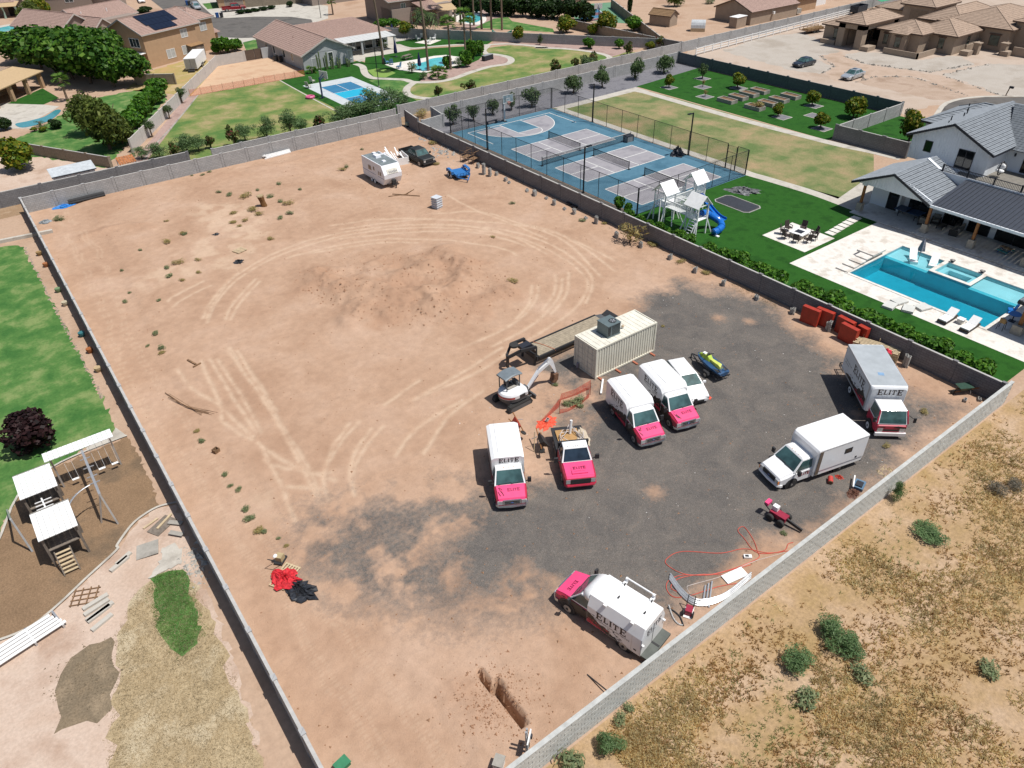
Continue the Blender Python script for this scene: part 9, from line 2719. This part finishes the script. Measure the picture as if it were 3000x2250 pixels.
# ---------------------------------------------------------------- back yards
def rectp(pts, dz, name, m):
 sheet(name, pts, dz, m)
m_cyan = mt('pool_cyan',(0.10,0.50,0.55),0.08,var=0.12,sc=0.4,spec=0.6)
mk = MB()
sheet('small_court',rect(52.0,57.8,111.5,126.4),0.016,mg('court_blue_small',['3f7fa8','4788b0'],0.4,6,0.06,0))
sheet('small_court_kitchen',rect(52.0,57.8,117.0,121.2),0.022,mg('court_cyan',['2fb4d8','36bbde'],0.4,6,0.05,0))
for a in ((52,126.4,57.8,126.4),(52,111.5,57.8,111.5),(52,111.5,52,126.4),(57.8,111.5,57.8,126.4),(52,117,57.8,117),(52,121.2,57.8,121.2),(54.9,121.2,54.9,126.4),(54.9,111.5,54.9,117)):
 ln(*a, 0.05, 0.03)
sheet('far_court',[(134.3,158.6),(146.1,153.7),(129.5,130.7),(123.9,142.1)],0.02,mg('court_green',['6f9a7c','78a284'],0.3,6,0.06,0))
sheet('far_court_stripe',[(137,156.9),(140.4,155.5),(129.2,137.8),(123.3,138.8)],0.025,mg('court_maroon',['7f6068','886870'],0.3,6,0.06,0))
sheet('far_court_panel',[(132.7,153.2),(137.7,150.1),(131.6,140),(124.2,140.7)],0.03,mg('court_blue_far',['4a7fa0','5288a8'],0.3,6,0.06,0))
sheet('far_court_kitchen',[(129.4,148.2),(134.6,144.9),(132.9,142.3),(127.1,144.6)],0.035,MATS['court_maroon'])
for a in ((132.7,153.2,137.7,150.1),(137.7,150.1,131.6,140),(131.6,140,124.2,140.7),(124.2,140.7,132.7,153.2)):
 ln(*a, 0.08, 0.045)
tag(mk.build('far_court_lines', m_line), kind='structure')
sheet('pool_deck',[(68.5,133.5),(73.1,133.3),(75.6,133.1),(79.4,133.3),(81.6,132.4),(82.8,128.6),(79.4,123.6),(75.3,123.5),(70.9,122.8),(68.6,127.6)],0.034,m_trav)
sheet('garden_pool',smooth_path([(72.4,130),(75.4,130.2),(77.4,131.5),(79.8,131.2),(80.2,128.9),(77.6,125.2),(74,124.6),(71.4,124.2),(71.4,127)],5,True),0.042,m_cyan)
sheet('pool_surround_far',smooth_path([(103.3,164.3),(111.1,172.1),(114.8,170.4),(109.6,158.2),(103.7,153),(101.9,159.3)],5,True),0.034,m_trav)
sheet('far_pool',smooth_path([(107.3,163.8),(110.9,165.6),(111,162.7),(107.2,157.4),(104,155.8),(103.5,158.5)],5,True),0.042,m_cyan)
sheet('lawn_pool',smooth_path([(6.5,138.4),(8.3,138.7),(10.8,139.7),(12.9,142.6),(13.5,141.4),(11.4,137.2),(9.3,135.6),(7,135.5)],5,True),0.03,mt('pool_teal',(0.06,0.26,0.30),0.08,var=0.1,spec=0.6))
sheet('far_left_pool_surround',smooth_path([(15.2,233.6),(20.1,235.4),(22,233),(19.8,224.7),(14.8,222.9)],4,True),0.02,m_conc)
sheet('far_left_pool',smooth_path([(14.9,230.5),(17.5,232.6),(21,233.3),(20.8,229.5),(18.1,226.3),(15.1,225.3)],4,True),0.03,m_cyan)
def brolly(lab, x, y, h_=3.0):
 kit('closed_umbrella',lab,'umbrella',(x,y,0.03),0,[('pole',m_alu,MB().cyl(0,0,0,0.04,h_,8)),('canopy',mt('navy_canvas',(0.012,0.016,0.07),0.8),MB().lathe(0,0,[(0.32,0.7),(0.36,1.0),(0.26,2.0),(0.06,h_)],9)),('base',m_char,MB().lathe(0,0,[(0.35,0),(0.3,0.1)],12))])
brolly('closed navy umbrella on the pool edge', 71.5,125.5)
brolly('closed navy umbrella at the patio path', 73.4,137.8)
brolly('closed navy umbrella by the white garden wall',82.5,155.4,2.6)
def seat(lab,x,y,rz,m,name='garden_chair',cat='chair'):
 kit(name,lab,cat,(x,y,0.03),R(rz),[('seat',m,MB().b2(-0.35,0.35,-0.35,0.35,0.3,0.42)),('backrest',m,MB().slab([(-0.35,-0.35,0.4),(-0.35,0.35,0.4),(-0.55,0.3,1.1),(-0.55,-0.3,1.1)],0.06))]+[('leg',m,MB().box(x_,y_,0,0.08,0.08,0.32)) for x_ in (-0.28,0.28) for y_ in (-0.28,0.28)])
for i,(x,y) in enumerate(((93.4,141.4),(94.2,140.6),(94.7,139.5))):
 seat('white slatted garden chair by the grey wall, %s from the palm' % NTH[i],x,y,-120,m_vin)
sheet('white_pad',[(82.8,146.6),(86.8,147.5),(88.4,144.8),(84.3,142.7)],0.036,m_trav)
for i,(x,y) in enumerate(((84.7,148.2),(86.3,149.3),(84.9,144.3),(87.4,146.3),(88.3,148.7),(88.5,147.2))):
 seat('white cushioned patio seat under the date palm, %s' % ['far left','left','front','right','rear','far right'][i],x,y,i*60,m_vin)
for i,(x,y) in enumerate(((69.2,133.9),(69.5,132.6),(69.1,129.1))):
 seat('blue folding chair by the pool fence, %s from the patio' % NTH[i],x,y,60*i,mt('chair_blue',(0.08,0.2,0.35),0.6))
kit('picnic_table','wooden picnic table between pool and patio','table',(74,134.5,0.03),0.3,[('table_top',m_old,MB().b2(-1,1,-0.4,0.4,0.7,0.76)),('bench',m_old,MB().b2(-1,1,0.55,0.8,0.4,0.45)),('bench',m_old,MB().b2(-1,1,-0.8,-0.55,0.4,0.45)),('leg_frame',m_old,MB().bar((-0.8,-0.7,0),(-0.8,0.2,0.7),0.1).bar((-0.8,0.7,0),(-0.8,-0.2,0.7),0.1).bar((0.8,-0.7,0),(0.8,0.2,0.7),0.1).bar((0.8,0.7,0),(0.8,-0.2,0.7),0.1))])
kit('tarp_shelter','dark green tarp draped over a frame by the grey wall','shelter',(98.3,136.2,0.02),R(-40),[('tarp',mt('tarp_green',(0.02,0.15,0.10),0.6,var=0.3,sc=2),MB().loft([[(x,-0.6,0),(x,-0.5,z),(x,0.5,z),(x,0.6,0)] for x,z in ((-2.2,1.9),(-1.2,1.3),(0,0.9),(1.0,1.4),(2.0,1.8))])),('frame',m_alu,MB().bar((-2.2,0,0),(-2.2,0,1.9),0.06).bar((2,0,0),(2,0,1.85),0.06))])
kit('gas_grill','black grill cart on the pink gravel','grill',(85.3,123.3,0.03),0.2,[('cart',m_char,MB().b2(-1.2,1.2,-0.4,0.4,0.1,0.9)),('grate',m_alu,MB().b2(-1.2,1.2,-0.4,0.4,0.9,0.95)),('wheel',m_rubber,MB().wheel(1.0,-0.45,0.2,0.2,0.1))])
one('pool_ring','pink inflatable ring on the back lawn','pool float',(47.8,121.2,0.1),0,mt('ring_pink',(0.6,0.12,0.25),0.4),MB().tube([(0.6*math.cos(a),0.6*math.sin(a),0.12) for a in [i*math.pi/8 for i in range(17)]],0.2,8))
for i, (x, y) in enumerate(((52.3,130.3), (50.3,127.5))):
 seat('pale lounge chair on the small court slab, %s one' % ('far' if i == 0 else 'near'),x,y,30,m_conc,'lounge_chair')
def bin_(lab, x, y, c):
 kit('wheelie_bin',lab,'bin',(x,y,0.02),0,[('body',c,MB().box(0,0,0,0.6,0.6,1.0,0,1.15,1.15)),('lid',c,MB().box(0,0,1.0,0.72,0.75,0.08)),('wheel',m_rubber,MB().wheel(0.2,0.35,0.12,0.12,0.06))])
m_binb = mt('bin_blue', (0.03, 0.10, 0.30), 0.5)
for lab,x,y,c in (('blue bin at the kerb beside the red pickup',61.1,206.6,m_binb),('black bin at the kerb beside the red pickup',61.9,205.8,m_plast_b),('blue bin at the top of the far street',61.2,231.6,m_binb),('black bin at the top of the far street',61.4,230.4,m_plast_b),('blue bin by the tan house shed',45.2,168.5,m_binb),('first dark bin beside the grey house',53.9,150.8,m_plast_b),('second dark bin beside the grey house',54.3,149.4,m_plast_b)):
 bin_(lab, x, y, c)
kit('lean_to_shed','brown lean to shed against the tan house','shed',(41.6,165.6),R(25),[('wall',m_old,MB().b2(0,3.2,-1.2,1.0,0,2.2)),('roof',mt('shed_roof','a5825c'),MB().slab([(-0.2,-1.4,2.2),(3.4,-1.4,2.2),(3.4,1.2,2.6),(-0.2,1.2,2.6)],0.08)),('door',m_brn_st,MB().b2(1.2,2.2,-1.22,-1.2,0.05,2.0))])
m_gate = mt('gate_brown', '6b5a4e', 0.7)
kit('driveway_gate','brown double gate between the white wall and the grey house','gate',(49.3,155.1),0,[('leaf',m_gate,MB().b2(0.05+k*2,1.95+k*2,-0.04,0.04,0.1,1.9)) for k in range(2)]+[('frame',m_char,MB().b2(k*2,k*2+0.06,-0.06,0.06,0,1.95)) for k in range(3)])
o = thing('orange_fence','orange mesh fence along the edge of the sand court','fence',(32.6,136.0),0)
MB().slab([(0,0,0.02),(20.7,-0.2,0.02),(20.7,-0.2,1.1),(0,0,1.1)],0.01).build('mesh',mnet('orange_mesh','e8603c',0.22,60),o)
for i in range(12):
 MB().cyl(i*1.88,-0.018*i,0,0.025,1.25,6).build('stake',m_rust,o)
kit('white_shed','long white metal shed with low gabled roof in the alley yard','shed',(8.7,104.2),R(1),[('wall',m_vin,MB().b2(-2.3,2.4,-0.9,0.9,0,1.7)),('roof',mt('shed_white_roof','d4dade',0.5),MB().slab([(-2.5,-1.1,1.65),(2.6,-1.1,1.65),(2.6,1.1,2.1),(-2.5,1.1,2.1)],0.06)),('eave',m_char,MB().b2(-2.5,2.6,-1.12,-1.08,1.55,1.65))])
o = thing('rusty_roof','rusty corrugated roof lean to in the alley','shed',(15.0,103.5),0)
for i in range(7):
 MB().slab([(-1.05+i*0.3,-0.8,1.55),(-0.80+i*0.3,-0.8,1.55),(-0.80+i*0.3,0.9,2.0),(-1.05+i*0.3,0.9,2.0)],0.05+0.02*(i % 2)).build('sheet',mt('rust_roof',(0.38,0.14,0.05),0.9,var=0.4,sc=3),o)
for x_ in (-1.0, 1.0):
 MB().box(x_,-0.7,0,0.1,0.1,1.55).box(x_,0.8,0,0.1,0.1,1.95).build('post',m_vin,o)
o = thing('greenhouse','small hoop greenhouse with timber base in the dry yard','greenhouse',(134.8,114.6),R(-50))
MB().loft([[(x,1.2*math.cos(a),0.7+1.5*math.sin(a)) for a in [math.pi*k/8 for k in range(9)]] for x in (-1.5,1.5)],cap=False).build('cover',mt('poly_cover','d5dadd',0.4),o)
MB().b2(-1.5,1.5,-1.25,-1.1,0,0.7).b2(-1.5,1.5,1.1,1.25,0,0.7).b2(-1.5,-1.35,-1.1,1.1,0,0.7).build('base',m_lum,o)
kit('fire_hydrant','yellow hydrant beyond the white house','hydrant',(111.7,52,0.01),0,[('barrel',mt('hydrant_yellow',(0.6,0.42,0.03),0.5),MB().lathe(0,0,[(0.16,0),(0.12,0.1),(0.12,0.6),(0.15,0.62),(0.08,0.8)],10)),('outlet',mt('hydrant_cap',(0.62,0.45,0.05),0.5),MB().disc(0,0,0.45,0.08,0.4))])
kit('mailbox','leaning brown mailbox at the drive end','mailbox',(131.7,49.1,0.01),0,[('post',m_rust,MB().bar((0,0,0),(0.3,-0.1,1.3),0.12)),('box',m_char,MB().box(0.35,-0.3,1.1,0.3,0.6,0.3))])
for i,(x,y,h_) in enumerate(((59.9,119.8,6.4),(80.5,187.9,9.0))):
 kit('light_pole',['thin black light pole beside the small blue court','tall dark pole behind the grey house'][i],'pole',(x,y,0.01),0,[('pole',m_blkmetal,MB().cyl(0,0,0,0.07,h_,8)),('base',m_conc_g,MB().cyl(0,0,0,0.2,0.15,10))])
stones('compost_bits','dark mulch scraps spread on the pale yard',2600,(lambda g,n: np.array([[-5.25,29.43]])+g.normal(size=(n,2))*np.array([0.75,0.85])),m_comp,0.03,0.09,14)
